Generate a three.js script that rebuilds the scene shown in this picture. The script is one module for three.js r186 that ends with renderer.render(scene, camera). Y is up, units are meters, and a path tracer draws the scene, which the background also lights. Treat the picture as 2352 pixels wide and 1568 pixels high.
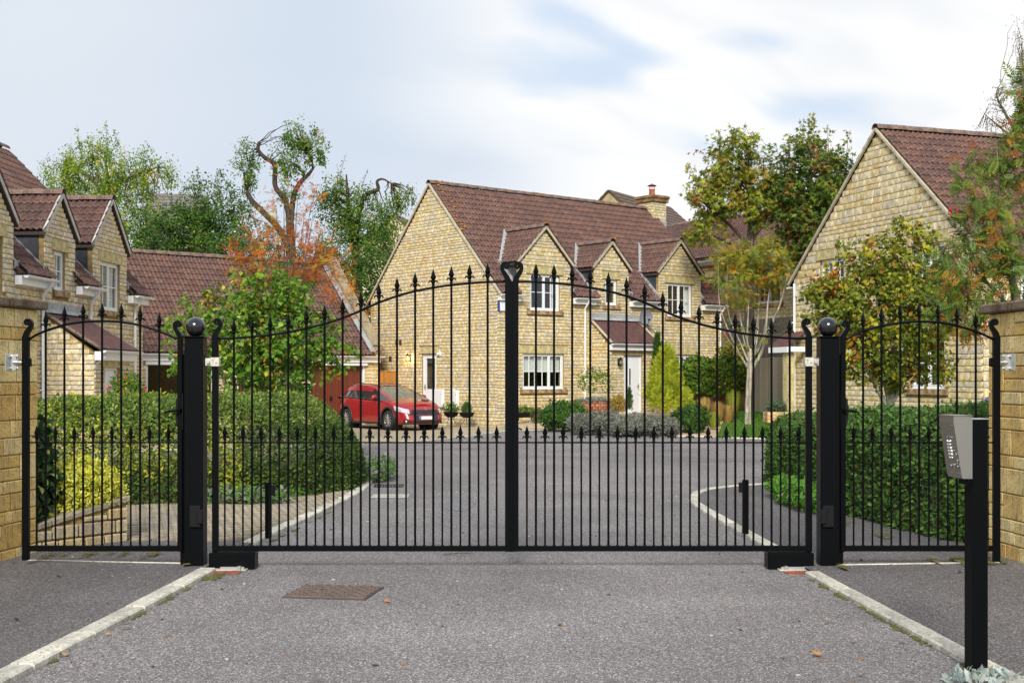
import * as THREE from 'three';
import { mergeGeometries } from 'three/addons/utils/BufferGeometryUtils.js';
import { ConvexGeometry } from 'three/addons/geometries/ConvexGeometry.js';

// ---------- camera, sky, sun, exposure ----------
const scene = new THREE.Scene();
const K = 2850, HX = 1176, HY = 865, EYE = 1.6;          // focal length, centre and horizon in a 2352 x 1568 picture; eye height in metres
const camera = new THREE.PerspectiveCamera(2 * Math.atan(784 / K) * 180 / Math.PI, 1024 / 682, 0.1, 3000);
camera.position.set(0, EYE, 0);
camera.lookAt(0, EYE, -10);
camera.setViewOffset(1024, 682, 0, -(HY - 784) / 1568 * 682, 1024, 682);   // the lens is shifted: upright lines stay upright
scene.add(camera);
const renderer = new THREE.WebGLRenderer({ antialias: true });
renderer.toneMapping = THREE.LinearToneMapping;
renderer.toneMappingExposure = 2.65;
renderer.shadowMap.enabled = true;
renderer.shadowMap.type = THREE.PCFSoftShadowMap;

const rng = (seed) => () => { seed |= 0; seed = seed + 0x6D2B79F5 | 0; let t = Math.imul(seed ^ seed >>> 15, 1 | seed); t = t + Math.imul(t ^ t >>> 7, 61 | t) ^ t; return ((t ^ t >>> 14) >>> 0) / 4294967296; };
const range = (n, f) => Array.from({ length: n }, (_, i) => f(i));
const lerp = (a, b, t) => a + (b - a) * t, clamp = (x, a = 0, b = 1) => Math.min(b, Math.max(a, x));
const ss = (a, b, x) => { const t = clamp((x - a) / (b - a)); return t * t * (3 - 2 * t); };
// lattice noise in three dimensions
function hash3(x, y, z) { let h = Math.imul(x, 374761393) ^ Math.imul(y, 668265263) ^ Math.imul(z, 2147483647 - 1234567); h = Math.imul(h ^ h >>> 13, 1274126177); return ((h ^ h >>> 16) >>> 0) / 4294967296; }
function noise3(x, y, z) {
  const xi = Math.floor(x), yi = Math.floor(y), zi = Math.floor(z), f = (t) => t * t * (3 - 2 * t), u = f(x - xi), v = f(y - yi), w = f(z - zi);
  const L = (a, b, t) => a + (b - a) * t, h = (i, j, k) => hash3(xi + i, yi + j, zi + k);
  return L(L(L(h(0, 0, 0), h(1, 0, 0), u), L(h(0, 1, 0), h(1, 1, 0), u), v), L(L(h(0, 0, 1), h(1, 0, 1), u), L(h(0, 1, 1), h(1, 1, 1), u), v), w);
}
const fbm3 = (x, y, z, o = 4) => { let s = 0, a = 0.5, t = 0; for (let i = 0; i < o; i++) { s += a * noise3(x, y, z); t += a; a *= 0.5; x = x * 2.03 + 5.1; y = y * 2.03 + 1.7; z = z * 2.03 + 9.2; } return s / t; };

{ // a bright, mostly clouded sky with thin blue gaps; computed as air and cloud over the whole globe
  const W = 1536, H = 768, data = new Float32Array(W * H * 4);
  for (let j = 0; j < H; j++) for (let i = 0; i < W; i++) {
    const ph = ((i + 0.5) / W - 0.5) * 2 * Math.PI, th = ((j + 0.5) / H - 0.5) * Math.PI;
    const x = Math.cos(th) * Math.cos(ph), y = Math.sin(th), z = Math.cos(th) * Math.sin(ph);
    const az = Math.atan2(x, -z) * 180 / Math.PI, el = th * 180 / Math.PI;
    const k = 1 / (Math.max(y, 0) + 0.22), px = x * k, pz = -z * k;
    const wx = fbm3(px * 1.6 + 3, pz * 1.6, 2.5, 3) - 0.5, wz = fbm3(px * 1.6, pz * 1.6 + 7, 8.5, 3) - 0.5;
    const q = 0.8 * px + 0.6 * pz, r = -0.6 * px + 0.8 * pz;                 // clouds drawn out along one direction
    const c = fbm3(q * 1.1 + wx * 1.3 + 11, r * 2.6 + wz * 1.3, 4.2, 6);
    const veil = fbm3(px * 0.8 + 20, pz * 0.8 + wx, 1.1, 4);
    // the high sheet thins out towards a seam; beyond it broken white cloud
    const sheet = 1 - ss(-11, 5, az - (el - 6) * 0.18 + wx * 14) * (1 - ss(60, 120, Math.abs(az)));
    const gap = (a, e, sa, se) => Math.exp(-(((az - a) / sa) ** 2) - (((el - e) / se) ** 2));
    const blue = 0.24 * gap(1.6, 15.0, 3.8, 4.0) + 0.26 * gap(5, 14, 2.2, 0.9) + 0.30 * gap(12, 15, 4.5, 1.0) + 0.22 * gap(14.5, 12, 3, 0.8) + 0.20 * gap(16.5, 17, 3.5, 1.1) - 0.25 * gap(3.5, 10.5, 4, 2.4);
    let cover = clamp(ss(0.30, 0.50, c + 0.17 - blue * 0.8 + (fbm3(q * 4 + 3 + wx * 2, r * 9 + wz * 3, 2.2, 5) - 0.5) * 0.40));
    cover = lerp(cover, 0.9, sheet);
    const sky = [0.36, 0.58, 0.94].map((v, n) => lerp([0.80, 0.88, 0.97][n], v, ss(0, 55, el) * 0.85 + 0.12));
    const shadeTone = ss(0.42, 0.70, fbm3(q * 2.2 + 31 + wx, r * 6 + wz * 2, 6.6, 6));
    const white = [1.06, 1.06, 1.06], grey = [0.80, 0.845, 0.90];
    const broken = white.map((v, n) => lerp(v, grey[n], shadeTone * 0.5));
    const flat = [0.61, 0.71, 0.86].map((v, n) => lerp(v, [0.82, 0.86, 0.915][n], clamp(veil * 0.9 - 0.25 + ss(-4, -22, az) * 0.6)));
    const cloud = broken.map((v, n) => lerp(v, flat[n], sheet));
    const low = ss(10, 1, el) * 0.5;
    const o = (j * W + i) * 4;
    for (let n = 0; n < 3; n++) {
      let v = lerp(sky[n], cloud[n], cover);
      v = lerp(v, [0.95, 0.97, 1.0][n], low * (1 - sheet * 0.5));
      if (y < 0) v = lerp(v, [0.20, 0.19, 0.17][n], ss(0, -6, el));
      data[o + n] = v * 0.372;
    }
    data[o + 3] = 1;
  }
  const tex = new THREE.DataTexture(data, W, H, THREE.RGBAFormat, THREE.FloatType);
  tex.mapping = THREE.EquirectangularReflectionMapping; tex.magFilter = THREE.LinearFilter; tex.minFilter = THREE.LinearFilter; tex.needsUpdate = true;
  scene.background = tex; scene.environment = tex;
}
const sun = new THREE.DirectionalLight(new THREE.Color(1, 0.955, 0.88), 1.5);     // a veiled sun behind the camera
sun.position.set(-5, 35, 30); sun.target.position.set(0, 0, -22);
sun.castShadow = true; sun.shadow.radius = 32; sun.shadow.mapSize.set(2048, 2048);
Object.assign(sun.shadow.camera, { left: -45, right: 45, top: 45, bottom: -45, near: 1, far: 160 });
scene.add(sun, sun.target);

// ---------- small helpers ----------
const V3 = THREE.Vector3, v3 = (x, y, z) => new THREE.Vector3(x, y, z);
const at = (px, py, d) => v3((px - HX) / K * d, EYE - (py - HY) / K * d, -d);     // a point of the place: d metres away, seen at (px, py) of the photograph
const gd = (px, py, y = 0) => at(px, py, K * (EYE - y) / (py - HY));              // the same on the ground
const lin = (r, g, b) => new THREE.Color().setRGB(r, g, b);
const col = (c) => (Array.isArray(c) ? lin(...c) : new THREE.Color(c));
// a map carries only the variation round its own mean: the colour given here is the mean reflectance
function mat(color, rough = 0.8, o = {}) { const k = o.map ? 1 / o.map.userData.mean : 1; return new THREE.MeshPhysicalMaterial({ color: col(color).multiplyScalar(k), roughness: rough, metalness: 0, ...o }); }

const taken = new Map();
function numbered(name) { const n = taken.get(name) ?? 0; taken.set(name, n + 1); return n ? `${name}_${String(n).padStart(3, '0')}` : name; }
function tag(o, label, category, group, kind) { o.userData.label = label; if (category) o.userData.category = category; if (group) o.userData.group = group; if (kind) o.userData.kind = kind; return o; }
function thing(name, label, category, p = [0, 0, 0], turn = 0, group) {
  const o = new THREE.Group(); o.name = numbered(name); scene.add(o);
  o.position.set(...(p.isVector3 ? p.toArray() : p)); o.rotation.y = turn;
  return tag(o, label, category, group);
}
function structure(name, label, category) { const o = new THREE.Group(); o.name = numbered(name); scene.add(o); return tag(o, label, category, null, 'structure'); }
function shade(m) { m.castShadow = true; m.receiveShadow = true; return m; }
function part(parent, name, geo, material, label) { const m = shade(new THREE.Mesh(geo, material)); m.name = name; parent.add(m); if (label) m.userData.label = label; return m; }

const chamferCache = new Map();
function chamferBox(w, h, d, c = 0.006) {
  const key = [w, h, d, c].map((v) => v.toFixed(4)).join();
  if (!chamferCache.has(key)) {
    const p = [], cc = Math.min(c, w / 3, h / 3, d / 3);
    for (const sx of [-1, 1]) for (const sy of [-1, 1]) for (const sz of [-1, 1])
      p.push(v3(sx * w / 2, sy * (h / 2 - cc), sz * (d / 2 - cc)), v3(sx * (w / 2 - cc), sy * h / 2, sz * (d / 2 - cc)), v3(sx * (w / 2 - cc), sy * (h / 2 - cc), sz * d / 2));
    chamferCache.set(key, uvBox(new ConvexGeometry(p)));
  }
  return chamferCache.get(key);
}
// uv in metres, each triangle from the side it faces
function uvBox(g) {
  if (g.index) g = g.toNonIndexed();
  const p = g.attributes.position, n = p.count, uv = new Float32Array(n * 2), a = new V3(), b = new V3(), c = new V3(), e = new V3();
  for (let i = 0; i < n; i += 3) {
    a.fromBufferAttribute(p, i); b.fromBufferAttribute(p, i + 1); c.fromBufferAttribute(p, i + 2);
    e.crossVectors(b.clone().sub(a), c.clone().sub(a));
    const x = Math.abs(e.x), y = Math.abs(e.y), z = Math.abs(e.z);
    [a, b, c].forEach((q, k) => { const [s, t] = z >= x && z >= y ? [q.x, q.y] : x >= y ? [q.z, q.y] : [q.x, q.z]; uv[(i + k) * 2] = s; uv[(i + k) * 2 + 1] = t; });
  }
  g.setAttribute('uv', new THREE.BufferAttribute(uv, 2));
  return g;
}
const UP = v3(0, 1, 0);
function frameOf(dir, hint = UP) {   // matrix whose y axis is dir
  const y = dir.clone().normalize(); let x = new V3().crossVectors(hint, y); if (x.lengthSq() < 1e-8) x = new V3().crossVectors(v3(1, 0, 0), y); x.normalize();
  return new THREE.Matrix4().makeBasis(x, y, new V3().crossVectors(x, y));
}
const T = (x, y, z) => new THREE.Matrix4().makeTranslation(x, y, z);
function taperTube(pts, radii, sides = 6, cap = true) {
  const pos = [], idx = [], n = pts.length; let ref = null;
  for (let i = 0; i < n; i++) {
    const t = (i < n - 1 ? pts[i + 1].clone().sub(pts[i]) : pts[i].clone().sub(pts[i - 1])); if (i && i < n - 1) t.add(pts[i].clone().sub(pts[i - 1])); t.normalize();
    if (!ref) { ref = Math.abs(t.y) < 0.9 ? v3(0, 1, 0) : v3(1, 0, 0); ref.cross(t).normalize(); } else { ref.addScaledVector(t, -ref.dot(t)).normalize(); }
    const bi = new V3().crossVectors(t, ref), r = Array.isArray(radii) ? radii[i] : lerp(radii, radii * 0.3, i / (n - 1));
    for (let k = 0; k < sides; k++) { const a = k / sides * 2 * Math.PI; pos.push(pts[i].x + r * (Math.cos(a) * ref.x + Math.sin(a) * bi.x), pts[i].y + r * (Math.cos(a) * ref.y + Math.sin(a) * bi.y), pts[i].z + r * (Math.cos(a) * ref.z + Math.sin(a) * bi.z)); }
  }
  for (let i = 0; i < n - 1; i++) for (let k = 0; k < sides; k++) { const a = i * sides + k, b = i * sides + (k + 1) % sides; idx.push(a, b, a + sides, b, b + sides, a + sides); }
  if (cap) for (const e of [0, n - 1]) for (let k = 1; k < sides - 1; k++) { const s = e * sides; e ? idx.push(s, s + k, s + k + 1) : idx.push(s, s + k + 1, s + k); }
  const g = new THREE.BufferGeometry(); g.setAttribute('position', new THREE.Float32BufferAttribute(pos, 3)); g.setIndex(idx); g.computeVertexNormals(); return g;
}
class MB {   // collects shapes of ONE part and joins them
  constructor() { this.g = []; }
  add(geo, m) {
    let g = geo.index ? geo.toNonIndexed() : geo.clone();
    for (const k of Object.keys(g.attributes)) if (!['position', 'normal'].includes(k)) g.deleteAttribute(k);
    if (!g.attributes.normal) g.computeVertexNormals();
    if (m) g.applyMatrix4(m); this.g.push(g); return this;
  }
  box(w, h, d, x = 0, y = 0, z = 0, c = 0.004, ry = 0) { return this.add(chamferBox(w, h, d, c), T(x, y, z).multiply(new THREE.Matrix4().makeRotationY(ry))); }
  rod(a, b, r, sides = 8, r2 = r) { const d = b.clone().sub(a); return this.add(new THREE.CylinderGeometry(r2, r, d.length(), sides), T(...a.clone().add(b).multiplyScalar(0.5).toArray()).multiply(frameOf(d))); }
  bar(a, b, w, t, hint = UP, c = 0.004) { const d = b.clone().sub(a); return this.add(chamferBox(w, d.length(), t, c), T(...a.clone().add(b).multiplyScalar(0.5).toArray()).multiply(frameOf(d, hint))); }
  tube(pts, r, sides = 6) { return this.add(taperTube(pts, r, sides)); }
  lathe(pts, sides, m) { return this.add(new THREE.LatheGeometry(pts.map(([x, y]) => new THREE.Vector2(x, y)), sides), m); }
  sphere(r, x, y, z, s = 12) { return this.add(new THREE.SphereGeometry(r, s, Math.max(6, s / 2 | 0)), T(x, y, z)); }
  geo() { return uvBox(mergeGeometries(this.g)); }
  build(parent, name, material, label) { return part(parent, name, this.geo(), material, label); }
}
function prism(poly, depth, holes = []) {   // outline in x, y; from z = -depth to z = 0
  const s = new THREE.Shape(poly.map(([x, y]) => new THREE.Vector2(x, y)));
  for (const h of holes) s.holes.push(new THREE.Path(h.map(([x, y]) => new THREE.Vector2(x, y))));
  const g = new THREE.ExtrudeGeometry(s, { depth, bevelEnabled: false }); g.translate(0, 0, -depth); return uvBox(g);
}
// pieces that can be told apart: the largest in the picture are meshes of their own, the rest one mass
const camSpace = new V3();
function pieces(parent, name, massName, geos, mats, colors, massMat, list, most = 300, hidden = null) {
  parent.updateWorldMatrix(true, false);
  for (const q of list) {
    camSpace.setFromMatrixPosition(q.m).applyMatrix4(parent.matrixWorld);
    const d = -camSpace.z, px = HX + camSpace.x / d * K, py = HY + (EYE - camSpace.y) / d * K;
    const seen = d > 0.5 && px > 0 && px < 2352 && py > 0 && py < 1568 && !(hidden && hidden(px, py));
    q.rank = (q.size ?? 1) / d * (seen ? 1 : 0.001);
  }
  list.sort((a, b) => b.rank - a.rank);
  const own = list.slice(0, most), rest = list.slice(most);
  for (const q of own) { const m = shade(new THREE.Mesh(geos[q.k % geos.length], mats[q.c % mats.length])); m.name = name; q.m.decompose(m.position, m.quaternion, m.scale); parent.add(m); }
  if (rest.length) {
    const im = shade(new THREE.InstancedMesh(geos[0], massMat, rest.length)); im.name = massName; im.userData.kind = 'stuff';
    rest.forEach((q, i) => { im.setMatrixAt(i, q.m); im.setColorAt(i, colors[q.c % colors.length]); });
    parent.add(im);
  }
}

// ---------- textures ----------
function tex(size, f, srgb = true, rep = 1) {
  const d = new Uint8Array(size * size * 4);
  for (let y = 0; y < size; y++) for (let x = 0; x < size; x++) { const c = f(x / size, y / size, x, y), o = (y * size + x) * 4; const a = Array.isArray(c) ? c : [c, c, c]; for (let k = 0; k < 3; k++) d[o + k] = clamp(a[k]) * 255; d[o + 3] = 255; }
  const t = new THREE.DataTexture(d, size, size); t.wrapS = t.wrapT = THREE.RepeatWrapping; t.magFilter = THREE.LinearFilter; t.minFilter = THREE.LinearMipmapLinearFilter; t.generateMipmaps = true;
  let sum = 0; for (let i = 0; i < d.length; i += 4) { const v = (d[i] + d[i + 1] + d[i + 2]) / 765; sum += srgb ? v ** 2.2 : v; } t.userData = { mean: sum / (d.length / 4) };
  if (srgb) t.colorSpace = THREE.SRGBColorSpace; t.repeat.set(rep, rep); t.needsUpdate = true; return t;
}
function tileNoise(n, f, seed, oct = 4) {   // n x n values, repeating, 0..1
  const out = new Float32Array(n * n); let amp = 1, tot = 0;
  for (let o = 0; o < oct; o++) {
    const R = rng(seed * 77 + o), g = new Float32Array(f * f).map(() => R());
    for (let y = 0; y < n; y++) for (let x = 0; x < n; x++) {
      const u = x / n * f, v = y / n * f, i = u | 0, j = v | 0, a = u - i, b = v - j, s = a * a * (3 - 2 * a), t = b * b * (3 - 2 * b), i1 = (i + 1) % f, j1 = (j + 1) % f;
      out[y * n + x] += amp * lerp(lerp(g[j * f + i], g[j * f + i1], s), lerp(g[j1 * f + i], g[j1 * f + i1], s), t);
    }
    tot += amp; amp *= 0.55; f *= 2; if (f > n) break;
  }
  return out.map((v) => v / tot);
}
function dots(n, count, r0, r1, seed, pick) {   // stones of an aggregate, repeating
  const a = new Float32Array(n * n).fill(-1), R = rng(seed);
  for (let k = 0; k < count; k++) {
    const cx = R() * n, cy = R() * n, r = lerp(r0, r1, R() ** 2), v = pick(R), sq = 0.7 + R() * 0.6;
    for (let y = Math.floor(cy - r); y <= cy + r; y++) for (let x = Math.floor(cx - r); x <= cx + r; x++) if (((x - cx) * sq) ** 2 + ((y - cy) / sq) ** 2 < r * r) a[((y + n) % n) * n + (x + n) % n] = v;
  }
  return a;
}
const N512 = tileNoise(512, 8, 1, 6), M512 = tileNoise(512, 5, 2, 5), F512 = tileNoise(512, 64, 3, 3);
const TX = {};
{
  const n = 1024, st = dots(n, 32000, 1.1, 3.8, 5, (R) => { const v = R(); return v > 0.94 ? 0.95 + R() * 0.05 : v < 0.12 ? 0.42 + R() * 0.1 : 0.60 + R() * 0.26; });
  const grain = tileNoise(n, 128, 9, 3);
  const lum = (x, y) => { const i = y * n + x, s = st[i]; return (s < 0 ? 0.46 : s) * 0.92 + (grain[i] - 0.5) * 0.24 + 0.02; };
  TX.asphalt = tex(n, (u, v, x, y) => { const l = lum(x, y), w = grain[((y + 300) % n) * n + (x + 117) % n] - 0.5; return [l + w * 0.04 + 0.005, l, l - w * 0.03 + 0.005]; }, true, 1 / 1.55);
  TX.asphaltBump = tex(n, (u, v, x, y) => lum(x, y), false, 1 / 1.55);
  const pick = (a) => (x, y) => a[(y % 512) * 512 + x % 512];
  const N = pick(N512), M = pick(M512), F = pick(F512);
  TX.stone = tex(512, (u, v, x, y) => { const a = N(x, y), b = M(x, y), f = F(x, y), pit = f < 0.30 ? 0.8 : 1; const l = (0.78 + (a - 0.5) * 0.36 + (b - 0.5) * 0.28 + (f - 0.5) * 0.22) * pit + 0.04; return [l, l * lerp(0.95, 1.02, a), l * lerp(0.86, 1.06, a)]; }, true, 1.6);
  TX.stoneBump = tex(512, (u, v, x, y) => N(x, y) * 0.6 + F(x, y) * 0.4, false, 1.6);
  TX.sawn = tex(512, (u, v, x, y) => { const a = N(x, y), b = M(x, y), f = F(x, (y >> 3) % 512), sp = F(x, y); const l = 0.83 + (a - 0.5) * 0.24 + (b - 0.5) * 0.20 - (sp < 0.31 ? 0.26 : 0) - (f < 0.34 && a < 0.5 ? 0.18 : 0); return [l, l * 0.985, l * lerp(0.84, 1.0, b)]; }, true, 1.3);
  TX.tile = tex(512, (u, v, x, y) => { const a = N(x, y), f = F(x, y), m = M(x, y); let l = 0.66 + (a - 0.5) * 0.5 + (f - 0.5) * 0.25; const c = [l, l * 0.98, l * 0.97]; if (f > 0.70 && m > 0.42) return [0.98, 0.95, 0.93]; return c; }, true, 1.1);
  TX.tileBump = tex(512, (u, v, x, y) => F(x, y), false, 1.1);
  TX.concrete = tex(512, (u, v, x, y) => { const l = 0.84 + (N(x, y) - 0.5) * 0.36 + (F(x, y) - 0.5) * 0.26 - (F((x + 91) % 512, (y + 40) % 512) < 0.27 ? 0.3 : 0); return [l, l * 0.985, l * 0.95]; }, true, 1.2);
  TX.wood = tex(512, (u, v, x, y) => { const g = N(x, (y >> 4) % 512), h = F((x * 3) % 512, (y >> 5) % 512); const l = 0.74 + (g - 0.5) * 0.55 + (h - 0.5) * 0.3; return [l, l * 0.97, l * 0.94]; }, true, 1.3);
  TX.bark = tex(512, (u, v, x, y) => { const g = N((x * 2) % 512, (y >> 2) % 512), l = 0.72 + (g - 0.5) * 0.8 + (F(x, y) - 0.5) * 0.3; return [l, l * 0.98, l * 0.94]; }, true, 2);
  TX.fine = tex(256, (u, v, x, y) => F(x * 2, y * 2), false, 3);
  TX.rust = tex(512, (u, v, x, y) => { const a = N(x, y), f = F(x, y); const l = 0.72 + (a - 0.5) * 0.7 + (f - 0.5) * 0.35; return [l, l * lerp(0.80, 1, a), l * lerp(0.72, 1, a)]; }, true, 1.5);
  TX.gravel = (() => { const s = dots(512, 9000, 1.5, 5, 15, (R) => 0.45 + R() * 0.5); return tex(512, (u, v, x, y) => { const l = s[y * 512 + x] < 0 ? 0.35 : s[y * 512 + x]; return [l, l * 0.95, l * 0.86]; }, true, 1 / 1.2); })();
  TX.paving = tex(512, (u, v, x, y) => { const row = (v * 10) | 0, e = Math.abs((v * 10) % 1 - 0.5), c = Math.abs(((u * 5 + (row % 2) * 0.5) % 1) - 0.5); const joint = e > 0.44 || c > 0.47; const t = hash3(((u * 5 + (row % 2) * 0.5) | 0) % 5, row, 3); const l = joint ? 0.45 : 0.74 + (t - 0.5) * 0.2 + (F(x, y) - 0.5) * 0.24; return [l, l * 0.98, l * 0.92]; }, true, 1);
}
const with_ = (map, bump, bumpScale, o = {}) => ({ map: TX[map], ...(bump ? { bumpMap: TX[bump], bumpScale } : {}), ...o });
const MT = {
  black: mat([0.0035, 0.0040, 0.0048], 0.34, { bumpMap: TX.fine, bumpScale: 0.0003, specularIntensity: 0.16 }),
  blackMatt: mat([0.010, 0.010, 0.011], 0.5, { specularIntensity: 0.3 }),
  steel: mat([0.40, 0.375, 0.335], 0.48, { metalness: 1, bumpMap: TX.fine, bumpScale: 0.0005 }),
  galv: mat([0.60, 0.61, 0.60], 0.40, { metalness: 0.9, bumpMap: TX.fine, bumpScale: 0.0006 }),
  upvc: mat([0.80, 0.81, 0.82], 0.32),
  glass: mat([0.93, 0.96, 0.95], 0.02, { transmission: 1, thickness: 0, ior: 1.5 }),
  lead: mat([0.040, 0.046, 0.060], 0.55, with_('concrete', 'fine', 0.001)),
  leadPale: mat([0.34, 0.36, 0.39], 0.6, with_('concrete', 'fine', 0.001)),
  mortar: mat([0.33, 0.235, 0.10], 0.95, with_('stone', 'stoneBump', 0.004)),
  dressed: mat([0.47, 0.405, 0.235], 0.9, with_('sawn', 'stoneBump', 0.002)),
  sill: mat([0.26, 0.22, 0.125], 0.92, with_('rust', 'stoneBump', 0.003)),
  verge: mat([0.46, 0.42, 0.33], 0.9, with_('concrete', 'stoneBump', 0.003)),
  roofDeck: mat([0.06, 0.04, 0.035], 0.95),
  blind: mat([0.78, 0.77, 0.74], 0.9),
  dark: mat([0.03, 0.03, 0.03], 0.9),
  room: mat([0.20, 0.185, 0.16], 0.9),
  concrete: mat([0.45, 0.43, 0.385], 0.9, with_('concrete', 'stoneBump', 0.003)),
  bark: mat([0.16, 0.125, 0.09], 0.95, with_('bark', 'stoneBump', 0.01)),
  darkBark: mat([0.055, 0.040, 0.032], 0.95, with_('bark', 'stoneBump', 0.01)),
  paleBark: mat([0.37, 0.345, 0.29], 0.9, with_('bark', 'stoneBump', 0.006)),
  greyBark: mat([0.20, 0.18, 0.14], 0.9, with_('bark', 'stoneBump', 0.008)),
  twig: mat([0.13, 0.10, 0.075], 0.95),
  core: mat([0.13, 0.105, 0.07], 1, with_('bark')),
  soil: mat([0.075, 0.055, 0.038], 1, with_('gravel', 'stoneBump', 0.01)),
  terracotta: mat([0.33, 0.10, 0.055], 0.85, with_('rust', null)),
};
const leafMat = (o = {}) => mat([1, 1, 1], 0.95, { side: THREE.DoubleSide, transmission: 0.38, thickness: 0, specularIntensity: 0.25, ...o });

// ---------- ground ----------
const groundY = (x, d) => -0.12 * ss(23, 37, d) * ss(1.5, -3, x);
function sheet(rows, material, tint = null) {   // a grid of points as one surface, uv in metres
  const R = rows.length, C = rows[0].length, pos = [], uv = [], colr = [], idx = [];
  for (const r of rows) for (const p of r) { pos.push(p.x, p.y, p.z); uv.push(p.x, p.z); if (tint) colr.push(...tint(p)); }
  for (let j = 0; j < R - 1; j++) for (let i = 0; i < C - 1; i++) { const a = j * C + i; idx.push(a, a + C, a + 1, a + 1, a + C, a + C + 1); }
  const g = new THREE.BufferGeometry(); g.setAttribute('position', new THREE.Float32BufferAttribute(pos, 3)); g.setAttribute('uv', new THREE.Float32BufferAttribute(uv, 2)); if (tint) g.setAttribute('color', new THREE.Float32BufferAttribute(colr, 3));
  g.setIndex(idx); g.computeVertexNormals();
  if (g.attributes.normal.getY(0) < 0) { g.setIndex(idx.reverse()); g.computeVertexNormals(); }
  const m = shade(new THREE.Mesh(g, material)); return m;
}
function grid(x0, x1, d0, d1, step, y) { const rows = []; for (let d = d0; d <= d1 + 1e-6; d += step) { const r = []; for (let x = x0; x <= x1 + 1e-6; x += step) r.push(v3(x, y(x, d), -d)); rows.push(r); } return rows; }
function setting(mesh, name, label) { mesh.name = numbered(name); scene.add(mesh); return tag(mesh, label, null, null, 'structure'); }
const grassTex = tex(512, (u, v, x, y) => { const a = N512[y * 512 + x], f = F512[y * 512 + x]; const l = 0.6 + (a - 0.5) * 0.4 + (f - 0.5) * 0.6; return [l * 0.9, l, l * 0.6]; }, true, 0.9);
{
  const rows = []; for (let j = -4; j <= 24; j++) { const r = []; for (let i = -14; i <= 14; i++) r.push(v3(i * 60, -0.7, 120 - (j + 4) * 60)); rows.push(r); }
  setting(sheet(rows, mat([0.09, 0.11, 0.04], 1, { map: grassTex })), 'ground', 'wide green land under and behind the houses');
  // tarmac: worn and stained in patches
  const tarmac = mat([0.252, 0.238, 0.229], 0.86, { map: TX.asphalt, bumpMap: TX.asphaltBump, bumpScale: 0.004, vertexColors: true });
  const wear = (p) => {
    const a = fbm3(p.x * 0.9 + 40, 1.5, p.z * 0.9, 5), b = fbm3(p.x * 3.4, 7.5, p.z * 3.4 + 9, 3), t = Math.abs(p.x) < 2.6 ? 1 : 0.97;
    let l = 0.80 + (a - 0.5) * 0.75 + (b - 0.5) * 0.26; l *= t;
    return [l * 1.0, l * 0.985, l * 0.98];
  };
  setting(sheet(grid(-13, 16, -5, 46, 0.25, groundY), tarmac, wear), 'road', 'grey worn tarmac drive running through the gates');
  const dark = mat([0.165, 0.156, 0.152], 0.9, { map: TX.asphalt, bumpMap: TX.asphaltBump, bumpScale: 0.004, vertexColors: true });
  // pavements beside the drive, a low step above it
  const lift = 0.03;
  const ribbon = (left, right, n = 14) => left.map((a, i) => { const b = right[i], r = []; for (let k = 0; k <= n; k++) r.push(v3(lerp(a[0], b[0], k / n), lift, -lerp(a[1], b[1], k / n))); return r; });
  const fine = (pts, n) => { const o = []; for (let i = 0; i < pts.length - 1; i++) for (let k = 0; k < n; k++) o.push([lerp(pts[i][0], pts[i + 1][0], k / n), lerp(pts[i][1], pts[i + 1][1], k / n)]); o.push(pts.at(-1)); return o; };
  setting(sheet(ribbon(fine([[-6.5, 1], [-5.2, 7], [-4.6, 11.9]], 12), fine([[-2.90, 1], [-2.68, 6.6], [-2.46, 11.9]], 12)), dark, wear), 'pavement', 'dark tarmac pavement in front of the gate by the stone wall with the yellow shrub behind');
  setting(sheet(ribbon(fine([[2.80, 1], [2.58, 7], [2.42, 10.2], [2.40, 12], [2.30, 14.5], [2.29, 15.9], [2.58, 17.1], [3.3, 17.9]], 5), fine([[7.5, 1], [5.4, 7], [4.9, 10.2], [4.7, 12], [4.4, 14.5], [4.3, 15.9], [4.2, 17.4], [4.1, 18.2]], 5)), dark, wear), 'pavement', 'dark tarmac pavement by the clipped hedge and the entry phone post');

  // kerbs, laid from single stones
  function kerb(name, label, inner, w, len, seed, h = 0.038) {
    const g = structure(name, label), R = rng(seed), curve = new THREE.CatmullRomCurve3(inner.map(([x, d]) => v3(x, 0, -d)), false, 'catmullrom', 0.1), total = curve.getLength(), n = Math.round(total / len);
    const tones = [0.9, 1, 1.08].map((t) => mat([0.54 * t, 0.525 * t, 0.48 * t], 0.88, with_('concrete', 'stoneBump', 0.003)));
    for (let i = 0; i < n; i++) {
      const a = curve.getPointAt(i / n), b = curve.getPointAt((i + 1) / n), d = b.clone().sub(a), side = v3(-d.z, 0, d.x).normalize().multiplyScalar(w / 2), c = a.clone().add(b).multiplyScalar(0.5).add(side);
      const m = part(g, 'kerbstone', chamferBox(Math.abs(w) + (R() - 0.5) * 0.006, h + 0.12, d.length() - 0.006, 0.011), tones[R() * 3 | 0]);
      m.position.set(c.x, (h - 0.12) / 2 + (R() - 0.5) * 0.006 + groundY(c.x, -c.z), c.z); m.rotation.set((R() - 0.5) * 0.006, Math.atan2(d.x, d.z), (R() - 0.5) * 0.02);
    }
    return g;
  }
  kerb('kerb', 'pale concrete kerb leading to the gate post with the yellow shrub behind', [[-2.80, 2.5], [-2.62, 6.5], [-2.49, 8.7], [-2.42, 10.15]], -0.14, 0.88, 21);
  kerb('kerb', 'pale mossy kerb leading past the entry phone post to the gate', [[2.72, 2.5], [2.52, 6.9], [2.44, 8.4], [2.36, 10.0]], 0.125, 0.88, 22);
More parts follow.
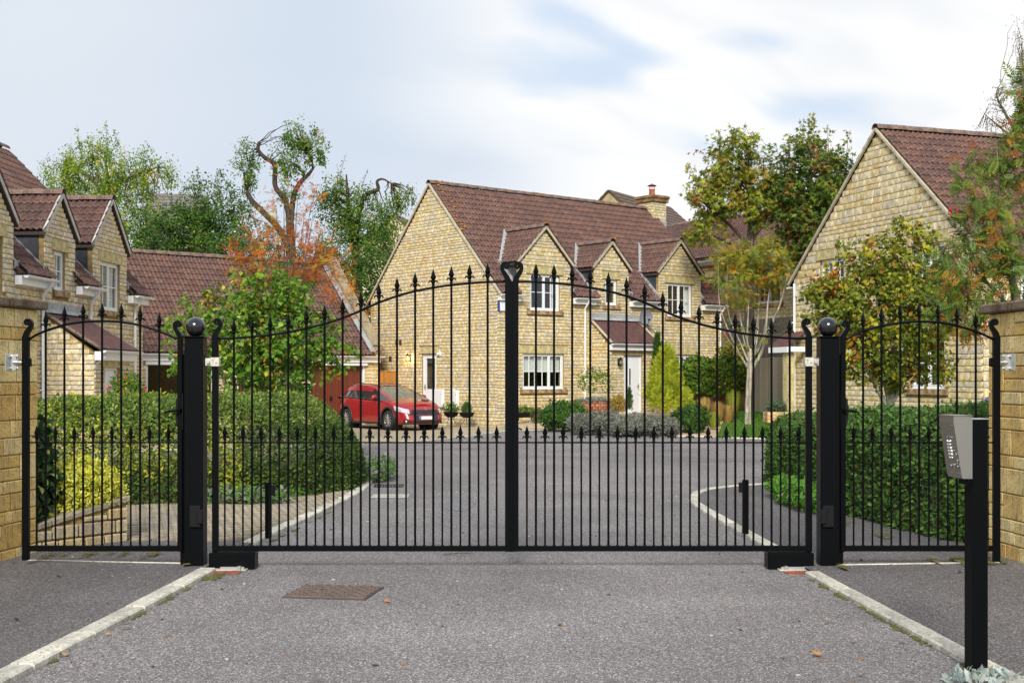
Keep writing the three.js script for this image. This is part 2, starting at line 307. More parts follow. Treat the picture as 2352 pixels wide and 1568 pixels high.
  kerb('kerb', 'kerb edging the brick paving inside the gate beside the clipped hedge', [[-2.43, 11.75], [-2.36, 12.9], [-2.12, 16.0], [-2.06, 17.8], [-2.2, 20.2], [-2.7, 21.5], [-3.6, 22.4]], -0.14, 0.7, 23);
  kerb('kerb', 'kerb curving round the pavement corner inside the gate', [[2.36, 11.5], [2.30, 13], [2.24, 14.6], [2.24, 15.8], [2.54, 17.2], [3.3, 18.05], [4.1, 18.5]], 0.12, 0.6, 24);
  kerb('kerb', 'low kerb between the block paved drive with the red car and the tarmac', [[-9, 26.2], [-4.0, 30.6], [-1.66, 33.8], [-0.6, 36.4], [0.3, 37.6]], -0.1, 0.9, 25, 0.02);
  kerb('kerb', 'low kerb edging the planted front garden and the lawn', [[0.3, 37.6], [1.8, 36.5], [3.3, 33.6], [5.1, 33.0], [5.8, 32.0], [6.6, 31.8], [7.6, 30.5], [8.6, 27]], -0.1, 0.9, 26, 0.03);

  // edging strips of pale concrete across the pavements
  const strip = mat([0.62, 0.60, 0.54], 0.9, with_('concrete'));
  setting(part(scene, 'x', new MB().bar(v3(-4.16, lift, -10.62), v3(-2.62, lift, -10.42), 0.035, 0.012, UP, 0.002).geo(), strip), 'edging_strip', 'pale flush strip across the pavement by the yellow shrub');
  setting(part(scene, 'x', new MB().bar(v3(2.72, lift, -10.35), v3(4.2, lift, -10.5), 0.035, 0.012, UP, 0.002).geo(), strip), 'edging_strip', 'pale flush strip across the pavement by the entry phone');

  // block paving inside the gate: single blocks
  const pav = structure('block_paving', 'brown block paving between the kerb, the hedge and the low planter'), R = rng(31), list = [];
  const tones = [[0.31, 0.265, 0.205], [0.27, 0.235, 0.19], [0.34, 0.285, 0.215], [0.25, 0.225, 0.195], [0.30, 0.25, 0.185]].map((c) => lin(...c));
  const inArea = (x, d) => d > 11.85 && d < 17.4 && x < -2.60 + ss(11.8, 16, d) * 0.30 && x > -6 && d < 14.6 + (x + 4.6) * 0.75 + 1.1 && x > -3.62 - (d - 11.9) * 1.2;
  setting(sheet(ribbon(fine([[-4.1, 11.86], [-5.4, 13.2], [-6, 14.5], [-5.5, 15.6], [-4, 16.5], [-3, 18]], 4), fine([[-2.6, 11.86], [-2.56, 13], [-2.46, 14.2], [-2.36, 15.4], [-2.3, 16.6], [-2.26, 18]], 4)).map((r) => r.map((p) => { p.y = 0.02; return p; })), MT.soil), 'paving_bed', 'sandy bed with moss between the paving blocks');
  const geo = chamferBox(0.196, 0.06, 0.096, 0.007), turn = -0.30;
  for (let j = -40; j < 60; j++) for (let i = -30; i < 40; i++) {
    const u = (i + (j % 2 ? 0.5 : 0)) * 0.205, w = j * 0.105, x = -3.6 + u * Math.cos(turn) + w * Math.sin(turn), d = 14 - u * Math.sin(turn) * -1 + w * Math.cos(turn);
    if (!inArea(x, d)) continue;
    list.push({ m: T(x, 0.022 + (R() - 0.5) * 0.007, -d).multiply(new THREE.Matrix4().makeRotationFromEuler(new THREE.Euler((R() - 0.5) * 0.02, turn * -1 + (R() - 0.5) * 0.02, (R() - 0.5) * 0.02))), k: 0, c: R() * 5 | 0 });
  }
  pieces(pav, 'paving_block', 'paving_blocks', [geo], tones.map((c) => mat([c.r, c.g, c.b], 0.92, with_('concrete', 'stoneBump', 0.002))), tones, mat([1, 1, 1], 0.92, with_('concrete')), list, 300);
  // drive in front of the garages, too far off to see the blocks
  const F = [[-12, 24], [-9, 26.2], [-6.5, 28.4], [-4.0, 30.6], [-1.66, 33.8], [-0.6, 36.4], [0.3, 37.6]], B = [[-15, 38], [-11.7, 39.6], [-8.3, 42.4], [-4.9, 45.2], [-4.2, 46], [-2.2, 43.3], [-0.3, 41]];
  const rows1 = []; for (let k = 0; k <= 16; k++) rows1.push(F.map((f, i) => { const x = lerp(f[0], B[i][0], k / 16), d = lerp(f[1], B[i][1], k / 16); return v3(x, groundY(x, d) + 0.012, -d); }));
  setting(sheet(rows1, mat([0.36, 0.31, 0.235], 0.95, { map: TX.paving })), 'block_paved_drive', 'brown block paved drive under the red car in front of the garages');
  // front garden: rises towards the house
  const gF = [[0.3, 37.6], [1.8, 36.5], [3.3, 33.6], [5.1, 33.0], [5.8, 32.0]], gB = [[-0.2, 41.3], [1.6, 42.8], [4.2, 44.8], [6.2, 46.4], [8.6, 48.2]];
  const rise = (k) => 0.03 + 0.28 * ss(0, 0.75, k), rows2 = []; for (let k = 0; k <= 14; k++) rows2.push(gF.map((f, i) => v3(lerp(f[0], gB[i][0], k / 14), i ? rise(k / 14) : 0.03, -lerp(f[1], gB[i][1], k / 14))));
  setting(sheet(rows2, mat([0.42, 0.36, 0.27], 1, { map: TX.gravel })), 'garden_bed', 'gravelled front garden between the tarmac and the middle house');
  const lF = [[5.35, 32.5], [6.6, 31.8], [7.6, 30.5], [8.6, 27], [11, 22]], lB = [[7.5, 42.8], [9.2, 43], [10.5, 41.5], [11.5, 38], [12.5, 30]], rows3 = [];
  for (let k = 0; k <= 24; k++) rows3.push(lF.map((f, i) => v3(lerp(f[0], lB[i][0], k / 24), 0.04 + 0.40 * ss(0.05, 0.9, k / 24), -lerp(f[1], lB[i][1], k / 24))));
  const lawn = setting(sheet(rows3, mat([0.085, 0.165, 0.03], 1, { map: grassTex })), 'lawn', 'bright green lawn under the small rowan tree');
  const R2 = rng(33), blade = new THREE.BufferGeometry(); blade.setAttribute('position', new THREE.Float32BufferAttribute([-0.006, 0, 0, 0.006, 0, 0, 0.002, 0.05, 0.015], 3)); blade.computeVertexNormals();
  const im = shade(new THREE.InstancedMesh(blade, leafMat(), 26000)); im.name = numbered('grass'); tag(im, 'short green grass of the lawn beneath the rowan', 'grass', null, 'stuff');
  for (let i = 0; i < 26000; i++) { const a = R2() * 3.99, k = R2() ** 1.3 * 0.8, q = a | 0, f = a - q, x0 = lerp(lF[q][0], lF[q + 1][0], f), d0 = lerp(lF[q][1], lF[q + 1][1], f), x1 = lerp(lB[q][0], lB[q + 1][0], f), d1 = lerp(lB[q][1], lB[q + 1][1], f); const s = 0.7 + R2() * 0.7;
    im.setMatrixAt(i, T(lerp(x0, x1, k), 0.035 + 0.40 * ss(0.05, 0.9, k), -lerp(d0, d1, k)).multiply(new THREE.Matrix4().makeRotationY(R2() * 6.28)).scale(v3(s * 2, s, s))); const g = 0.75 + R2() * 0.5; im.setColorAt(i, lin(0.10 * g, 0.20 * g, 0.03 * g)); }
  scene.add(im);
}
// things set in the tarmac
{
  const c = gd(768, 1361), g = thing('manhole_cover', 'rusty square iron manhole cover in the tarmac before the gate', 'manhole cover', [c.x, 0.004, c.z], -0.16);
  const iron = mat([0.155, 0.118, 0.105], 0.75, with_('concrete', 'fine', 0.001, { metalness: 0.2 })), edge = mat([0.10, 0.07, 0.06], 0.75, { metalness: 0.3 });
  new MB().box(0.62, 0.012, 0.54, 0, 0, 0, 0.004).build(g, 'frame', edge); new MB().box(0.585, 0.016, 0.505, 0, 0.002, 0, 0.003).build(g, 'plate', iron);
  const tread = chamferBox(0.066, 0.016, 0.016, 0.004);
  for (let j = 0; j < 9; j++) for (let i = 0; i < 7; i++) { const x = -0.255 + i * 0.085, z = -0.21 + j * 0.053; if (Math.abs(z) < 0.03 && Math.abs(x) < 0.16) continue; const m = part(g, 'tread', tread, iron); m.position.set(x + (j % 2 ? 0.02 : -0.02), 0.013, z); m.rotation.y = (i + j) % 2 ? 0.8 : -0.8; }
  for (const s of [-1, 1]) { const m = new MB(); m.box(0.05, 0.004, 0.03, 0.1 * s, 0.011, 0.03 * s, 0.001); m.build(g, 'keyhole', MT.dark); }
  const q = gd(896, 1140), cv = thing('access_cover', 'pale concrete filled access cover inside the gate', 'cover', [q.x, 0.006, q.z], 0.03);
  new MB().box(0.46, 0.012, 0.42, 0, 0, 0, 0.002).build(cv, 'slab', mat([0.40, 0.39, 0.35], 0.9, with_('concrete'))); new MB().box(0.50, 0.008, 0.018, 0, 0.001, 0.22).box(0.50, 0.008, 0.018, 0, 0.001, -0.22).box(0.018, 0.008, 0.42, 0.24, 0.001, 0).box(0.018, 0.008, 0.42, -0.24, 0.001, 0).build(cv, 'frame', MT.galv);
  const w = gd(893, 1116), dr = thing('drain_grate', 'dark iron drain grate by the kerb inside the gate', 'drain', [w.x, 0.004, w.z], 0.05);
  new MB().box(0.42, 0.010, 0.03, 0, 0, 0.2).box(0.42, 0.010, 0.03, 0, 0, -0.2).box(0.03, 0.010, 0.4, 0.2, 0, 0).box(0.03, 0.010, 0.4, -0.2, 0, 0).build(dr, 'frame', MT.blackMatt);
  for (let i = -4; i <= 4; i++) { const m = part(dr, 'grate_bar', chamferBox(0.02, 0.012, 0.38, 0.003), MT.blackMatt); m.position.set(i * 0.04, 0, 0); }
  for (const [x, d, sx, sd, s] of [[-0.66, 15.6, 0.16, 0.9, 5], [-2.3, 10.4, 0.1, 0.1, 6]].slice(0, 1)) {   // a patch of newer tarmac
    const pts = []; for (let k = 0; k < 22; k++) { const a = k / 22 * 6.283, r = 0.7 + 0.6 * noise3(Math.cos(a) * 1.7 + s, Math.sin(a) * 1.7, s); pts.push(new THREE.Vector2(x + Math.cos(a) * sx * r, -(d + Math.sin(a) * sd * r))); }
    const ge = new THREE.ShapeGeometry(new THREE.Shape(pts)); const p = ge.attributes.position; for (let i = 0; i < p.count; i++) p.setXYZ(i, p.getX(i), 0.004, p.getY(i)); ge.index.array.reverse(); ge.computeVertexNormals(); const uv = ge.attributes.uv; for (let i = 0; i < p.count; i++) uv.setXY(i, p.getX(i), p.getZ(i));
    setting(shade(new THREE.Mesh(ge, mat([0.17, 0.165, 0.165], 0.85, { map: TX.asphalt, side: THREE.DoubleSide }))), 'tarmac_patch', 'darker mended patch in the tarmac inside the gate');
  }
}

// ---------- walls beside the gate ----------
function blockWall(name, label, A, dirx, height, length, facing, seed) {
  // A: far lower corner of the visible face (x, d); the face runs towards the camera
  const g = thing(name, label, 'wall', [A[0], 0, -A[1]]); const dir = v3(-dirx, 0, 1).normalize(); g.rotation.y = Math.atan2(-dir.z, dir.x);   // local x towards the camera
  const R = rng(seed), n = facing;   // +1: the seen face is local +z, -1: local -z
  const th = 0.28; new MB().box(length, height - 0.02, th - 0.02, length / 2, (height - 0.02) / 2, -n * th / 2, 0.004).build(g, 'wall_core', mat([0.50, 0.40, 0.20], 0.95, with_('stone', 'stoneBump', 0.003)));
  const tones = [[0.64, 0.475, 0.21], [0.60, 0.435, 0.18], [0.66, 0.52, 0.26], [0.57, 0.39, 0.145], [0.64, 0.50, 0.26], [0.55, 0.36, 0.13], [0.67, 0.54, 0.29]];
  const mats = tones.map((c) => mat(c, 0.92, with_('sawn', 'stoneBump', 0.004)));
  let y = 0.0; const face = n * 0.0;
  const stone = (x0, x1, y0, y1, end) => { const w = x1 - x0 - 0.009, h = y1 - y0 - 0.009, m = part(g, 'stone', chamferBox(Math.round(w * 100) / 100, Math.round(h * 200) / 200, 0.06, 0.006), mats[R() * 7 | 0]); m.position.set((x0 + x1) / 2, (y0 + y1) / 2, n * (0.0 - 0.022 + R() * 0.004)); };
  while (y < height - 0.05) {
    let h = [0.22, 0.11, 0.22, 0.15, 0.22, 0.11][R() * 6 | 0]; if (y + h > height - 0.06) h = height - y;
    let x = 0; while (x < length - 0.01) { let w = 0.18 + R() * 0.34; if (x + w > length - 0.12) w = length - x; if (h > 0.2 && R() < 0.3) { stone(x, x + w, y, y + 0.11); stone(x, x + w, y + 0.11, y + h); } else stone(x, x + w, y, y + h); x += w; }
    // the end face
    const m = part(g, 'end_stone', chamferBox(0.06, h - 0.009, th - 0.02, 0.006), mats[R() * 7 | 0]); m.position.set(-0.005, y + h / 2, -n * th / 2);
    y += h;
  }
  const cop = mat([0.115, 0.098, 0.066], 0.95, with_('rust', 'stoneBump', 0.006));
  for (let x = -0.09; x < length; x += 0.62) { const m = part(g, 'coping_stone', chamferBox(0.61, 0.085, th + 0.13, 0.014), cop); m.position.set(x + 0.305, height + 0.0425, -n * th / 2); }
  return g;
}
blockWall('boundary_wall', 'buff stone boundary wall with dark coping beside the yellow shrub', [-4.275, 11.15], 0.166, 2.20, 5.4, -1, 41);
blockWall('boundary_wall', 'buff stone boundary wall with dark coping behind the entry phone', [4.275, 11.10], -0.076, 2.16, 5.4, 1, 42);

// ---------- gates ----------
const GZ = -10.37, gs = K / 10.37, gx = (px) => (px - HX) / gs, gy = (py) => EYE - (py - HY) / gs;
function spearGeo(h) {   // a spearhead over a leaf collar, h tall, base at 0
  const m = new MB(), s = h / 0.15;
  const spear = new THREE.LatheGeometry([[0.0005, 0.15], [0.004, 0.135], [0.0175, 0.083], [0.0185, 0.079], [0.0175, 0.076], [0.008, 0.052], [0.0001, 0.05]].reverse().map(([x, y]) => new THREE.Vector2(x * s, y * s)), 4);
  m.add(spear.toNonIndexed().deleteAttribute('normal'));
  m.lathe([[0.0001, 0], [0.013, 0], [0.0135, 0.006], [0.009, 0.009], [0.009, 0.014], [0.0125, 0.018], [0.0085, 0.023], [0.0075, 0.045], [0.011, 0.053], [0.0001, 0.056]].map(([x, y]) => [x * s, y * s]), 8);
  for (const a of [0, Math.PI / 2, Math.PI, -Math.PI / 2]) {
    const k = Math.abs(Math.sin(a)) > 0.5 ? 0.72 : 1, P = [[0.004, 0.026], [0.008, 0.042], [0.015, 0.053], [0.0235, 0.051], [0.027, 0.041], [0.0315, 0.038], [0.035, 0.041]].map(([r, y]) => v3(Math.cos(a) * r * s * k, y * s, Math.sin(a) * r * s * k));
    m.tube(P, [0.005, 0.0062, 0.0066, 0.0062, 0.005, 0.004, 0.002].map((r) => r * s), 5);
  }
  return m.geo();
}
const wide = (g) => g.scale(1.18, 1.0, 1.18), tallSpear = wide(spearGeo(0.16)), shortSpear = wide(spearGeo(0.145));
function scrollGeo(dir, scale = 1, depth = 0.042) {   // a flat bar whose end is rolled up; dir 1 leans right and rolls to the left
  const c = [], cx = 0.016, cy = 0.112, R0 = 0.030; const bez = new THREE.CubicBezierCurve(new THREE.Vector2(0, -0.012), new THREE.Vector2(0, 0.045), new THREE.Vector2(cx + R0 + 0.001, 0.055), new THREE.Vector2(cx + R0, cy));
  for (let i = 0; i < 12; i++) { const p = bez.getPoint(i / 12); c.push([p.x, p.y, lerp(0.046, 0.027, i / 12)]); }
  for (let i = 0; i <= 30; i++) { const t = i / 30, a = t * 7.6, r = lerp(R0, 0.006, t ** 0.8); c.push([cx + Math.cos(a) * r, cy + Math.sin(a) * r, lerp(0.027, 0.009, t)]); }
  const L = [], Rr = []; c.forEach(([x, y, w], i) => { const p = c[Math.max(0, i - 1)], q = c[Math.min(c.length - 1, i + 1)]; let tx = q[0] - p[0], ty = q[1] - p[1]; const l = Math.hypot(tx, ty); tx /= l; ty /= l; L.push([x - ty * w / 2, y + tx * w / 2]); Rr.push([x + ty * w / 2, y - tx * w / 2]); });
  const pos = [], idx = [], n = c.length;   // a swept bar
  for (let i = 0; i < n; i++) for (const [p, z] of [[L[i], -1], [Rr[i], -1], [Rr[i], 1], [L[i], 1]]) pos.push(p[0] * dir * scale, p[1] * scale, z * depth / 2);
  for (let i = 0; i < n - 1; i++) for (let k = 0; k < 4; k++) { const a = i * 4 + k, b = i * 4 + (k + 1) % 4; dir > 0 ? idx.push(a, a + 4, b, b, a + 4, b + 4) : idx.push(a, b, a + 4, b, b + 4, a + 4); }
  const e = (n - 1) * 4; idx.push(0, 1, 2, 0, 2, 3, e, e + 2, e + 1, e, e + 3, e + 2);
  const g = new THREE.BufferGeometry(); g.setAttribute('position', new THREE.Float32BufferAttribute(pos, 3)); g.setIndex(idx); const q = g.toNonIndexed(); q.computeVertexNormals(); return uvBox(q);
}
function gatePanel(name, label, category, px0, bars, archPts, shorts, o) {
  // bars: px of the tall bars; archPts: [px, py] of the arched top rail; shorts: px of the short bars
  const x0 = gx(px0), g = thing(name, label, category, [x0, 0, GZ]), X = (px) => gx(px) - x0;
  const curve = archPts.map(([x, y]) => [X(x), gy(y)]), yAt = (x) => { for (let i = 0; i < curve.length - 1; i++) { const [a, b] = [curve[i], curve[i + 1]]; if (x >= a[0] - 1e-6 && x <= b[0] + 1e-6) return lerp(a[1], b[1], (x - a[0]) / (b[0] - a[0])); } return curve.at(-1)[1]; };
  const smooth = new THREE.CatmullRomCurve3(curve.map(([x, y]) => v3(x, y, 0))); new MB().tube(smooth.getPoints(60), Array(61).fill(0.0105), 8).build(g, 'top_rail', MT.black);
  const yb = gy(1259), ym = gy(1016);
  const [ra, rb] = o.span.map(X);
  new MB().box(rb - ra, 0.046, 0.046, (ra + rb) / 2, yb, 0, 0.004).build(g, 'bottom_rail', MT.black);
  new MB().box(rb - ra, 0.012, 0.03, (ra + rb) / 2, ym, 0, 0.003).build(g, 'middle_rail', MT.black);
  const bar = (px, top, r, spear) => { const x = X(px), h = top - yb - 0.02, m = part(g, 'bar', new MB().rod(v3(0, 0, 0), v3(0, h, 0), r, 10).lathe([[r + 0.006, 0], [r + 0.003, 0.008], [r, 0.012]], 8).geo(), MT.black); m.position.set(x, yb + 0.021, 0); const s = part(m, 'spearhead', spear, MT.black); s.position.y = h; return m; };
  bars.forEach((px) => bar(px, yAt(X(px)), 0.0096, tallSpear));
  shorts.forEach((px) => bar(px, ym, 0.0077, shortSpear));
  for (const [a, b, y0, y1, dirn, sc] of o.stiles) {
    const xa = X(a), xb = X(b), lo = gy(y1), hi = gy(y0), st = new MB().box(xb - xa, hi - lo, 0.05, (xa + xb) / 2, (lo + hi) / 2, 0, 0.005).build(g, 'stile', MT.black);
    if (dirn) { const s = part(st, 'scroll', scrollGeo(dirn, sc ?? 1), MT.black); s.position.set((xa + xb) / 2, hi, 0); }
  }
  return { g, X };
}
// wide drive gate: two leaves
const bl = range(15, (i) => 536.6 + i * 41.67), br = bl.map((x) => 2351 - x).reverse();
const archL = [[500, 777], [518, 777], [536.6, 776.4], [577.6, 773.4], [619, 769], [661.5, 762.5], [702.7, 754], [744.2, 743.5], [785.2, 730.5], [826.7, 714], [869, 695], [911.4, 680], [952.6, 668.6], [994.8, 660.5], [1036, 654.3], [1078, 650], [1120, 647.5], [1162, 646.5]];
const leafL = gatePanel('drive_gate_leaf', 'drive gate leaf next to the yellow shrub, black iron with spearheads rising to the middle', 'gate', 494, bl, archL, range(16, (i) => 515.7 + i * 41.67), { span: [494, 1167], stiles: [[487.4, 501.2, 771, 1266, 1], [1160, 1174.4, 646, 1266, -1, 1.12]] });
const leafR = gatePanel('drive_gate_leaf', 'drive gate leaf on the entry phone side, black iron with spearheads rising to the middle', 'gate', 1857, br, archL.map(([x, y]) => [2351 - x, y]).reverse(), range(16, (i) => 2351 - 515.7 - (15 - i) * 41.67), { span: [1184, 1857], stiles: [[1851, 1865, 771, 1266, -1], [1176.8, 1191, 646, 1266, 1, 1.12]] });
for (const [l, a, b, s] of [[leafL, 484, 588.5, 1], [leafR, 1760, 1865.5, -1]]) {   // ram housings under the hinge ends
  const x0 = l.X(a), x1 = l.X(b), y0 = gy(1304), y1 = gy(1267), h = part(l.g, 'ram_housing', new MB().box(x1 - x0, y1 - y0, 0.16, (x0 + x1) / 2, (y0 + y1) / 2, 0, 0.008).box(x1 - x0 + 0.004, 0.012, 0.17, (x0 + x1) / 2, y0 + 0.008, 0, 0.003).geo(), MT.black);
  const pv = part(l.g, 'pivot', new MB().rod(v3(0, 0.0, 0), v3(0, y0 - 0.005, 0), 0.032, 14).box(0.26, 0.018, 0.09, s * 0.10, y0 * 0.55, 0, 0.003).box(0.05, y0 - 0.01, 0.05, s * 0.22, (y0 - 0.006) / 2, 0.03, 0.004).geo(), MT.galv); pv.position.x = l.X(s > 0 ? 500 : 1852);
  // strap hinge half way up
  const hx = l.X(s > 0 ? 494.3 : 1858); part(l.g, 'hinge', new MB().box(0.075, 0.075, 0.062, 0, 0, 0, 0.003).box(0.06, 0.062, 0.008, -s * 0.055, 0, 0.01, 0.002).geo(), mat([0.58, 0.56, 0.52], 0.5, { metalness: 0.3, map: TX.concrete })).position.set(hx, gy(831), 0);
  part(l.g, 'hinge_bolt', new MB().rod(v3(-s * 0.058, 0, 0.01), v3(-s * 0.058, 0, 0.035), 0.016, 12).rod(v3(-s * 0.13, 0, 0), v3(-s * 0.05, 0, 0), 0.014, 10).geo(), MT.galv).position.set(hx, gy(831), 0);
  part(l.g, 'hinge_collar', new MB().box(0.035, 0.075, 0.06, -s * 0.10, 0, 0, 0.008).box(0.03, 0.03, 0.03, -s * 0.10, 0.05, 0, 0.006).geo(), MT.blackMatt).position.set(hx, gy(831), 0);
}
{ const x = leafL.X(1175.2); new MB().box(0.022, gy(646) - gy(1266), 0.012, x, (gy(646) + gy(1266)) / 2, 0.028, 0.003).build(leafL.g, 'cover_strip', MT.black); }
// foot gates at both sides
const arch1 = [[66, 779], [84, 768], [104, 760], [147, 746], [189, 739.5], [233, 737.3], [278, 739.5], [321, 747], [365, 761], [388, 770], [405, 778]];
gatePanel('side_gate', 'small arched foot gate beside the yellow shrub, black iron', 'gate', 58, [104, 147, 190, 233.5, 277.5, 321, 365], arch1, range(8, (i) => 83 + i * 43.3), { span: [60, 414], stiles: [[51, 66, 772, 1286, 1], [408, 420, 776, 1266, -1]] });
const arch2 = [[1943, 780], [1962, 769], [1983, 760], [2025, 748.5], [2069, 741.3], [2112, 738.4], [2156, 740.2], [2199, 748], [2242, 761], [2264, 770], [2283, 779.5]];
gatePanel('side_gate', 'small arched foot gate in front of the birch, black iron', 'gate', 2290, [1983.2, 2025.6, 2068.8, 2112, 2155.6, 2199, 2242.2], arch2, range(8, (i) => 1961.5 + i * 43.3), { span: [1936, 2290], stiles: [[2282, 2297, 772, 1289, -1], [1930, 1942, 776, 1266, 1]] });
// wall brackets
for (const [px, s, l] of [[34, 1, 'galvanised hinge plate bolted to the stone wall by the yellow shrub'], [2310, -1, 'galvanised hinge plate bolted to the stone wall behind the entry phone']]) {
  const b = thing('hinge_bracket', l, 'hinge', [gx(px), gy(832), GZ + 0.0]);
  new MB().box(0.012, 0.145, 0.135, -s * 0.055, 0, 0, 0.004, 0).box(0.085, 0.14, 0.012, -s * 0.02, 0, -0.02, 0.004).build(b, 'plate', MT.galv);
  new MB().rod(v3(-s * 0.02, 0, 0), v3(s * 0.075, 0, 0), 0.014, 10).rod(v3(-s * 0.0, 0, 0), v3(s * 0.025, 0, 0), 0.026, 6).build(b, 'pin', MT.galv);
  for (const y of [-0.05, 0.05]) for (const x of [-0.045, 0.005]) new MB().rod(v3(x * s, y, -0.012), v3(x * s, y, 0.016), 0.009, 6).build(b, 'bolt', MT.galv);
  new MB().box(0.07, 0.075, 0.055, s * 0.095, 0, 0, 0.006).build(b, 'clamp', MT.black);
}
// gate posts with ball caps
for (const [px0, px1, ball, s, l] of [[422, 465, 450, 1, 'black square gate post with a ball on top, beside the yellow shrub gate'], [1886, 1929, 1901, -1, 'black square gate post with a ball on top, beside the birch gate']]) {
  const w = 0.156, d0 = 10.30, x = ((px0 + px1) / 2 - HX) / K * d0, h = 1.925, g = thing('gate_post', l, 'post', [x, 0.0, -(d0 + w / 2)]);
  new MB().box(w, h, w, 0, h / 2, 0, 0.006).build(g, 'shaft', MT.black);
  new MB().box(w + 0.028, 0.012, w + 0.028, 0, h + 0.006, 0, 0.004).build(g, 'cap', MT.black);
  part(g, 'ball', new THREE.SphereGeometry(0.083, 40, 24), mat([0.010, 0.0105, 0.012], 0.12, { clearcoat: 0.6, clearcoatRoughness: 0.06, bumpMap: TX.fine, bumpScale: 0.0003 })).position.set(0, h + 0.09, 0);
  new MB().box(0.055, 1.79, 0.07, -s * (w / 2 + 0.024), 1.79 / 2, -0.03, 0.004).build(g, 'closing_plate', MT.black);
  const yb = gy(1183); new MB().box(0.095, 0.18, 0.03, s * 0.02, yb, w / 2 + 0.014, 0.006).box(0.05, 0.12, 0.03, s * 0.062, yb + 0.0, w / 2 + 0.03, 0.006).build(g, 'photocell_box', MT.blackMatt);
  // lock plate and handle of the foot gate
  const lx = -s * (w / 2 + 0.052), ly = gy(945); const pts = []; const pr = [[0, 0.15], [0.03, 0.148], [0.035, 0.125], [0.058, 0.105], [0.062, 0.06], [0.062, -0.06], [0.058, -0.105], [0.035, -0.125], [0.03, -0.148], [0, -0.15]]; for (const [a, b] of pr) pts.push([-s * a, b]);
  const lk = part(g, 'lock_plate', prism(s > 0 ? pts.slice().reverse() : pts, 0.012), MT.blackMatt); lk.position.set(lx + s * 0.03, ly, 0.03);
  const R = rng(7), st = new MB(); for (let i = 0; i < 46; i++) st.sphere(0.004, -s * (0.008 + R() * 0.045), (R() - 0.5) * 0.24, 0.0, 6); st.build(lk, 'hammered_dimples', MT.blackMatt);
  const hd = part(g, 'handle', new MB().rod(v3(0, 0, 0), v3(0, 0, 0.05), 0.012, 10).sphere(0.018, 0, 0, 0.012, 10).tube([v3(0, 0, 0.045), v3(-s * 0.03, -0.003, 0.055), v3(-s * 0.08, -0.012, 0.055), v3(-s * 0.115, -0.02, 0.05)], [0.009, 0.012, 0.011, 0.005], 8).geo(), MT.black); hd.position.set(lx + s * 0.005, ly + 0.015, 0.03);
  // rusty base plate under the ram
  const bp = thing('base_plate', s > 0 ? 'rusty steel base plate set in the drive by the mossy kerb and yellow shrub side' : 'rusty steel base plate set in the drive on the entry phone side', 'plate', [s > 0 ? gx(533) : gx(1822), 0.003, GZ + 0.20]);
  new MB().box(0.24, 0.008, 0.20, 0, 0, 0.06, 0.002).build(bp, 'plate', mat([0.27, 0.135, 0.085], 0.8, with_('rust'))); new MB().box(0.30, 0.010, 0.09, 0, 0.004, -0.075, 0.002).build(bp, 'frame', mat([0.5, 0.47, 0.4], 0.7, with_('concrete'))); new MB().box(0.20, 0.022, 0.03, s * 0.03, 0.018, -0.07, 0.003).box(0.03, 0.03, 0.05, s * 0.09, 0.022, -0.06, 0.003).build(bp, 'linkage', MT.galv);
}
// photocell posts inside
for (const [px, py, top, l] of [[616, 1236, 1109, 'slim black photocell post on the block paving inside the gate'], [1712.5, 1225, 1103, 'slim black photocell post on the tarmac pavement inside the gate']]) {
  const p = gd(px, py, 0.04), d = -p.z, h = (py - top) / K * d, g = thing('photocell_post', l, 'post', p), s = px < HX ? 1 : -1;
  new MB().box(0.06, h, 0.05, 0, h / 2, 0, 0.005).build(g, 'shaft', MT.black); new MB().box(0.04, 0.10, 0.05, s * 0.045, h - 0.07, 0, 0.006).build(g, 'photocell', MT.blackMatt); new MB().box(0.064, 0.006, 0.054, 0, h + 0.003, 0, 0.002).build(g, 'cap', MT.black);
}
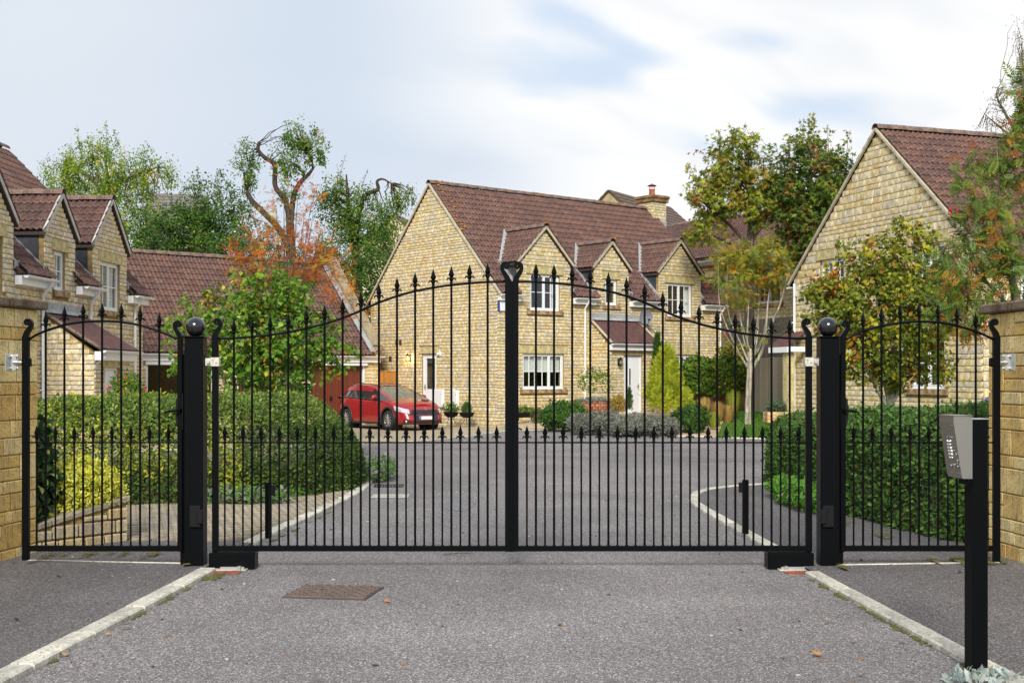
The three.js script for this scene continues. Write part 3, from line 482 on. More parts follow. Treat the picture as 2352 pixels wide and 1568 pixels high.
// entry phone on its post
{
  const b = gd(2246, 1551), g = thing('entry_phone_post', 'black square post carrying a steel entry phone', 'entry phone', [b.x + 0.012, 0, b.z - 0.05], 0.12), h = 1.37;
  new MB().box(0.092, h, 0.092, 0, h / 2, 0, 0.006).build(g, 'post', MT.black); new MB().box(0.10, 0.006, 0.10, 0, h + 0.003, 0, 0.002).build(g, 'cap', MT.galv);
  // housing: its sloping front looks to the drive
  const hs = thing('entry_phone', 'scratched stainless steel entry phone with push buttons', 'entry phone', [b.x + 0.012, 0, b.z - 0.05], 0.12);
  const y0 = 1.055, y1 = 1.385, wd = 0.165, prof = [[-0.052, y0], [-0.052, y1], [-0.158, y1 + 0.006], [-0.158, y1 - 0.03], [-0.112, y0 + 0.015], [-0.105, y0]];
  const side = prism(prof, wd).toNonIndexed(); side.translate(0, 0, 0.06); side.computeVertexNormals(); part(hs, 'housing', uvBox(side), MT.steel);
  new MB().box(0.11, 0.004, wd + 0.012, -0.106, y1 + 0.007, 0.06 - wd / 2, 0.001).build(hs, 'rain_hood', MT.steel);
  const fr = (t, z, lift = 0.002) => v3(lerp(-0.158, -0.112, t) - lift, lerp(y1 - 0.03, y0 + 0.015, t), z);
  const chrome = mat([0.8, 0.8, 0.78], 0.15, { metalness: 1 }), nrm = v3(-0.98, -0.14, 0);
  for (let r = 0; r < 6; r++) for (const z of [-0.012, -0.036]) { const m = part(hs, 'push_button', new THREE.SphereGeometry(0.0085, 10, 8), chrome); m.position.copy(fr(0.36 + r * 0.062, z)); }
  for (const [t, z, r] of [[0.83, 0.035, 0.012], [0.83, -0.04, 0.012], [0.72, 0.04, 0.011], [0.6, 0.04, 0.010]]) { const p = fr(t, z), q = p.clone().addScaledVector(nrm, 0.008); part(hs, 'key_switch', new MB().rod(p, q, r, 14).geo(), chrome); part(hs, 'keyhole', new MB().rod(q, q.clone().addScaledVector(nrm, 0.001), r * 0.45, 10).geo(), MT.dark); }
  for (const [t, z] of [[0.06, 0.03], [0.96, 0.04], [0.96, -0.05], [0.28, 0.0], [0.28, -0.03]]) { const p = fr(t, z); new MB().rod(p, p.clone().addScaledVector(nrm, 0.004), 0.004, 8).build(hs, 'screw', chrome); }
  new MB().box(0.03, 0.36, 0.10, -0.062, 1.20, 0, 0.004).build(hs, 'mounting_bracket', MT.black);
}

// ---------- houses ----------
const stoneGeos = range(4, (s) => {   // a rock-faced stone: x, y from -0.5 to 0.5, z from 0 (bedded) to about 1
  const R = rng(100 + s), nx = 4, ny = 2, pos = [], idx = [];
  for (let j = 0; j <= ny; j++) for (let i = 0; i <= nx; i++) { const e = (i === 0 || i === nx || j === 0 || j === ny), x = i / nx - 0.5, y = j / ny - 0.5; pos.push(x + (e ? 0 : (R() - 0.5) * 0.1), y + (e ? 0 : (R() - 0.5) * 0.2), e ? 0.42 + R() * 0.35 : 0.8 + R() * 0.45); }
  for (let j = 0; j < ny; j++) for (let i = 0; i < nx; i++) { const a = j * (nx + 1) + i; idx.push(a, a + 1, a + nx + 1, a + 1, a + nx + 2, a + nx + 1); }
  const front = pos.length / 3, ring = []; for (let i = 0; i < nx; i++) ring.push(i); for (let j = 0; j < ny; j++) ring.push(j * (nx + 1) + nx); for (let i = nx; i > 0; i--) ring.push(ny * (nx + 1) + i); for (let j = ny; j > 0; j--) ring.push(j * (nx + 1));
  ring.forEach((r) => { pos.push(pos[r * 3], pos[r * 3 + 1], pos[r * 3 + 2]); }); ring.forEach((r) => { pos.push(pos[r * 3], pos[r * 3 + 1], -0.4); });
  const n = ring.length; for (let k = 0; k < n; k++) { const a = front + k, b = front + (k + 1) % n; idx.push(a, a + n, b, b, a + n, b + n); }
  const g = new THREE.BufferGeometry(), uv = []; for (let i = 0; i < pos.length / 3; i++) uv.push(pos[i * 3] * 0.3 + s * 0.37 + pos[i * 3 + 2] * 0.03, pos[i * 3 + 1] * 0.13 + s * 0.21);
  g.setAttribute('position', new THREE.Float32BufferAttribute(pos, 3)); g.setAttribute('uv', new THREE.Float32BufferAttribute(uv, 2)); g.setIndex(idx); g.computeVertexNormals(); return g;
});
const stoneTones = { warm: [[0.60, 0.515, 0.325], [0.58, 0.49, 0.29], [0.63, 0.55, 0.36], [0.55, 0.48, 0.335], [0.61, 0.50, 0.275], [0.51, 0.455, 0.345], [0.65, 0.575, 0.385], [0.56, 0.445, 0.23]] };
stoneTones.pale = stoneTones.warm.map(([r, g, b]) => [r * 1.0, g * 1.02, b * 1.1]);
const stoneSets = Object.fromEntries(Object.entries(stoneTones).map(([k, t]) => [k, { mats: t.map((c) => mat(c, 0.93, with_('stone', 'stoneBump', 0.006))), cols: t.map((c) => lin(...c)), mass: mat([1, 1, 1], 0.93, with_('stone', 'stoneBump', 0.006)) }]));
function spansAt(polys, y) { const xs = []; for (const p of polys) for (let i = 0; i < p.length; i++) { const a = p[i], b = p[(i + 1) % p.length]; if ((a[1] <= y) !== (b[1] <= y)) xs.push(a[0] + (y - a[1]) / (b[1] - a[1]) * (b[0] - a[0])); } xs.sort((a, b) => a - b); const o = []; for (let i = 0; i + 1 < xs.length; i += 2) o.push([xs[i], xs[i + 1]]); return o; }
const meet = (A, B) => { const o = []; for (const a of A) for (const b of B) { const l = Math.max(a[0], b[0]), r = Math.min(a[1], b[1]); if (r - l > 0.05) o.push([l, r]); } return o; };
const rect = (a, b, c, d) => [[a, c], [b, c], [b, d], [a, d]];
function coursed(polys, y0, y1, R, hs, len, basis, out, depth = 0.03) {
  let y = y0; while (y < y1 - 0.03) {
    let h = hs[R() * hs.length | 0]; if (y + h > y1) h = y1 - y;
    for (const [a, b] of meet(spansAt(polys, y + 0.012), spansAt(polys, y + h - 0.012))) {
      let x = a; while (x < b - 0.01) {
        let w = lerp(len[0], len[1], R()); if (x + w > b - len[0] * 0.6) w = b - x;
        const m = T(x + w / 2, y + h / 2, 0).multiply(new THREE.Matrix4().makeRotationZ(R() < 0.5 ? Math.PI : 0)).scale(v3(w - 0.006, h - 0.015, depth * (0.7 + R() * 0.6)));
        out.push({ m: basis.clone().multiply(m), k: R() * 4 | 0, c: R() * 8 | 0, size: Math.sqrt(w * h) }); x += w;
      }
    }
    y += h;
  }
}
const I4 = new THREE.Matrix4();
const leftFace = (x) => new THREE.Matrix4().makeBasis(v3(0, 0, 1), v3(0, 1, 0), v3(-1, 0, 0)).setPosition(x, 0, 0);     // u = z, seen from the left
const rightFace = (x) => new THREE.Matrix4().makeBasis(v3(0, 0, -1), v3(0, 1, 0), v3(1, 0, 0)).setPosition(x, 0, 0);
function placed(mesh, basis) { mesh.applyMatrix4(basis); return mesh; }
function windowAt(parent, basis, u0, u1, v0, v1, o = {}) {
  const z = -0.09, fr = 0.055, f = new MB(), w = u1 - u0, h = v1 - v0; const cs = o.casements ?? [2, 2], rows = o.rows ?? 2;
  f.box(w, fr, 0.07, (u0 + u1) / 2, v0 + fr / 2, z).box(w, fr, 0.07, (u0 + u1) / 2, v1 - fr / 2, z).box(fr, h - 2 * fr, 0.07, u0 + fr / 2, (v0 + v1) / 2, z).box(fr, h - 2 * fr, 0.07, u1 - fr / 2, (v0 + v1) / 2, z);
  if (o.cill !== false) f.box(w + 0.04, 0.03, 0.12, (u0 + u1) / 2, v0 - 0.012, z + 0.045);
  const cells = [], unit = (w - 2 * fr) / cs.length;
  cs.forEach((n, i) => {
    const a = u0 + fr + i * unit, b = a + unit, c = 0.042, lo = v0 + fr, hi = v1 - fr; const zz = z + 0.012;
    f.box(unit - 0.006, c, 0.06, (a + b) / 2, lo + c / 2, zz).box(unit - 0.006, c, 0.06, (a + b) / 2, hi - c / 2, zz).box(c, hi - lo - 2 * c, 0.06, a + 0.003 + c / 2, (lo + hi) / 2, zz).box(c, hi - lo - 2 * c, 0.06, b - 0.003 - c / 2, (lo + hi) / 2, zz);
    const ia = a + 0.003 + c, ib = b - 0.003 - c, ja = lo + c, jb = hi - c;
    for (let k = 1; k < n; k++) f.box(0.024, jb - ja, 0.03, lerp(ia, ib, k / n), (ja + jb) / 2, zz, 0.003);
    for (let k = 1; k < rows; k++) f.box(ib - ia, 0.024, 0.028, (ia + ib) / 2, lerp(ja, jb, k / rows), zz, 0.003);
    for (let p = 0; p < n; p++) for (let q = 0; q < rows; q++) cells.push([lerp(ia, ib, p / n), lerp(ia, ib, (p + 1) / n), lerp(ja, jb, q / rows), lerp(ja, jb, (q + 1) / rows)]);
  });
  const win = placed(f.build(parent, 'window', MT.upvc), basis);
  for (const [a, b, c, d] of cells) { const m = part(win, 'pane', new THREE.BoxGeometry(b - a, d - c, 0.006), MT.glass); m.position.set((a + b) / 2, (c + d) / 2, z + 0.008); }
  if (o.blind) { const m = part(win, 'blind', chamferBox(w - 0.1, h * o.blind, 0.012, 0.003), MT.blind); m.position.set((u0 + u1) / 2, v1 - h * o.blind / 2 - 0.03, z - 0.10); }
  if (o.curtain) for (const s of [0, 1]) { const c = new MB(); for (let k = 0; k < 5; k++) c.rod(v3(0, v0 + 0.02, 0).setX(lerp(u0, u1, s) + (s ? -1 : 1) * (0.05 + k * 0.045)).setZ(z - 0.12 - (k % 2) * 0.02), v3(lerp(u0, u1, s) + (s ? -1 : 1) * (0.05 + k * 0.045), v1 - 0.03, z - 0.12 - (k % 2) * 0.02), 0.03, 7); c.build(win, 'curtain', MT.blind); }
  return win;
}
// one wall: core with real openings, stones in courses, lintels, sills, windows
function wall(house, basis, outline, openings, o) {
  const R = rng(o.seed), holes = openings.map((w) => rect(w.u0, w.u1, w.v0, w.v1)); const th = 0.28;
  const polys = [outline, ...holes];
  placed(part(house, 'wall', prism(outline, th, holes), MT.mortar), basis);
  for (const w of openings) {
    const lh = w.lintel ?? 0.26; if (lh) { const m = part(house, 'lintel', chamferBox(w.u1 - w.u0 + 0.32, lh, 0.08, 0.008), MT.dressed); placed(m, T((w.u0 + w.u1) / 2, w.v1 + lh / 2, -0.012)); placed(m, basis); polys.push(rect(w.u0 - 0.16, w.u1 + 0.16, w.v1, w.v1 + lh)); }
    if (w.sill) { const m = part(house, 'sill', chamferBox(w.u1 - w.u0 + 0.26, 0.15, 0.16, 0.012), MT.sill); placed(m, T((w.u0 + w.u1) / 2, w.v0 - 0.075, 0.0)); placed(m, basis); polys.push(rect(w.u0 - 0.13, w.u1 + 0.13, w.v0 - 0.15, w.v0)); }
    if (w.kind === 'window') windowAt(house, basis, w.u0, w.u1, w.v0, w.v1, w);
  }
  for (const b of o.blocked ?? []) polys.push(b);
  const ys = outline.map((p) => p[1]); const list = [];
  if (o.stones !== false) coursed(polys, Math.max(Math.min(...ys), o.from ?? -9), Math.max(...ys), R, o.courses ?? [0.085, 0.10, 0.11, 0.12, 0.14], o.lengths ?? [0.14, 0.42], basis, list, o.proud ?? 0.03);
  return list;
}
function layStones(house, list, set = 'warm', most = 300, hidden = null) { const s = stoneSets[set]; pieces(house, 'stone', 'stonework', stoneGeos, s.mats, s.cols, s.mass, list, most, hidden); }
// roof tiles with two rolls
function rollTile(w, len, roll, t, seg = 12) {
  const pos = [], idx = [], uv = [], prof = (x) => roll * (0.5 + 0.5 * Math.cos((x / w) * 4 * Math.PI)) ** 0.8;
  for (let i = 0; i <= seg; i++) { const x = (i / seg - 0.5) * w, z = prof(x); pos.push(x, 0, z + t * 1.75, x, len, z + t * 0.35, x, 0, z + t * 1.75, x, 0.004, z + t * 0.2); uv.push(x, 0, x, len, x, 0, x, -0.02); }
  for (let i = 0; i < seg; i++) { const a = i * 4, b = a + 4; idx.push(a, b, a + 1, b, b + 1, a + 1, a + 2, a + 3, b + 2, b + 2, a + 3, b + 3); }
  const g = new THREE.BufferGeometry(); g.setAttribute('position', new THREE.Float32BufferAttribute(pos, 3)); g.setAttribute('uv', new THREE.Float32BufferAttribute(uv, 2)); g.setIndex(idx); g.computeVertexNormals(); return g;
}
const TW = 0.298, TL = 0.295, tileGeo = rollTile(TW - 0.002, 0.345, 0.052, 0.022), plainTile = chamferBox(0.163, 0.17, 0.014, 0.003).clone().translate(0, 0.085, 0.012);
const tileTones = [[0.150, 0.080, 0.062], [0.128, 0.070, 0.057], [0.168, 0.090, 0.066], [0.116, 0.068, 0.058], [0.142, 0.082, 0.068], [0.175, 0.098, 0.076]];
const tileSet = { mats: tileTones.map((c) => mat(c, 0.88, with_('tile', 'tileBump', 0.004, { side: THREE.DoubleSide }))), cols: tileTones.map((c) => lin(...c)), mass: mat([1, 1, 1], 0.88, with_('tile', 'tileBump', 0.004, { side: THREE.DoubleSide })) };
const plainTones = [[0.105, 0.048, 0.044], [0.120, 0.052, 0.046], [0.092, 0.046, 0.044], [0.130, 0.060, 0.052]];
const plainSet = { mats: plainTones.map((c) => mat(c, 0.85, with_('tile', 'tileBump', 0.003))), cols: plainTones.map((c) => lin(...c)), mass: mat([1, 1, 1], 0.85, with_('tile', 'tileBump', 0.003)) };
// tiles on a slope: o = lower left corner, along = eaves direction, up = up the slope
function tileSlope(o, along, up, len, rise, keep, R, out, w = TW, e = TL) {
  const n = new V3().crossVectors(along, up).normalize(), rows = Math.round((rise - 0.05) / e), cols = Math.round(len / w); e = (rise - 0.05) / rows;
  for (let j = 0; j < rows; j++) for (let i = 0; i < cols; i++) {
    const x = (i + 0.5) * len / cols, s = j * e, p = o.clone().addScaledVector(along, x).addScaledVector(up, s), mid = p.clone().addScaledVector(up, e * 0.5);
    if (!keep(mid, x, s)) continue;
    const tilt = (R() - 0.5) * 0.012, m = new THREE.Matrix4().makeBasis(along, up, n).setPosition(p.addScaledVector(n, (R() - 0.5) * 0.004)).multiply(new THREE.Matrix4().makeRotationZ(tilt));
    out.push({ m, k: 0, c: R() * 60 | 0, size: 0.3 });
  }
}
const halfRound = (r, len, y = 1) => { const g = new THREE.CylinderGeometry(r, r, len, 10, 1, false, Math.PI / 2, Math.PI); g.rotateX(-Math.PI / 2); g.scale(1, y, 1); return uvBox(g); };   // open below, along z
const ridgeGeo = (() => { const m = new MB(), g = new THREE.CylinderGeometry(0.125, 0.125, 0.44, 10, 1, true, 0, Math.PI); g.rotateZ(Math.PI / 2); g.rotateX(-Math.PI / 2 + Math.PI); return uvBox(g.toNonIndexed()); })();
function ridgeTiles(house, a, b, name = 'ridge_tile') {
  const d = b.clone().sub(a), n = Math.max(1, Math.round(d.length() / 0.45)), q = new THREE.Quaternion().setFromUnitVectors(v3(1, 0, 0), d.clone().normalize()), mt = ridgeTiles.m ??= [mat([0.16, 0.11, 0.09], 0.9, with_('tile', 'tileBump', 0.004, { side: THREE.DoubleSide })), mat([0.19, 0.13, 0.10], 0.9, with_('tile', 'tileBump', 0.004, { side: THREE.DoubleSide }))];
  for (let i = 0; i < n; i++) { const m = part(house, name, ridgeTiles.g ??= (() => { const pos = [], idx = [], k = 8; for (let e = 0; e < 2; e++) for (let j = 0; j <= k; j++) { const t = j / k * Math.PI, r = 0.13; pos.push((e - 0.5) * 0.46, Math.sin(t) * r - 0.03, Math.cos(t) * r); } for (let j = 0; j < k; j++) idx.push(j, j + k + 1, j + 1, j + 1, j + k + 1, j + k + 2); const g = new THREE.BufferGeometry(); g.setAttribute('position', new THREE.Float32BufferAttribute(pos, 3)); g.setIndex(idx); g.computeVertexNormals(); const u = uvBox(g); u.computeVertexNormals(); return u; })(), mt[i % 2]); m.position.copy(a.clone().lerp(b, (i + 0.5) / n)); m.position.y += (i % 2) * 0.006; m.quaternion.copy(q); m.scale.x = d.length() / n / 0.45; }
}
function gutter(house, a, b) {   // half round gutter with a board below
  const d = b.clone().sub(a), L = d.length(), m = new MB(); const k = 10, pos = [], idx = [];
  for (let e = 0; e < 2; e++) for (let j = 0; j <= k; j++) { const t = Math.PI + j / k * Math.PI; pos.push((e - 0.5) * L, Math.sin(t) * 0.055, Math.cos(t) * 0.06); }
  for (let j = 0; j < k; j++) idx.push(j, j + 1, j + k + 1, j + 1, j + k + 2, j + k + 1);
  for (let e = 0; e < 2; e++) for (let j = 1; j < k; j++) idx.push(e * (k + 1), e * (k + 1) + j, e * (k + 1) + j + 1);
  const g = new THREE.BufferGeometry(); g.setAttribute('position', new THREE.Float32BufferAttribute(pos, 3)); g.setIndex(idx); m.add(g);
  m.box(L, 0.012, 0.012, 0, 0.0, 0.06, 0.003).box(L, 0.012, 0.012, 0, 0.0, -0.06, 0.003);
  const o = part(house, 'gutter', m.geo(), (gutter.m ??= mat([0.80, 0.81, 0.82], 0.32, { side: THREE.DoubleSide }))); o.position.copy(a.clone().add(b).multiplyScalar(0.5)); o.quaternion.setFromUnitVectors(v3(1, 0, 0), d.normalize()); return o;
}
function downpipe(house, x, z, top, bottom, kick = 0.2) {
  const m = new MB(), zz = z - kick; m.tube([v3(x, top, z), v3(x, top - 0.08, z), v3(x, top - 0.30, zz), v3(x, top - 0.4, zz)], [0.034, 0.034, 0.034, 0.034], 10).rod(v3(x, top - 0.38, zz), v3(x, bottom, zz), 0.034, 10);
  for (let y = bottom + 0.3; y < top - 0.4; y += 1.3) m.box(0.12, 0.035, 0.07, x, y, zz - 0.02, 0.006); return m.build(house, 'downpipe', MT.upvc);
}
function lantern(name, label, p, turn, lit) {
  const g = thing(name, label, 'lamp', p, turn), m = MT.blackMatt;
  new MB().box(0.09, 0.26, 0.015, 0, 0, 0.006).rod(v3(0, 0.06, 0.01), v3(0, 0.06, 0.1), 0.012, 8).build(g, 'back_plate', m);
  new MB().lathe([[0.001, 0.20], [0.012, 0.185], [0.012, 0.17], [0.045, 0.14], [0.085, 0.10], [0.09, 0.085], [0.0, 0.085]].reverse(), 6, T(0, 0, 0.11)).build(g, 'roof', m);
  const cage = new MB(); for (let k = 0; k < 6; k++) { const a = k / 6 * 6.283; cage.rod(v3(Math.cos(a) * 0.078, 0.085, 0.11 + Math.sin(a) * 0.078), v3(Math.cos(a) * 0.055, -0.11, 0.11 + Math.sin(a) * 0.055), 0.006, 5); } cage.lathe([[0, -0.15], [0.02, -0.14], [0.06, -0.115], [0.06, -0.10], [0, -0.10]], 6, T(0, 0, 0.11)).build(g, 'cage', m);
  part(g, 'glass', new THREE.CylinderGeometry(0.07, 0.05, 0.185, 6, 1, true), MT.glass).position.set(0, -0.012, 0.11);
  if (lit) {
    part(g, 'bulb', new MB().lathe([[0, 0.06], [0.02, 0.05], [0.03, 0.02], [0.03, -0.03], [0.015, -0.06], [0, -0.065]].reverse(), 12, T(0, 0, 0.11)).geo(), mat([0.9, 0.8, 0.6], 0.5, { emissive: lin(1, 0.55, 0.14), emissiveIntensity: 2.2 }));
    const l = new THREE.PointLight(new THREE.Color(1, 0.62, 0.25), 0.55, 6, 2); l.position.set(0, 0, 0.11); l.castShadow = true; l.shadow.radius = 1.5; g.add(l);
  } else part(g, 'bulb', new THREE.SphereGeometry(0.028, 10, 8), MT.blind).position.set(0, -0.01, 0.11);
  return g;
}
// ---- the house type with three wall dormers; local x along the front, z towards the viewer of the front ----
function dormerHouse(h) {
  const g = thing(h.name, h.label, 'house', [h.at[0], h.y ?? 0, -h.at[1]], h.turn), { L, W } = h, R = rng(h.seed), mx = h.mirror ? (x) => L - x : (x) => x;
  const rw = h.roofWall ?? 4.58, ridge = rw + W / 2, y0 = -0.4, eave = rw - 0.06;
  const D = (h.mirror ? [[1.10, 3.42, 1], [4.97, 6.67, 0], [7.77, 10.09, 1]] : h.dormers ?? [[0.91, 3.23, 1], [4.33, 6.03, 0], [7.58, 9.85, 1]]).map(([a, b, big]) => ({ a, b, m: (a + b) / 2, half: (b - a) / 2, apex: 5.54 + (b - a) / 2, big }));
  const rs = ridge - 0; void rs;
  // front wall
  const out = [[0, y0], [L, y0], [L, eave]]; for (const d of [...D].reverse()) out.push([d.b, eave], [d.b, d.apex - d.half - 0.12], [d.m, d.apex - 0.12], [d.a, d.apex - d.half - 0.12], [d.a, eave]); out.push([0, eave]);
  const op = []; for (const d of D) op.push(d.big ? { kind: 'window', u0: d.m - 0.68, u1: d.m + 0.68, v0: 3.85, v1: 5.09, sill: true, casements: [2, 2], curtain: true } : { kind: 'window', u0: d.m - 0.30, u1: d.m + 0.30, v0: 4.15, v1: 5.07, sill: true, casements: [h.mirror ? 2 : 1], rows: h.mirror ? 2 : 1, curtain: h.mirror });
  const P = { a: 4.24, b: 6.42, p: h.porch ?? 0.92 }; if (h.mirror) [P.a, P.b] = [L - 6.42, L - 4.24];
  if (h.ground !== false) op.push({ kind: 'window', u0: mx(h.mirror ? 2.94 : 1.08), u1: mx(h.mirror ? 1.08 : 2.94), v0: 1.18, v1: 2.39, sill: true, casements: [2, 2, 2], blind: 0.5 }, { kind: 'window', u0: mx(h.mirror ? 9.65 : 7.9), u1: mx(h.mirror ? 7.9 : 9.65), v0: 1.2, v1: 2.43, sill: true, casements: [2, 2, 2] });
  const stones = wall(g, I4, out, op, { seed: h.seed, blocked: [rect(P.a, P.b, y0 - 0.01, 2.7)], from: -0.1 });
  // gable to the left
  const gable = [[-W, y0], [0, y0], [0, eave], [-W / 2, ridge - 0.06], [-W, eave]];
  stones.push(...wall(g, leftFace(0), gable, h.gable ?? [], { seed: h.seed + 1, from: -0.1, stones: h.gableStones !== false }));
  placed(part(g, 'wall', prism(gable.map(([u, v]) => [-u, v]).reverse().map(([u, v]) => [u, v]), 0.28), MT.mortar), rightFace(L));
  new MB().box(L - 0.6, eave - y0, 0.28, L / 2, (eave + y0) / 2, -W + 0.15).build(g, 'wall', MT.mortar);
  new MB().box(L - 0.6, 0.2, W - 0.6, L / 2, 2.65, -W / 2).build(g, 'floor', MT.room);
  layStones(g, stones, h.tone ?? 'warm', 300, h.hidden);
  // roof: deck in strips, tiles
  const up = v3(0, 1, -1).normalize(), al = v3(1, 0, 0), zf = 0.23, slopeLen = (W / 2 + zf) * Math.SQRT2, tiles = [];
  const deck = new MB(); const strip = (xa, xb, zs) => { const a = v3((xa + xb) / 2, rw - zs - 0.04, zs), b = v3((xa + xb) / 2, ridge - 0.04, -W / 2); deck.add(chamferBox(xb - xa, b.distanceTo(a), 0.05, 0.005), T(...a.clone().add(b).multiplyScalar(0.5).toArray()).multiply(new THREE.Matrix4().makeBasis(al, up, new V3().crossVectors(al, up)))); };
  let x = -0.04; for (const d of D) { strip(x, d.a, zf - 0.05); strip(d.a, d.b, -(d.apex - d.half - rw)); x = d.b; } strip(x, L + 0.04, zf - 0.05);
  deck.add(chamferBox(L + 0.08, slopeLen, 0.05, 0.005), T(L / 2, (rw + ridge) / 2 - 0.14, -W * 0.75 - 0.1).multiply(new THREE.Matrix4().makeBasis(al, v3(0, 1, 1).normalize(), v3(0, 1, -1).normalize()))); deck.build(g, 'roof_deck', MT.roofDeck);
  tileSlope(v3(-0.05, rw - zf, zf), al, up, L + 0.10, slopeLen - 0.06, (p) => !D.some((d) => Math.abs(p.x - d.m) < d.half + 0.02 && p.y < d.apex - Math.abs(p.x - d.m) + 0.02), R, tiles);
  // rear slope: only its verge shows
  tileSlope(v3(L + 0.05, rw - zf, -W - zf), v3(-1, 0, 0), v3(0, 1, 1).normalize(), L + 0.10, slopeLen - 0.06, (p, i) => true, R, tiles);
  for (const d of D) {
    const e = d.half + 0.10, dz = 0.11, len = e * Math.SQRT2;
    for (const s of [-1, 1]) {
      const o = v3(d.m + s * e, d.apex - e, dz), upd = v3(-s, 1, 0).normalize(), alo = v3(0, 0, -s), back = -(d.apex - rw) - 0.1;
      tileSlope(s < 0 ? v3(o.x, o.y, back) : o, alo, upd, dz - back, len - 0.03, (p) => p.z > -(p.y - rw) - 0.16, R, tiles);
      const b0 = v3(d.m + s * e, d.apex - e - 0.05, dz - 0.03), bm = new MB(), N = [[b0.x, b0.y, b0.z], [d.m, d.apex - 0.05, dz - 0.03], [d.m, d.apex - 0.05, -(d.apex - rw)], [b0.x, b0.y, -(d.apex - e - rw)]].map((q) => v3(...q)), gg = new THREE.BufferGeometry(), ps = []; for (const t of [0, 1]) for (const q of N) ps.push(q.x, q.y - t * 0.04, q.z);
      gg.setAttribute('position', new THREE.Float32BufferAttribute(ps, 3)); gg.setIndex([0, 1, 2, 0, 2, 3, 4, 6, 5, 4, 7, 6, 0, 4, 1, 1, 4, 5, 3, 2, 6, 3, 6, 7, 0, 3, 7, 0, 7, 4]); const fl = gg.toNonIndexed(); fl.computeVertexNormals(); bm.add(fl); bm.build(g, 'dormer_deck', (dormerHouse.dd ??= mat([0.06, 0.04, 0.035], 0.95, { side: THREE.DoubleSide })));
      // cheek of lead
      const ch = d.apex - d.half - 0.05, zb = -(ch - rw); const cg = prism(s < 0 ? [[zb, ch], [-0.12, rw + 0.10], [-0.12, ch]] : [[-zb, ch], [0.12, ch], [0.12, rw + 0.10]], 0.03); placed(part(g, 'dormer_cheek', cg, MT.lead), s < 0 ? leftFace(d.a - 0.02 + 0.0) : rightFace(d.b + 0.02));
      new MB().box(0.03, 0.16, -zb - 0.05, s < 0 ? d.a - 0.045 : d.b + 0.045, ch - 0.07, zb / 2 + 0.0, 0.006).build(g, 'cheek_board', MT.lead);
      // lead in the valley and at the foot of the cheek
      const va = v3(d.m + s * e, d.apex - e + 0.08, -(d.apex - e - rw) + 0.05), vb = v3(d.m + s * 0.04, d.apex + 0.09, -(d.apex - rw) + 0.05); new MB().bar(va, vb, 0.17, 0.012, v3(0, 1, 1), 0.003).build(g, 'valley_flashing', MT.leadPale);
      const fx = (s < 0 ? d.a : d.b) + s * 0.09; new MB().bar(v3(fx, rw - 0.05 + 0.09, 0.05), v3(fx, ch + 0.09, zb), 0.17, 0.012, v3(0, 1, 1), 0.003).box(0.22, 0.18, 0.02, fx, rw - 0.02, 0.05, 0.005).build(g, 'cheek_flashing', MT.leadPale);
      new MB().bar(v3(d.m + s * (e + 0.0), d.apex - e - 0.0, 0.06), v3(d.m, d.apex - 0.0, 0.06), 0.09, 0.075, v3(0, 0, 1), 0.006).build(g, 'verge', h.vergeMat ?? MT.verge);
    }
    ridgeTiles(g, v3(d.m, d.apex + 0.04, dz), v3(d.m, d.apex + 0.04, -(d.apex - rw) - 0.05));
  }
  for (const s of [0, 1]) { const X = s ? L + 0.04 : -0.04; new MB().bar(v3(X, rw - zf - 0.02, zf), v3(X, ridge - 0.0, -W / 2), 0.07, 0.10, v3(1, 0, 0), 0.006).bar(v3(X, rw - zf - 0.02, -W - zf), v3(X, ridge, -W / 2), 0.07, 0.10, v3(1, 0, 0), 0.006).build(g, 'verge', MT.verge); }
  ridgeTiles(g, v3(-0.08, ridge + 0.05, -W / 2), v3(L + 0.08, ridge + 0.05, -W / 2));
  pieces(g, 'roof_tile', 'roof_tiles', [tileGeo], tileSet.mats, tileSet.cols, tileSet.mass, tiles, 300);
  // gutters and boards between the dormers
  let gx0 = -0.02; const ends = [...D.map((d) => [d.a, d.b]), [L + 0.02, 0]]; ends.forEach(([a, b], i) => {
    const p = gx0, q = a; gx0 = b; if (q - p < 0.2) return; gutter(g, v3(p + (i ? 0.02 : -0.03), rw - zf - 0.03, zf + 0.055), v3(q + 0.08, rw - zf - 0.03, zf + 0.055));
    new MB().box(q - p - 0.04, 0.20, 0.16, (p + q) / 2, rw - zf - 0.13, 0.11, 0.006).build(g, 'fascia', MT.upvc);
  });
  for (const px of h.pipes) downpipe(g, px, zf + 0.05, rw - zf - 0.06, h.pipeFoot ?? 0.25);
  // porch
  const pf = leftFace(P.a), pt = 3.62, pe = 2.78, po = [[0, y0], [P.p, y0], [P.p, pe - 0.10], [0, pt - 0.02]], ps = wall(g, leftFace(P.a), po, [], { seed: h.seed + 5, from: -0.1 });
  const door = h.mirror ? [L - 5.83, L - 4.90] : [4.90, 5.83];
  ps.push(...wall(g, T(0, 0, P.p), [[P.a, y0], [P.b, y0], [P.b, pe - 0.10], [P.a, pe - 0.10]], [{ kind: 'door', u0: door[0], u1: door[1], v0: 0.30, v1: 2.36, lintel: 0.2 }], { seed: h.seed + 6, from: -0.1 }));
  placed(part(g, 'wall', prism(po.map(([a, b]) => [-a, b]).reverse(), 0.2), MT.mortar), rightFace(P.b));
  layStones(g, ps, h.tone ?? 'warm', h.porchStones ?? 150);
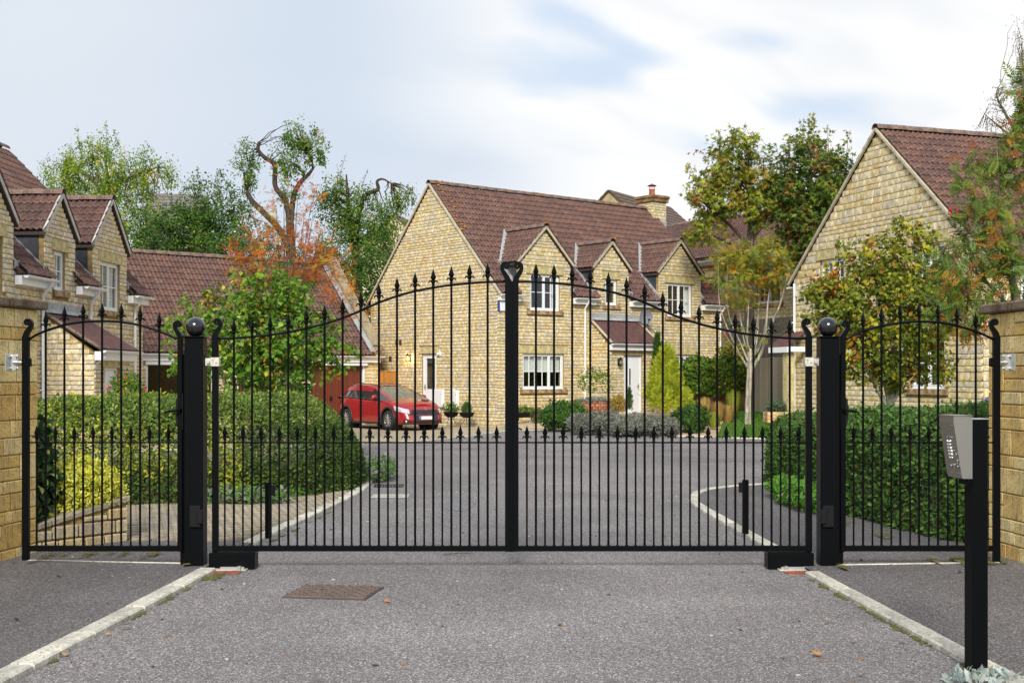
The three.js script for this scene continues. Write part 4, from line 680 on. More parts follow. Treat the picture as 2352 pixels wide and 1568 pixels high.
  { // roof of the porch
    const run = P.p + 0.2, upp = v3(0, pt - pe, -run).normalize(), sl = Math.hypot(pt - pe, run), list = [], keep = () => true; const o = v3(P.a - 0.1, pe, run); tileSlope(o, al, upp, P.b - P.a + 0.2, sl + 0.05, keep, R, list, 0.166, sl / 13);
    new MB().add(chamferBox(P.b - P.a + 0.18, sl, 0.05, 0.004), T((P.a + P.b) / 2, (pt + pe) / 2 - 0.03, run / 2).multiply(new THREE.Matrix4().makeBasis(al, upp, new V3().crossVectors(al, upp)))).build(g, 'porch_roof_deck', MT.roofDeck);
    pieces(g, 'porch_tile', 'porch_tiles', [plainTile], plainSet.mats, plainSet.cols, plainSet.mass, list, 220);
    new MB().box(P.b - P.a + 0.2, 0.17, 0.02, (P.a + P.b) / 2, pt + 0.14, 0.04, 0.005).add(chamferBox(P.b - P.a + 0.2, 0.16, 0.012, 0.003), T((P.a + P.b) / 2, pt + 0.03, 0.09).multiply(new THREE.Matrix4().makeRotationX(-0.85))).build(g, 'flashing', MT.leadPale);
    for (const X of [P.a - 0.08, P.b + 0.08]) new MB().bar(v3(X, pe - 0.0, run), v3(X, pt + 0.02, 0.02), 0.05, 0.09, v3(1, 0, 0), 0.005).build(g, 'porch_verge', h.porchVerge ?? MT.verge);
    gutter(g, v3(P.a - 0.1, pe - 0.04, run + 0.05), v3(P.b + 0.12, pe - 0.04, run + 0.05)); new MB().box(P.b - P.a + 0.1, 0.20, 0.16, (P.a + P.b) / 2, pe - 0.16, P.p + 0.10, 0.006).build(g, 'fascia', MT.upvc);
    if (!h.mirror) downpipe(g, P.b - 0.05, run + 0.05, pe - 0.07, 0.3, 0.14); else downpipe(g, P.a + 0.12, run + 0.05, pe - 0.07, 0.1, 0.3);
    const [a, b] = door, c = (a + b) / 2, Z = P.p - 0.09, fr = new MB().box(b - a, 0.06, 0.08, c, 2.33, Z).box(0.06, 2.0, 0.08, a + 0.03, 1.30, Z).box(0.06, 2.0, 0.08, b - 0.03, 1.30, Z).build(g, 'door_frame', MT.upvc);
    const dm = new MB().box(0.28, 1.98, 0.045, a + 0.06 + 0.14, 1.305, Z).box(b - a - 0.12 - 0.28 - 0.10, 1.98, 0.045, (a + 0.06 + 0.38 + b - 0.06) / 2, 1.305, Z).box(0.10, 0.98, 0.045, a + 0.06 + 0.33, 0.805, Z).box(0.10, 0.42, 0.045, a + 0.06 + 0.33, 2.085, Z).build(g, 'front_door', MT.upvc, 'white front door with a slim window');
    const px0 = a + 0.06 + 0.33; part(dm, 'pane', new THREE.BoxGeometry(0.1, 0.6, 0.01), MT.glass).position.set(px0, 1.59, Z);
    new MB().box(0.15, 0.6 + 0.1, 0.01, 0, 0, 0).g; new MB().box(0.02, 0.64, 0.06, px0 - 0.06, 1.59, Z).box(0.02, 0.64, 0.06, px0 + 0.06, 1.59, Z).box(0.14, 0.02, 0.06, px0, 1.90, Z).box(0.14, 0.02, 0.06, px0, 1.28, Z).build(dm, 'pane_frame', MT.upvc);
    const brass = mat([0.55, 0.42, 0.16], 0.35, { metalness: 1 }); new MB().box(0.24, 0.06, 0.012, px0 + 0.02, 0.93, Z + 0.027).build(dm, 'letter_plate', brass); new MB().box(0.03, 0.22, 0.012, b - 0.14, 1.25, Z + 0.027).rod(v3(b - 0.14, 1.28, Z + 0.03), v3(b - 0.14, 1.28, Z + 0.07), 0.01, 8).rod(v3(b - 0.14, 1.28, Z + 0.07), v3(b - 0.25, 1.28, Z + 0.07), 0.009, 8).build(dm, 'handle', brass);
    new MB().box(b - a, 0.05, 0.2, c, 0.275, P.p - 0.02, 0.006).build(g, 'threshold', mat([0.30, 0.18, 0.08], 0.6));
  }
  return g;
}
const hiddenMid = (px, py) => py > 930 || (px > 1156 && px < 1194);
const midHouse = dormerHouse({ name: 'stone_house', label: 'middle stone house with brown tiled roof, three gabled dormers and white front door', at: [-0.49, 41], turn: 0.680, L: 11, W: 7.7, seed: 201, pipes: [3.86, 10.9], hidden: hiddenMid,
  gable: [{ kind: 'door', u0: -4.35, u1: -3.45, v0: 0.15, v1: 2.42, lintel: 0.23 }] });
{ // its side door, meter boxes, vents, chimney, dish
  const g = midHouse, B = leftFace(0), put = (m) => placed(m, B);
  put(new MB().box(0.9, 0.06, 0.08, -3.9, 2.39, -0.09).box(0.06, 2.2, 0.08, -4.32, 1.26, -0.09).box(0.06, 2.2, 0.08, -3.48, 1.26, -0.09).build(g, 'door_frame', MT.upvc));
  const d = put(new MB().box(0.78, 1.0, 0.05, -3.9, 0.66, -0.085).box(0.12, 1.2, 0.05, -4.23, 1.75, -0.085).box(0.12, 1.2, 0.05, -3.57, 1.75, -0.085).box(0.54, 0.10, 0.05, -3.9, 2.30, -0.085).box(0.2, 0.62, 0.012, -4.03, 0.66, -0.06).box(0.2, 0.62, 0.012, -3.75, 0.66, -0.06).build(g, 'side_door', MT.upvc, 'white half glazed side door'));
  part(d, 'pane', new THREE.BoxGeometry(0.54, 1.09, 0.01), MT.glass).position.set(-3.9, 1.705, -0.085);
  new MB().box(0.03, 0.22, 0.012, -4.23, 1.22, -0.05).rod(v3(-4.23, 1.25, -0.05), v3(-4.23, 1.25, 0.0), 0.01).rod(v3(-4.23, 1.25, 0.0), v3(-4.12, 1.25, 0.0), 0.009).build(d, 'handle', MT.blackMatt);
  for (const [a, b, y0, y1] of [[-3.40, -2.93, 0.53, 1.15], [-2.48, -2.08, 0.52, 1.14]]) { const m = put(new MB().box(b - a, y1 - y0, 0.11, (a + b) / 2, (y0 + y1) / 2, 0.07, 0.012).build(g, 'meter_box', MT.upvc)); new MB().box(b - a - 0.05, y1 - y0 - 0.05, 0.012, (a + b) / 2, (y0 + y1) / 2, 0.128, 0.004).build(m, 'door', MT.upvc); new MB().box(0.02, 0.03, 0.01, b - 0.05, y1 - 0.15, 0.137).build(m, 'lock', MT.blackMatt); }
  for (const [u, y] of [[-5.92, 2.86], [-5.68, 2.86], [-6.35, 2.26]]) { const m = put(new MB().box(0.16, 0.19, 0.03, u, y, 0.03, 0.004).build(g, 'air_vent', mat([0.13, 0.045, 0.035], 0.8))); for (let k = -2; k <= 2; k++) new MB().box(0.13, 0.012, 0.012, u, y + k * 0.034, 0.05, 0.003).build(m, 'slat', mat([0.09, 0.035, 0.03], 0.8)); }
  put(new MB().rod(v3(-3.22, 2.40, 0), v3(-3.22, 2.40, 0.14), 0.05, 14).rod(v3(-3.22, 2.40, 0), v3(-3.22, 2.40, 0.04), 0.095, 14).build(g, 'flue', MT.upvc));
  const al = new MB().box(0.26, 0.33, 0.09, 0.17, 3.94, 0.06, 0.012).build(g, 'alarm_box', MT.upvc, 'white and blue alarm box'); new MB().box(0.04, 0.34, 0.095, 0.02, 3.94, 0.06, 0.008).build(al, 'side_cover', mat([0.02, 0.06, 0.26], 0.4));
  // chimney
  const cx = 11.15, cz = -3.85; const ch = new MB().box(0.74, 4.0, 0.86, cx, 7.0, cz, 0.01).build(g, 'chimney', MT.mortar); const list = [], R = rng(77);
  for (const [B, u0, u1] of [[leftFace(cx - 0.37), cz - 0.43, cz + 0.43], [T(0, 0, cz + 0.43), cx - 0.37, cx + 0.37]]) coursed([rect(u0, u1, 6.6, 8.72)], 6.6, 8.72, R, [0.10, 0.13, 0.16], [0.18, 0.36], B, list, 0.03); layStones(ch, list, 'warm', 60);
  new MB().box(0.92, 0.16, 1.04, cx, 8.80, cz, 0.02).box(1.0, 0.14, 1.12, cx, 8.93, cz, 0.03).build(ch, 'chimney_cap', mat([0.20, 0.15, 0.075], 0.95, with_('rust', 'stoneBump', 0.01)));
  new MB().box(0.80, 0.5, 0.92, cx, 7.72, cz, 0.02).build(ch, 'flashing', MT.leadPale);
  new MB().lathe([[0, 0], [0.15, 0], [0.13, 0.05], [0.115, 0.26], [0.14, 0.30], [0.12, 0.30], [0.1, 0.28]], 16, T(cx, 9.0, cz)).build(ch, 'chimney_pot', MT.terracotta);
  const cw = new MB(); for (let k = 0; k < 8; k++) { const a = k / 8 * 6.283; cw.rod(v3(cx + Math.cos(a) * 0.11, 9.28, cz + Math.sin(a) * 0.11), v3(cx + Math.cos(a) * 0.11, 9.44, cz + Math.sin(a) * 0.11), 0.008, 5); } cw.lathe([[0, 0.12], [0.02, 0.10], [0.19, 0.02], [0.19, 0], [0, 0]].reverse(), 14, T(cx, 9.43, cz)).build(ch, 'cowl', mat([0.22, 0.06, 0.04], 0.6));
  // satellite dish
  const W = g.localToWorld(v3(6.55, 3.74, 0.38)), dish = thing('satellite_dish', 'grey satellite dish on the wall above the porch of the middle house', 'satellite dish', W, 0.68 - 0.5);
  const bowl = new THREE.SphereGeometry(0.62, 24, 8, 0, Math.PI * 2, 0, 0.42); bowl.rotateX(-Math.PI / 2); bowl.translate(0, 0, 0.60); bowl.scale(1, 1.08, 1); part(dish, 'bowl', bowl, mat([0.17, 0.18, 0.20], 0.6, { side: THREE.DoubleSide }));
  new MB().tube([v3(0, -0.24, 0.05), v3(0, -0.28, 0.2), v3(0, -0.12, 0.42)], [0.012, 0.012, 0.012], 6).box(0.06, 0.06, 0.1, 0, -0.10, 0.42).build(dish, 'feed_arm', MT.blackMatt); new MB().rod(v3(0, 0, -0.02), v3(0.14, -0.02, -0.30), 0.02, 8).box(0.12, 0.16, 0.02, 0.14, -0.02, -0.30).build(dish, 'bracket', MT.galv);
  lantern('wall_lantern', 'black wall lantern beside the white front door', g.localToWorld(v3(4.63, 2.10, 0.95)), 0.68, false);
  lantern('wall_lantern', 'lit wall lantern glowing orange beside the side door', g.localToWorld(v3(-0.03, 2.27, -5.05)), 0.68 - Math.PI / 2, true);
}
{
  const dir = Math.atan2(1, 0.053);   // front faces the drive
  dormerHouse({ name: 'stone_house', label: 'stone house at the far left with two brown tiled dormers and a lean-to porch', at: [-10.86, 23.1], turn: Math.atan2(1, 0.053), L: 11.3, W: 7.8, y: -0.55, seed: 301, mirror: true, porch: 1.2, pipes: [4.75, 7.5, 10.55], ground: false, gableStones: false, tone: 'pale', vergeMat: mat([0.50, 0.50, 0.50], 0.85, with_('concrete')), porchVerge: mat([0.16, 0.15, 0.13], 0.9, with_('rust')), hidden: (px, py) => py > 915, porchStones: 220 });
}
{ // house at the right: gable towards the drive
  const g = thing('stone_house', 'stone house at the right with a tall windowed gable behind the birch', 'house', [10.37, 0, -27.3], Math.atan2(0.324, 0.946)), L = 10, W = 7.7, rw = 4.38, ridge = rw + (7.77 - 4.38), y0 = -0.3, t = (ridge - rw) / (W / 2), R = rng(401), hid = (px, py) => py > 930 || (px > 1872 && px < 1945 && py > 770);
  const win = (a, b, v0, v1, c = [2, 2]) => ({ kind: 'window', u0: -a, u1: -b, v0, v1, sill: true, casements: c, curtain: true });
  const stones = wall(g, leftFace(0), [[-W, y0], [0, y0], [0, rw - 0.05], [-W / 2, ridge - 0.06], [-W, rw - 0.05]], [win(6.42, 5.28, 3.70, 4.72), win(2.50, 1.30, 3.70, 4.72), win(2.55, 1.27, 1.32, 2.50)], { seed: 402, from: 0, courses: [0.11, 0.14, 0.16, 0.2], lengths: [0.2, 0.46] });
  stones.push(...wall(g, I4, [[0, y0], [L, y0], [L, rw - 0.05], [0, rw - 0.05]], [{ kind: 'window', u0: 1.2, u1: 2.6, v0: 3.0, v1: 4.0, casements: [2, 2] }], { seed: 403, from: 0.6, courses: [0.14, 0.18, 0.22], lengths: [0.25, 0.5] })); layStones(g, stones, 'warm', 300, hid);
  new MB().box(0.28, rw - y0, W - 0.6, L - 0.14, (rw + y0) / 2, -W / 2).box(L - 0.6, rw - y0, 0.28, L / 2, (rw + y0) / 2, -W + 0.15).build(g, 'wall', MT.mortar); new MB().box(L - 0.7, 0.2, W - 0.7, L / 2, 2.75, -W / 2).build(g, 'floor', MT.room);
  const up = v3(0, t, -1).normalize(), sl = (W / 2 + 0.22) * Math.hypot(1, t), tiles = []; tileSlope(v3(-0.05, rw - 0.22 * t, 0.22), v3(1, 0, 0), up, L + 0.1, sl - 0.05, () => true, R, tiles); tileSlope(v3(L + 0.05, rw - 0.22 * t, -W - 0.22), v3(-1, 0, 0), v3(0, t, 1).normalize(), L + 0.1, sl - 0.05, (p) => p.x < 3, R, tiles);
  pieces(g, 'roof_tile', 'roof_tiles', [tileGeo], tileSet.mats, tileSet.cols, tileSet.mass, tiles, 300);
  const dk = new MB(); for (const s of [1, -1]) dk.add(chamferBox(L + 0.06, sl, 0.05, 0.005), T(L / 2, (rw + ridge - 0.22 * t) / 2 - 0.04, s > 0 ? (0.22 - W / 2) / 2 : -W * 0.75 - 0.11).multiply(new THREE.Matrix4().makeBasis(v3(1, 0, 0), v3(0, t, -s).normalize(), v3(0, s, t * 1).normalize().multiplyScalar(s)))); dk.build(g, 'roof_deck', MT.roofDeck);
  for (const X of [-0.04, L + 0.04]) new MB().bar(v3(X, rw - 0.24 * t, 0.22), v3(X, ridge, -W / 2), 0.07, 0.10, v3(1, 0, 0), 0.006).bar(v3(X, rw - 0.24 * t, -W - 0.22), v3(X, ridge, -W / 2), 0.07, 0.10, v3(1, 0, 0), 0.006).build(g, 'verge', MT.verge);
  ridgeTiles(g, v3(-0.08, ridge + 0.04, -W / 2), v3(L, ridge + 0.04, -W / 2)); gutter(g, v3(-0.05, rw - 0.27, 0.28), v3(L, rw - 0.27, 0.28)); new MB().box(L, 0.20, 0.16, L / 2, rw - 0.36, 0.11).build(g, 'fascia', MT.upvc); downpipe(g, 1.0, 0.27, rw - 0.3, 0.1); downpipe(g, -0.06, -W + 0.1, rw - 0.2, 0.2, 0);
  gutter(g, v3(-0.05, rw - 0.27, -W - 0.28), v3(L, rw - 0.27, -W - 0.28));
  placed(new MB().box(0.22, 0.30, 0.08, -0.45, 3.55, 0.05, 0.01).build(g, 'alarm_box', mat([0.02, 0.08, 0.30], 0.4)), leftFace(0));
  // small tiled canopy at the back corner
  const list = [], cu = v3(0, 0.55, -0.0).add(v3(1, 0, 0).multiplyScalar(0.8)).normalize(); tileSlope(v3(-0.62, 2.42, -W - 0.35), v3(0, 0, 1), cu, 1.0, 0.75, () => true, R, list, 0.166, 0.11); void cu;
  pieces(g, 'canopy_tile', 'canopy_tiles', [plainTile], plainSet.mats, plainSet.cols, plainSet.mass, list.map((q) => q), 90); new MB().box(0.08, 0.16, 1.0, -0.58, 2.34, -W + 0.15, 0.006).box(0.6, 0.14, 0.06, -0.3, 2.35, -W + 0.68, 0.006).build(g, 'canopy_fascia', MT.upvc); new MB().box(0.22, 2.3, 0.26, -0.42, 1.1, -W + 0.4, 0.01).build(g, 'canopy_pier', MT.dressed);
}
{ // garages between the two houses
  const g = thing('garage_block', 'low stone garage block with brown tiled roof, one open and one brown door', 'garage', [-4.86 - 0.7775 * 12, -0.1, -(45 - 0.629 * 12)], 0.680), L = 12, Wd = 6.6, rw = 2.66, ridge = rw + Wd / 2, y0 = -0.3, R = rng(501), sx = (s) => L - s;
  const doors = [[sx(2.85), sx(0.56)], [sx(5.6), sx(3.3)], [sx(8.75), sx(6.4)]];
  const st = wall(g, I4, [[0, y0], [L, y0], [L, rw - 0.05], [0, rw - 0.05]], doors.map(([a, b]) => ({ kind: 'door', u0: a, u1: b, v0: 0.0, v1: 2.16, lintel: 0 })), { seed: 502, from: 0 });
  layStones(g, st, 'warm', 200, (px, py) => py > 915 || (px > 480 && px < 720));
  new MB().box(0.28, rw - y0, Wd - 0.3, 0.14, (rw + y0) / 2, -Wd / 2 - 0.15).box(L - 0.6, rw - y0, 0.28, L / 2, (rw + y0) / 2, -Wd + 0.15).box(0.12, 2.4, Wd - 0.7, sx(6), 1.1, -Wd / 2).build(g, 'wall', MT.mortar);
  // parapet gable at the right end with coping
  placed(part(g, 'parapet', prism([[0.28, y0], [Wd, y0], [Wd, rw], [Wd / 2, ridge + 0.22], [0.0, rw + 0.22 - 0.1], [0.0, rw - 0.2], [0.28, rw - 0.2]], 0.3), MT.mortar), rightFace(L + 0.1));
  for (let k = 0; k < 4; k++) { const a = v3(L - 0.03, lerp(rw + 0.17, ridge + 0.33, k / 4), lerp(0.02, -Wd / 2, k / 4)), b = v3(L - 0.03, lerp(rw + 0.17, ridge + 0.33, (k + 0.985) / 4), lerp(0.02, -Wd / 2, (k + 0.985) / 4)); new MB().bar(a, b, 0.40, 0.07, v3(0, 1, 1), 0.012).build(g, 'coping_stone', mat([0.30, 0.25, 0.17], 0.95, with_('concrete', 'stoneBump', 0.006))); }
  new MB().box(0.36, 0.10, 0.36, L - 0.03, rw + 0.02, 0.0, 0.012).build(g, 'kneeler', mat([0.22, 0.18, 0.11], 0.95, with_('rust')));
  new MB().bar(v3(L - 0.33, rw - 0.14 + 0.08, 0.2), v3(L - 0.33, ridge + 0.08, -Wd / 2), 0.22, 0.014, v3(0, 1, 1), 0.003).build(g, 'flashing', MT.leadPale);
  const up = v3(0, 1, -1).normalize(), sl = (Wd / 2 + 0.2) * Math.SQRT2, tiles = []; tileSlope(v3(-0.05, rw - 0.2, 0.2), v3(1, 0, 0), up, L - 0.32, sl - 0.05, () => true, R, tiles); pieces(g, 'roof_tile', 'roof_tiles', [tileGeo], tileSet.mats, tileSet.cols, tileSet.mass, tiles, 300, (px, py) => (px > 470 && px < 740 && py > 640));
  const dk = new MB(); for (const s of [1, -1]) dk.add(chamferBox(L - 0.25, sl, 0.05, 0.005), T(L / 2 - 0.1, (rw + ridge - 0.2) / 2 - 0.05, s > 0 ? (0.2 - Wd / 2) / 2 : -Wd * 0.75 - 0.1).multiply(new THREE.Matrix4().makeBasis(v3(1, 0, 0), v3(0, 1, -s).normalize(), v3(0, s, 1).normalize().multiplyScalar(s)))); dk.build(g, 'roof_deck', MT.roofDeck);
  ridgeTiles(g, v3(0, ridge + 0.04, -Wd / 2), v3(L - 0.2, ridge + 0.04, -Wd / 2)); gutter(g, v3(0, rw - 0.23, 0.25), v3(L + 0.12, rw - 0.23, 0.25)); new MB().box(L, 0.20, 0.14, L / 2, rw - 0.35, 0.09).build(g, 'fascia', MT.upvc);
  const brown = [0.9, 1, 1.1].map((k) => mat([0.155 * k, 0.032 * k, 0.014 * k], 0.55, with_('wood')));
  for (const [a, b] of doors.slice(0, 2)) { const d = new MB().box(b - a - 0.04, 2.06, 0.04, (a + b) / 2, 1.07, -0.16).build(g, 'garage_door', brown[0]); const n = 22; for (let i = 0; i < n; i++) { const m = part(d, 'board', chamferBox((b - a - 0.06) / n - 0.008, 2.04, 0.02, 0.004), brown[i * 7 % 3]); m.position.set(a + 0.03 + (i + 0.5) * (b - a - 0.06) / n, 1.07, -0.135); } new MB().box(0.09, 0.14, 0.03, (a + b) / 2 - 0.2, 0.92, -0.11).build(d, 'handle', MT.blackMatt); }
  for (const [a, b] of doors) { new MB().box(0.07, 2.14, 0.10, a + 0.035, 1.07, -0.06).box(0.07, 2.14, 0.10, b - 0.035, 1.07, -0.06).box(b - a + 0.1, 0.13, 0.16, (a + b) / 2, 2.16, 0.03).build(g, 'door_frame', MT.upvc); }
  { const [a, b] = doors[2]; new MB().box(b - a - 0.1, 0.04, 2.0, (a + b) / 2, 2.10, -0.9).build(g, 'raised_door', MT.upvc, 'white up and over door standing open'); new MB().box(b - a - 0.2, 0.35, 0.5, (a + b) / 2, 0.35, -3.2, 0.05).box(0.4, 0.9, 0.4, a + 0.5, 0.55, -2.5, 0.02).build(g, 'stored_boxes', MT.dark); new MB().box(L - 0.5, 0.04, Wd - 0.4, L / 2, 0.0, -Wd / 2).build(g, 'floor', mat([0.10, 0.10, 0.10], 0.9)); }
  lantern; void halfRound;
}
{ // long roofed house behind, between the middle house and the sycamores
  const g = thing('stone_house', 'stone house behind the sycamores with a long low brown roof', 'house', [4.5, 0, -56.0], 0.680 - Math.PI / 2), L = 17, Wd = 8, rw = 6.62, ridge = 8.7, t = (ridge - rw) / (Wd / 2), R = rng(601), y0 = -0.3;
  g.updateMatrixWorld(true);
  const st = wall(g, I4, [[0, y0], [L, y0], [L, rw - 0.05], [0, rw - 0.05]], [{ kind: 'window', u0: 5.2, u1: 6.4, v0: 4.5, v1: 5.7, casements: [2, 2], sill: true }, { kind: 'window', u0: 8.4, u1: 9.6, v0: 4.5, v1: 5.7, casements: [2, 2], sill: true }], { seed: 602, from: 2.2, courses: [0.12, 0.15, 0.18], lengths: [0.2, 0.45] }); layStones(g, st, 'warm', 120, (px, py) => py > 740 || px < 1600 || px > 1830);
  new MB().box(0.28, rw - y0, Wd, 0.14, (rw + y0) / 2, -Wd / 2 - 0.3).box(0.28, rw - y0, Wd, L - 0.14, (rw + y0) / 2, -Wd / 2 - 0.3).box(L - 0.6, rw - y0, 0.28, L / 2, (rw + y0) / 2, -Wd).build(g, 'wall', MT.mortar);
  const up = v3(0, t, -1).normalize(), sl = (Wd / 2 + 0.25) * Math.hypot(1, t), tiles = []; tileSlope(v3(-0.1, rw - 0.25 * t, 0.25), v3(1, 0, 0), up, L + 0.2, sl - 0.05, () => true, R, tiles); pieces(g, 'roof_tile', 'roof_tiles', [tileGeo], tileSet.mats, tileSet.cols.map((c) => c.clone().multiplyScalar(0.8)), tileSet.mass, tiles, 120, (px, py) => px < 1540 || px > 1830);
  const dk = new MB(); for (const s of [1, -1]) dk.add(chamferBox(L + 0.1, sl, 0.05, 0.005), T(L / 2, (rw + ridge - 0.25 * t) / 2 - 0.05, s > 0 ? (0.25 - Wd / 2) / 2 : -Wd * 0.75 - 0.12).multiply(new THREE.Matrix4().makeBasis(v3(1, 0, 0), v3(0, t, -s).normalize(), v3(0, s, t).normalize().multiplyScalar(s)))); dk.build(g, 'roof_deck', MT.roofDeck);
  ridgeTiles(g, v3(0, ridge + 0.04, -Wd / 2), v3(L, ridge + 0.04, -Wd / 2)); gutter(g, v3(0, rw - 0.25, 0.31), v3(L, rw - 0.25, 0.31)); new MB().box(L, 0.18, 0.16, L / 2, rw - 0.32, 0.12).build(g, 'fascia', MT.upvc);
}
// far roofs over the trees
function farHouse(label, px, py, d, w, wallH, rise, turn, depth, wallC, roofC) {
  const p = at(px, py, d), g = thing('far_house', label, 'house', [p.x, p.y - wallH - rise, p.z], turn), wm = mat(wallC, 0.93, with_('stone')), rm = mat(roofC, 0.9, with_('tile'));
  new MB().add(prism([[-w / 2, 0], [w / 2, 0], [w / 2, wallH], [0, wallH + rise - 0.05], [-w / 2, wallH]], depth)).build(g, 'wall', wm);
  for (const s of [-1, 1]) { const a = v3(s * (w / 2 + 0.25), wallH - 0.25 * rise / (w / 2), 0), b = v3(0, wallH + rise, 0), dd = b.clone().sub(a); const rf = part(g, 'roof', chamferBox(depth + 0.3, dd.length(), 0.08, 0.01), rm); rf.applyMatrix4(T((a.x + b.x) / 2, (a.y + b.y) / 2, -depth / 2).multiply(new THREE.Matrix4().makeBasis(v3(0, 0, 1), dd.clone().normalize(), new V3().crossVectors(v3(0, 0, 1), dd.normalize()))));
    const rows = Math.floor(dd.length() === 1 ? Math.hypot(w / 2, rise) / 0.33 : 1), len = Math.hypot(w / 2 + 0.25, rise), n = Math.floor(len / 0.36); void rows; for (let k = 0; k < n; k++) { const c = part(g, 'tile_course', chamferBox(depth + 0.3, 0.36, 0.03, 0.005), rm); const f = (k + 0.5) / n, q = a.clone().lerp(b, f); const u = b.clone().sub(a).normalize(); const nn = new V3().crossVectors(v3(0, 0, 1), u); if (nn.y < 0) nn.negate(); q.addScaledVector(nn, 0.055); c.applyMatrix4(T(q.x, q.y, -depth / 2).multiply(new THREE.Matrix4().makeBasis(v3(0, 0, 1), u, new V3().crossVectors(v3(0, 0, 1), u))).multiply(new THREE.Matrix4().makeRotationX(new V3().crossVectors(v3(0, 0, 1), u).y > 0 ? -0.06 : 0.06))); } }
  return g;
}
farHouse('distant brown roofed gable showing over the ridge of the middle house', 1400, 437, 78, 3.3 * 1.3, 7, 1.9, -0.55, 9, [0.42, 0.33, 0.19], [0.12, 0.085, 0.065]);
farHouse('distant pale block gable beyond the trees beside the middle house', 905, 492, 80, 7.5, 7, 3.4, -0.2, 9, [0.56, 0.50, 0.36], [0.17, 0.14, 0.11]);
farHouse('distant grey slate roof half hidden by the trees behind the garages', 345, 445, 82, 9, 7, 3.9, -1.35, 3.6, [0.45, 0.39, 0.28], [0.17, 0.16, 0.155]);
{ // orange lichen on the weather-beaten roof edges
  const R = rng(771), spots = [], blob = new THREE.IcosahedronGeometry(1, 1); const add = (p, n, sx, sy, sz) => { for (let i = 0; i < n; i++) { const s = 0.012 + R() ** 2 * 0.05; spots.push(T(p.x + (R() - 0.5) * sx, p.y + (R() - 0.5) * sy, p.z + (R() - 0.5) * sz).scale(v3(s, s * 0.5, s * 0.7))); } };
  midHouse.updateWorldMatrix(true, false); const W = (x, y, z) => midHouse.localToWorld(v3(x, y, z)), rd = 4.58 + 3.85;
  for (let k = 0; k < 26; k++) { const t = R() ** 2 * 0.5, x = 0.02 + R() * 0.5 * (1 - t); add(W(x, rd - t * 3.85 + 0.075, -3.85 + t * 3.85 + 0.02), 4, 0.12, 0.02, 0.1); } for (let k = 0; k < 30; k++) add(W(R() ** 1.5 * 10, rd + 0.13, -3.85 + (R() - 0.3) * 0.1), 3, 0.2, 0.02, 0.06);
  for (const [x, ap] of [[2.07, 6.70], [5.18, 6.39], [8.715, 6.67]]) add(W(x, ap + 0.14, 0.1), 7, 0.15, 0.03, 0.25);
  const m = shade(new THREE.InstancedMesh(blob, mat([0.52, 0.23, 0.03], 1), spots.length)); m.name = 'lichen'; tag(m, 'orange lichen spots on the ridge of the middle house', 'lichen', null, 'stuff'); spots.forEach((x, i) => m.setMatrixAt(i, x)); scene.add(m);
}

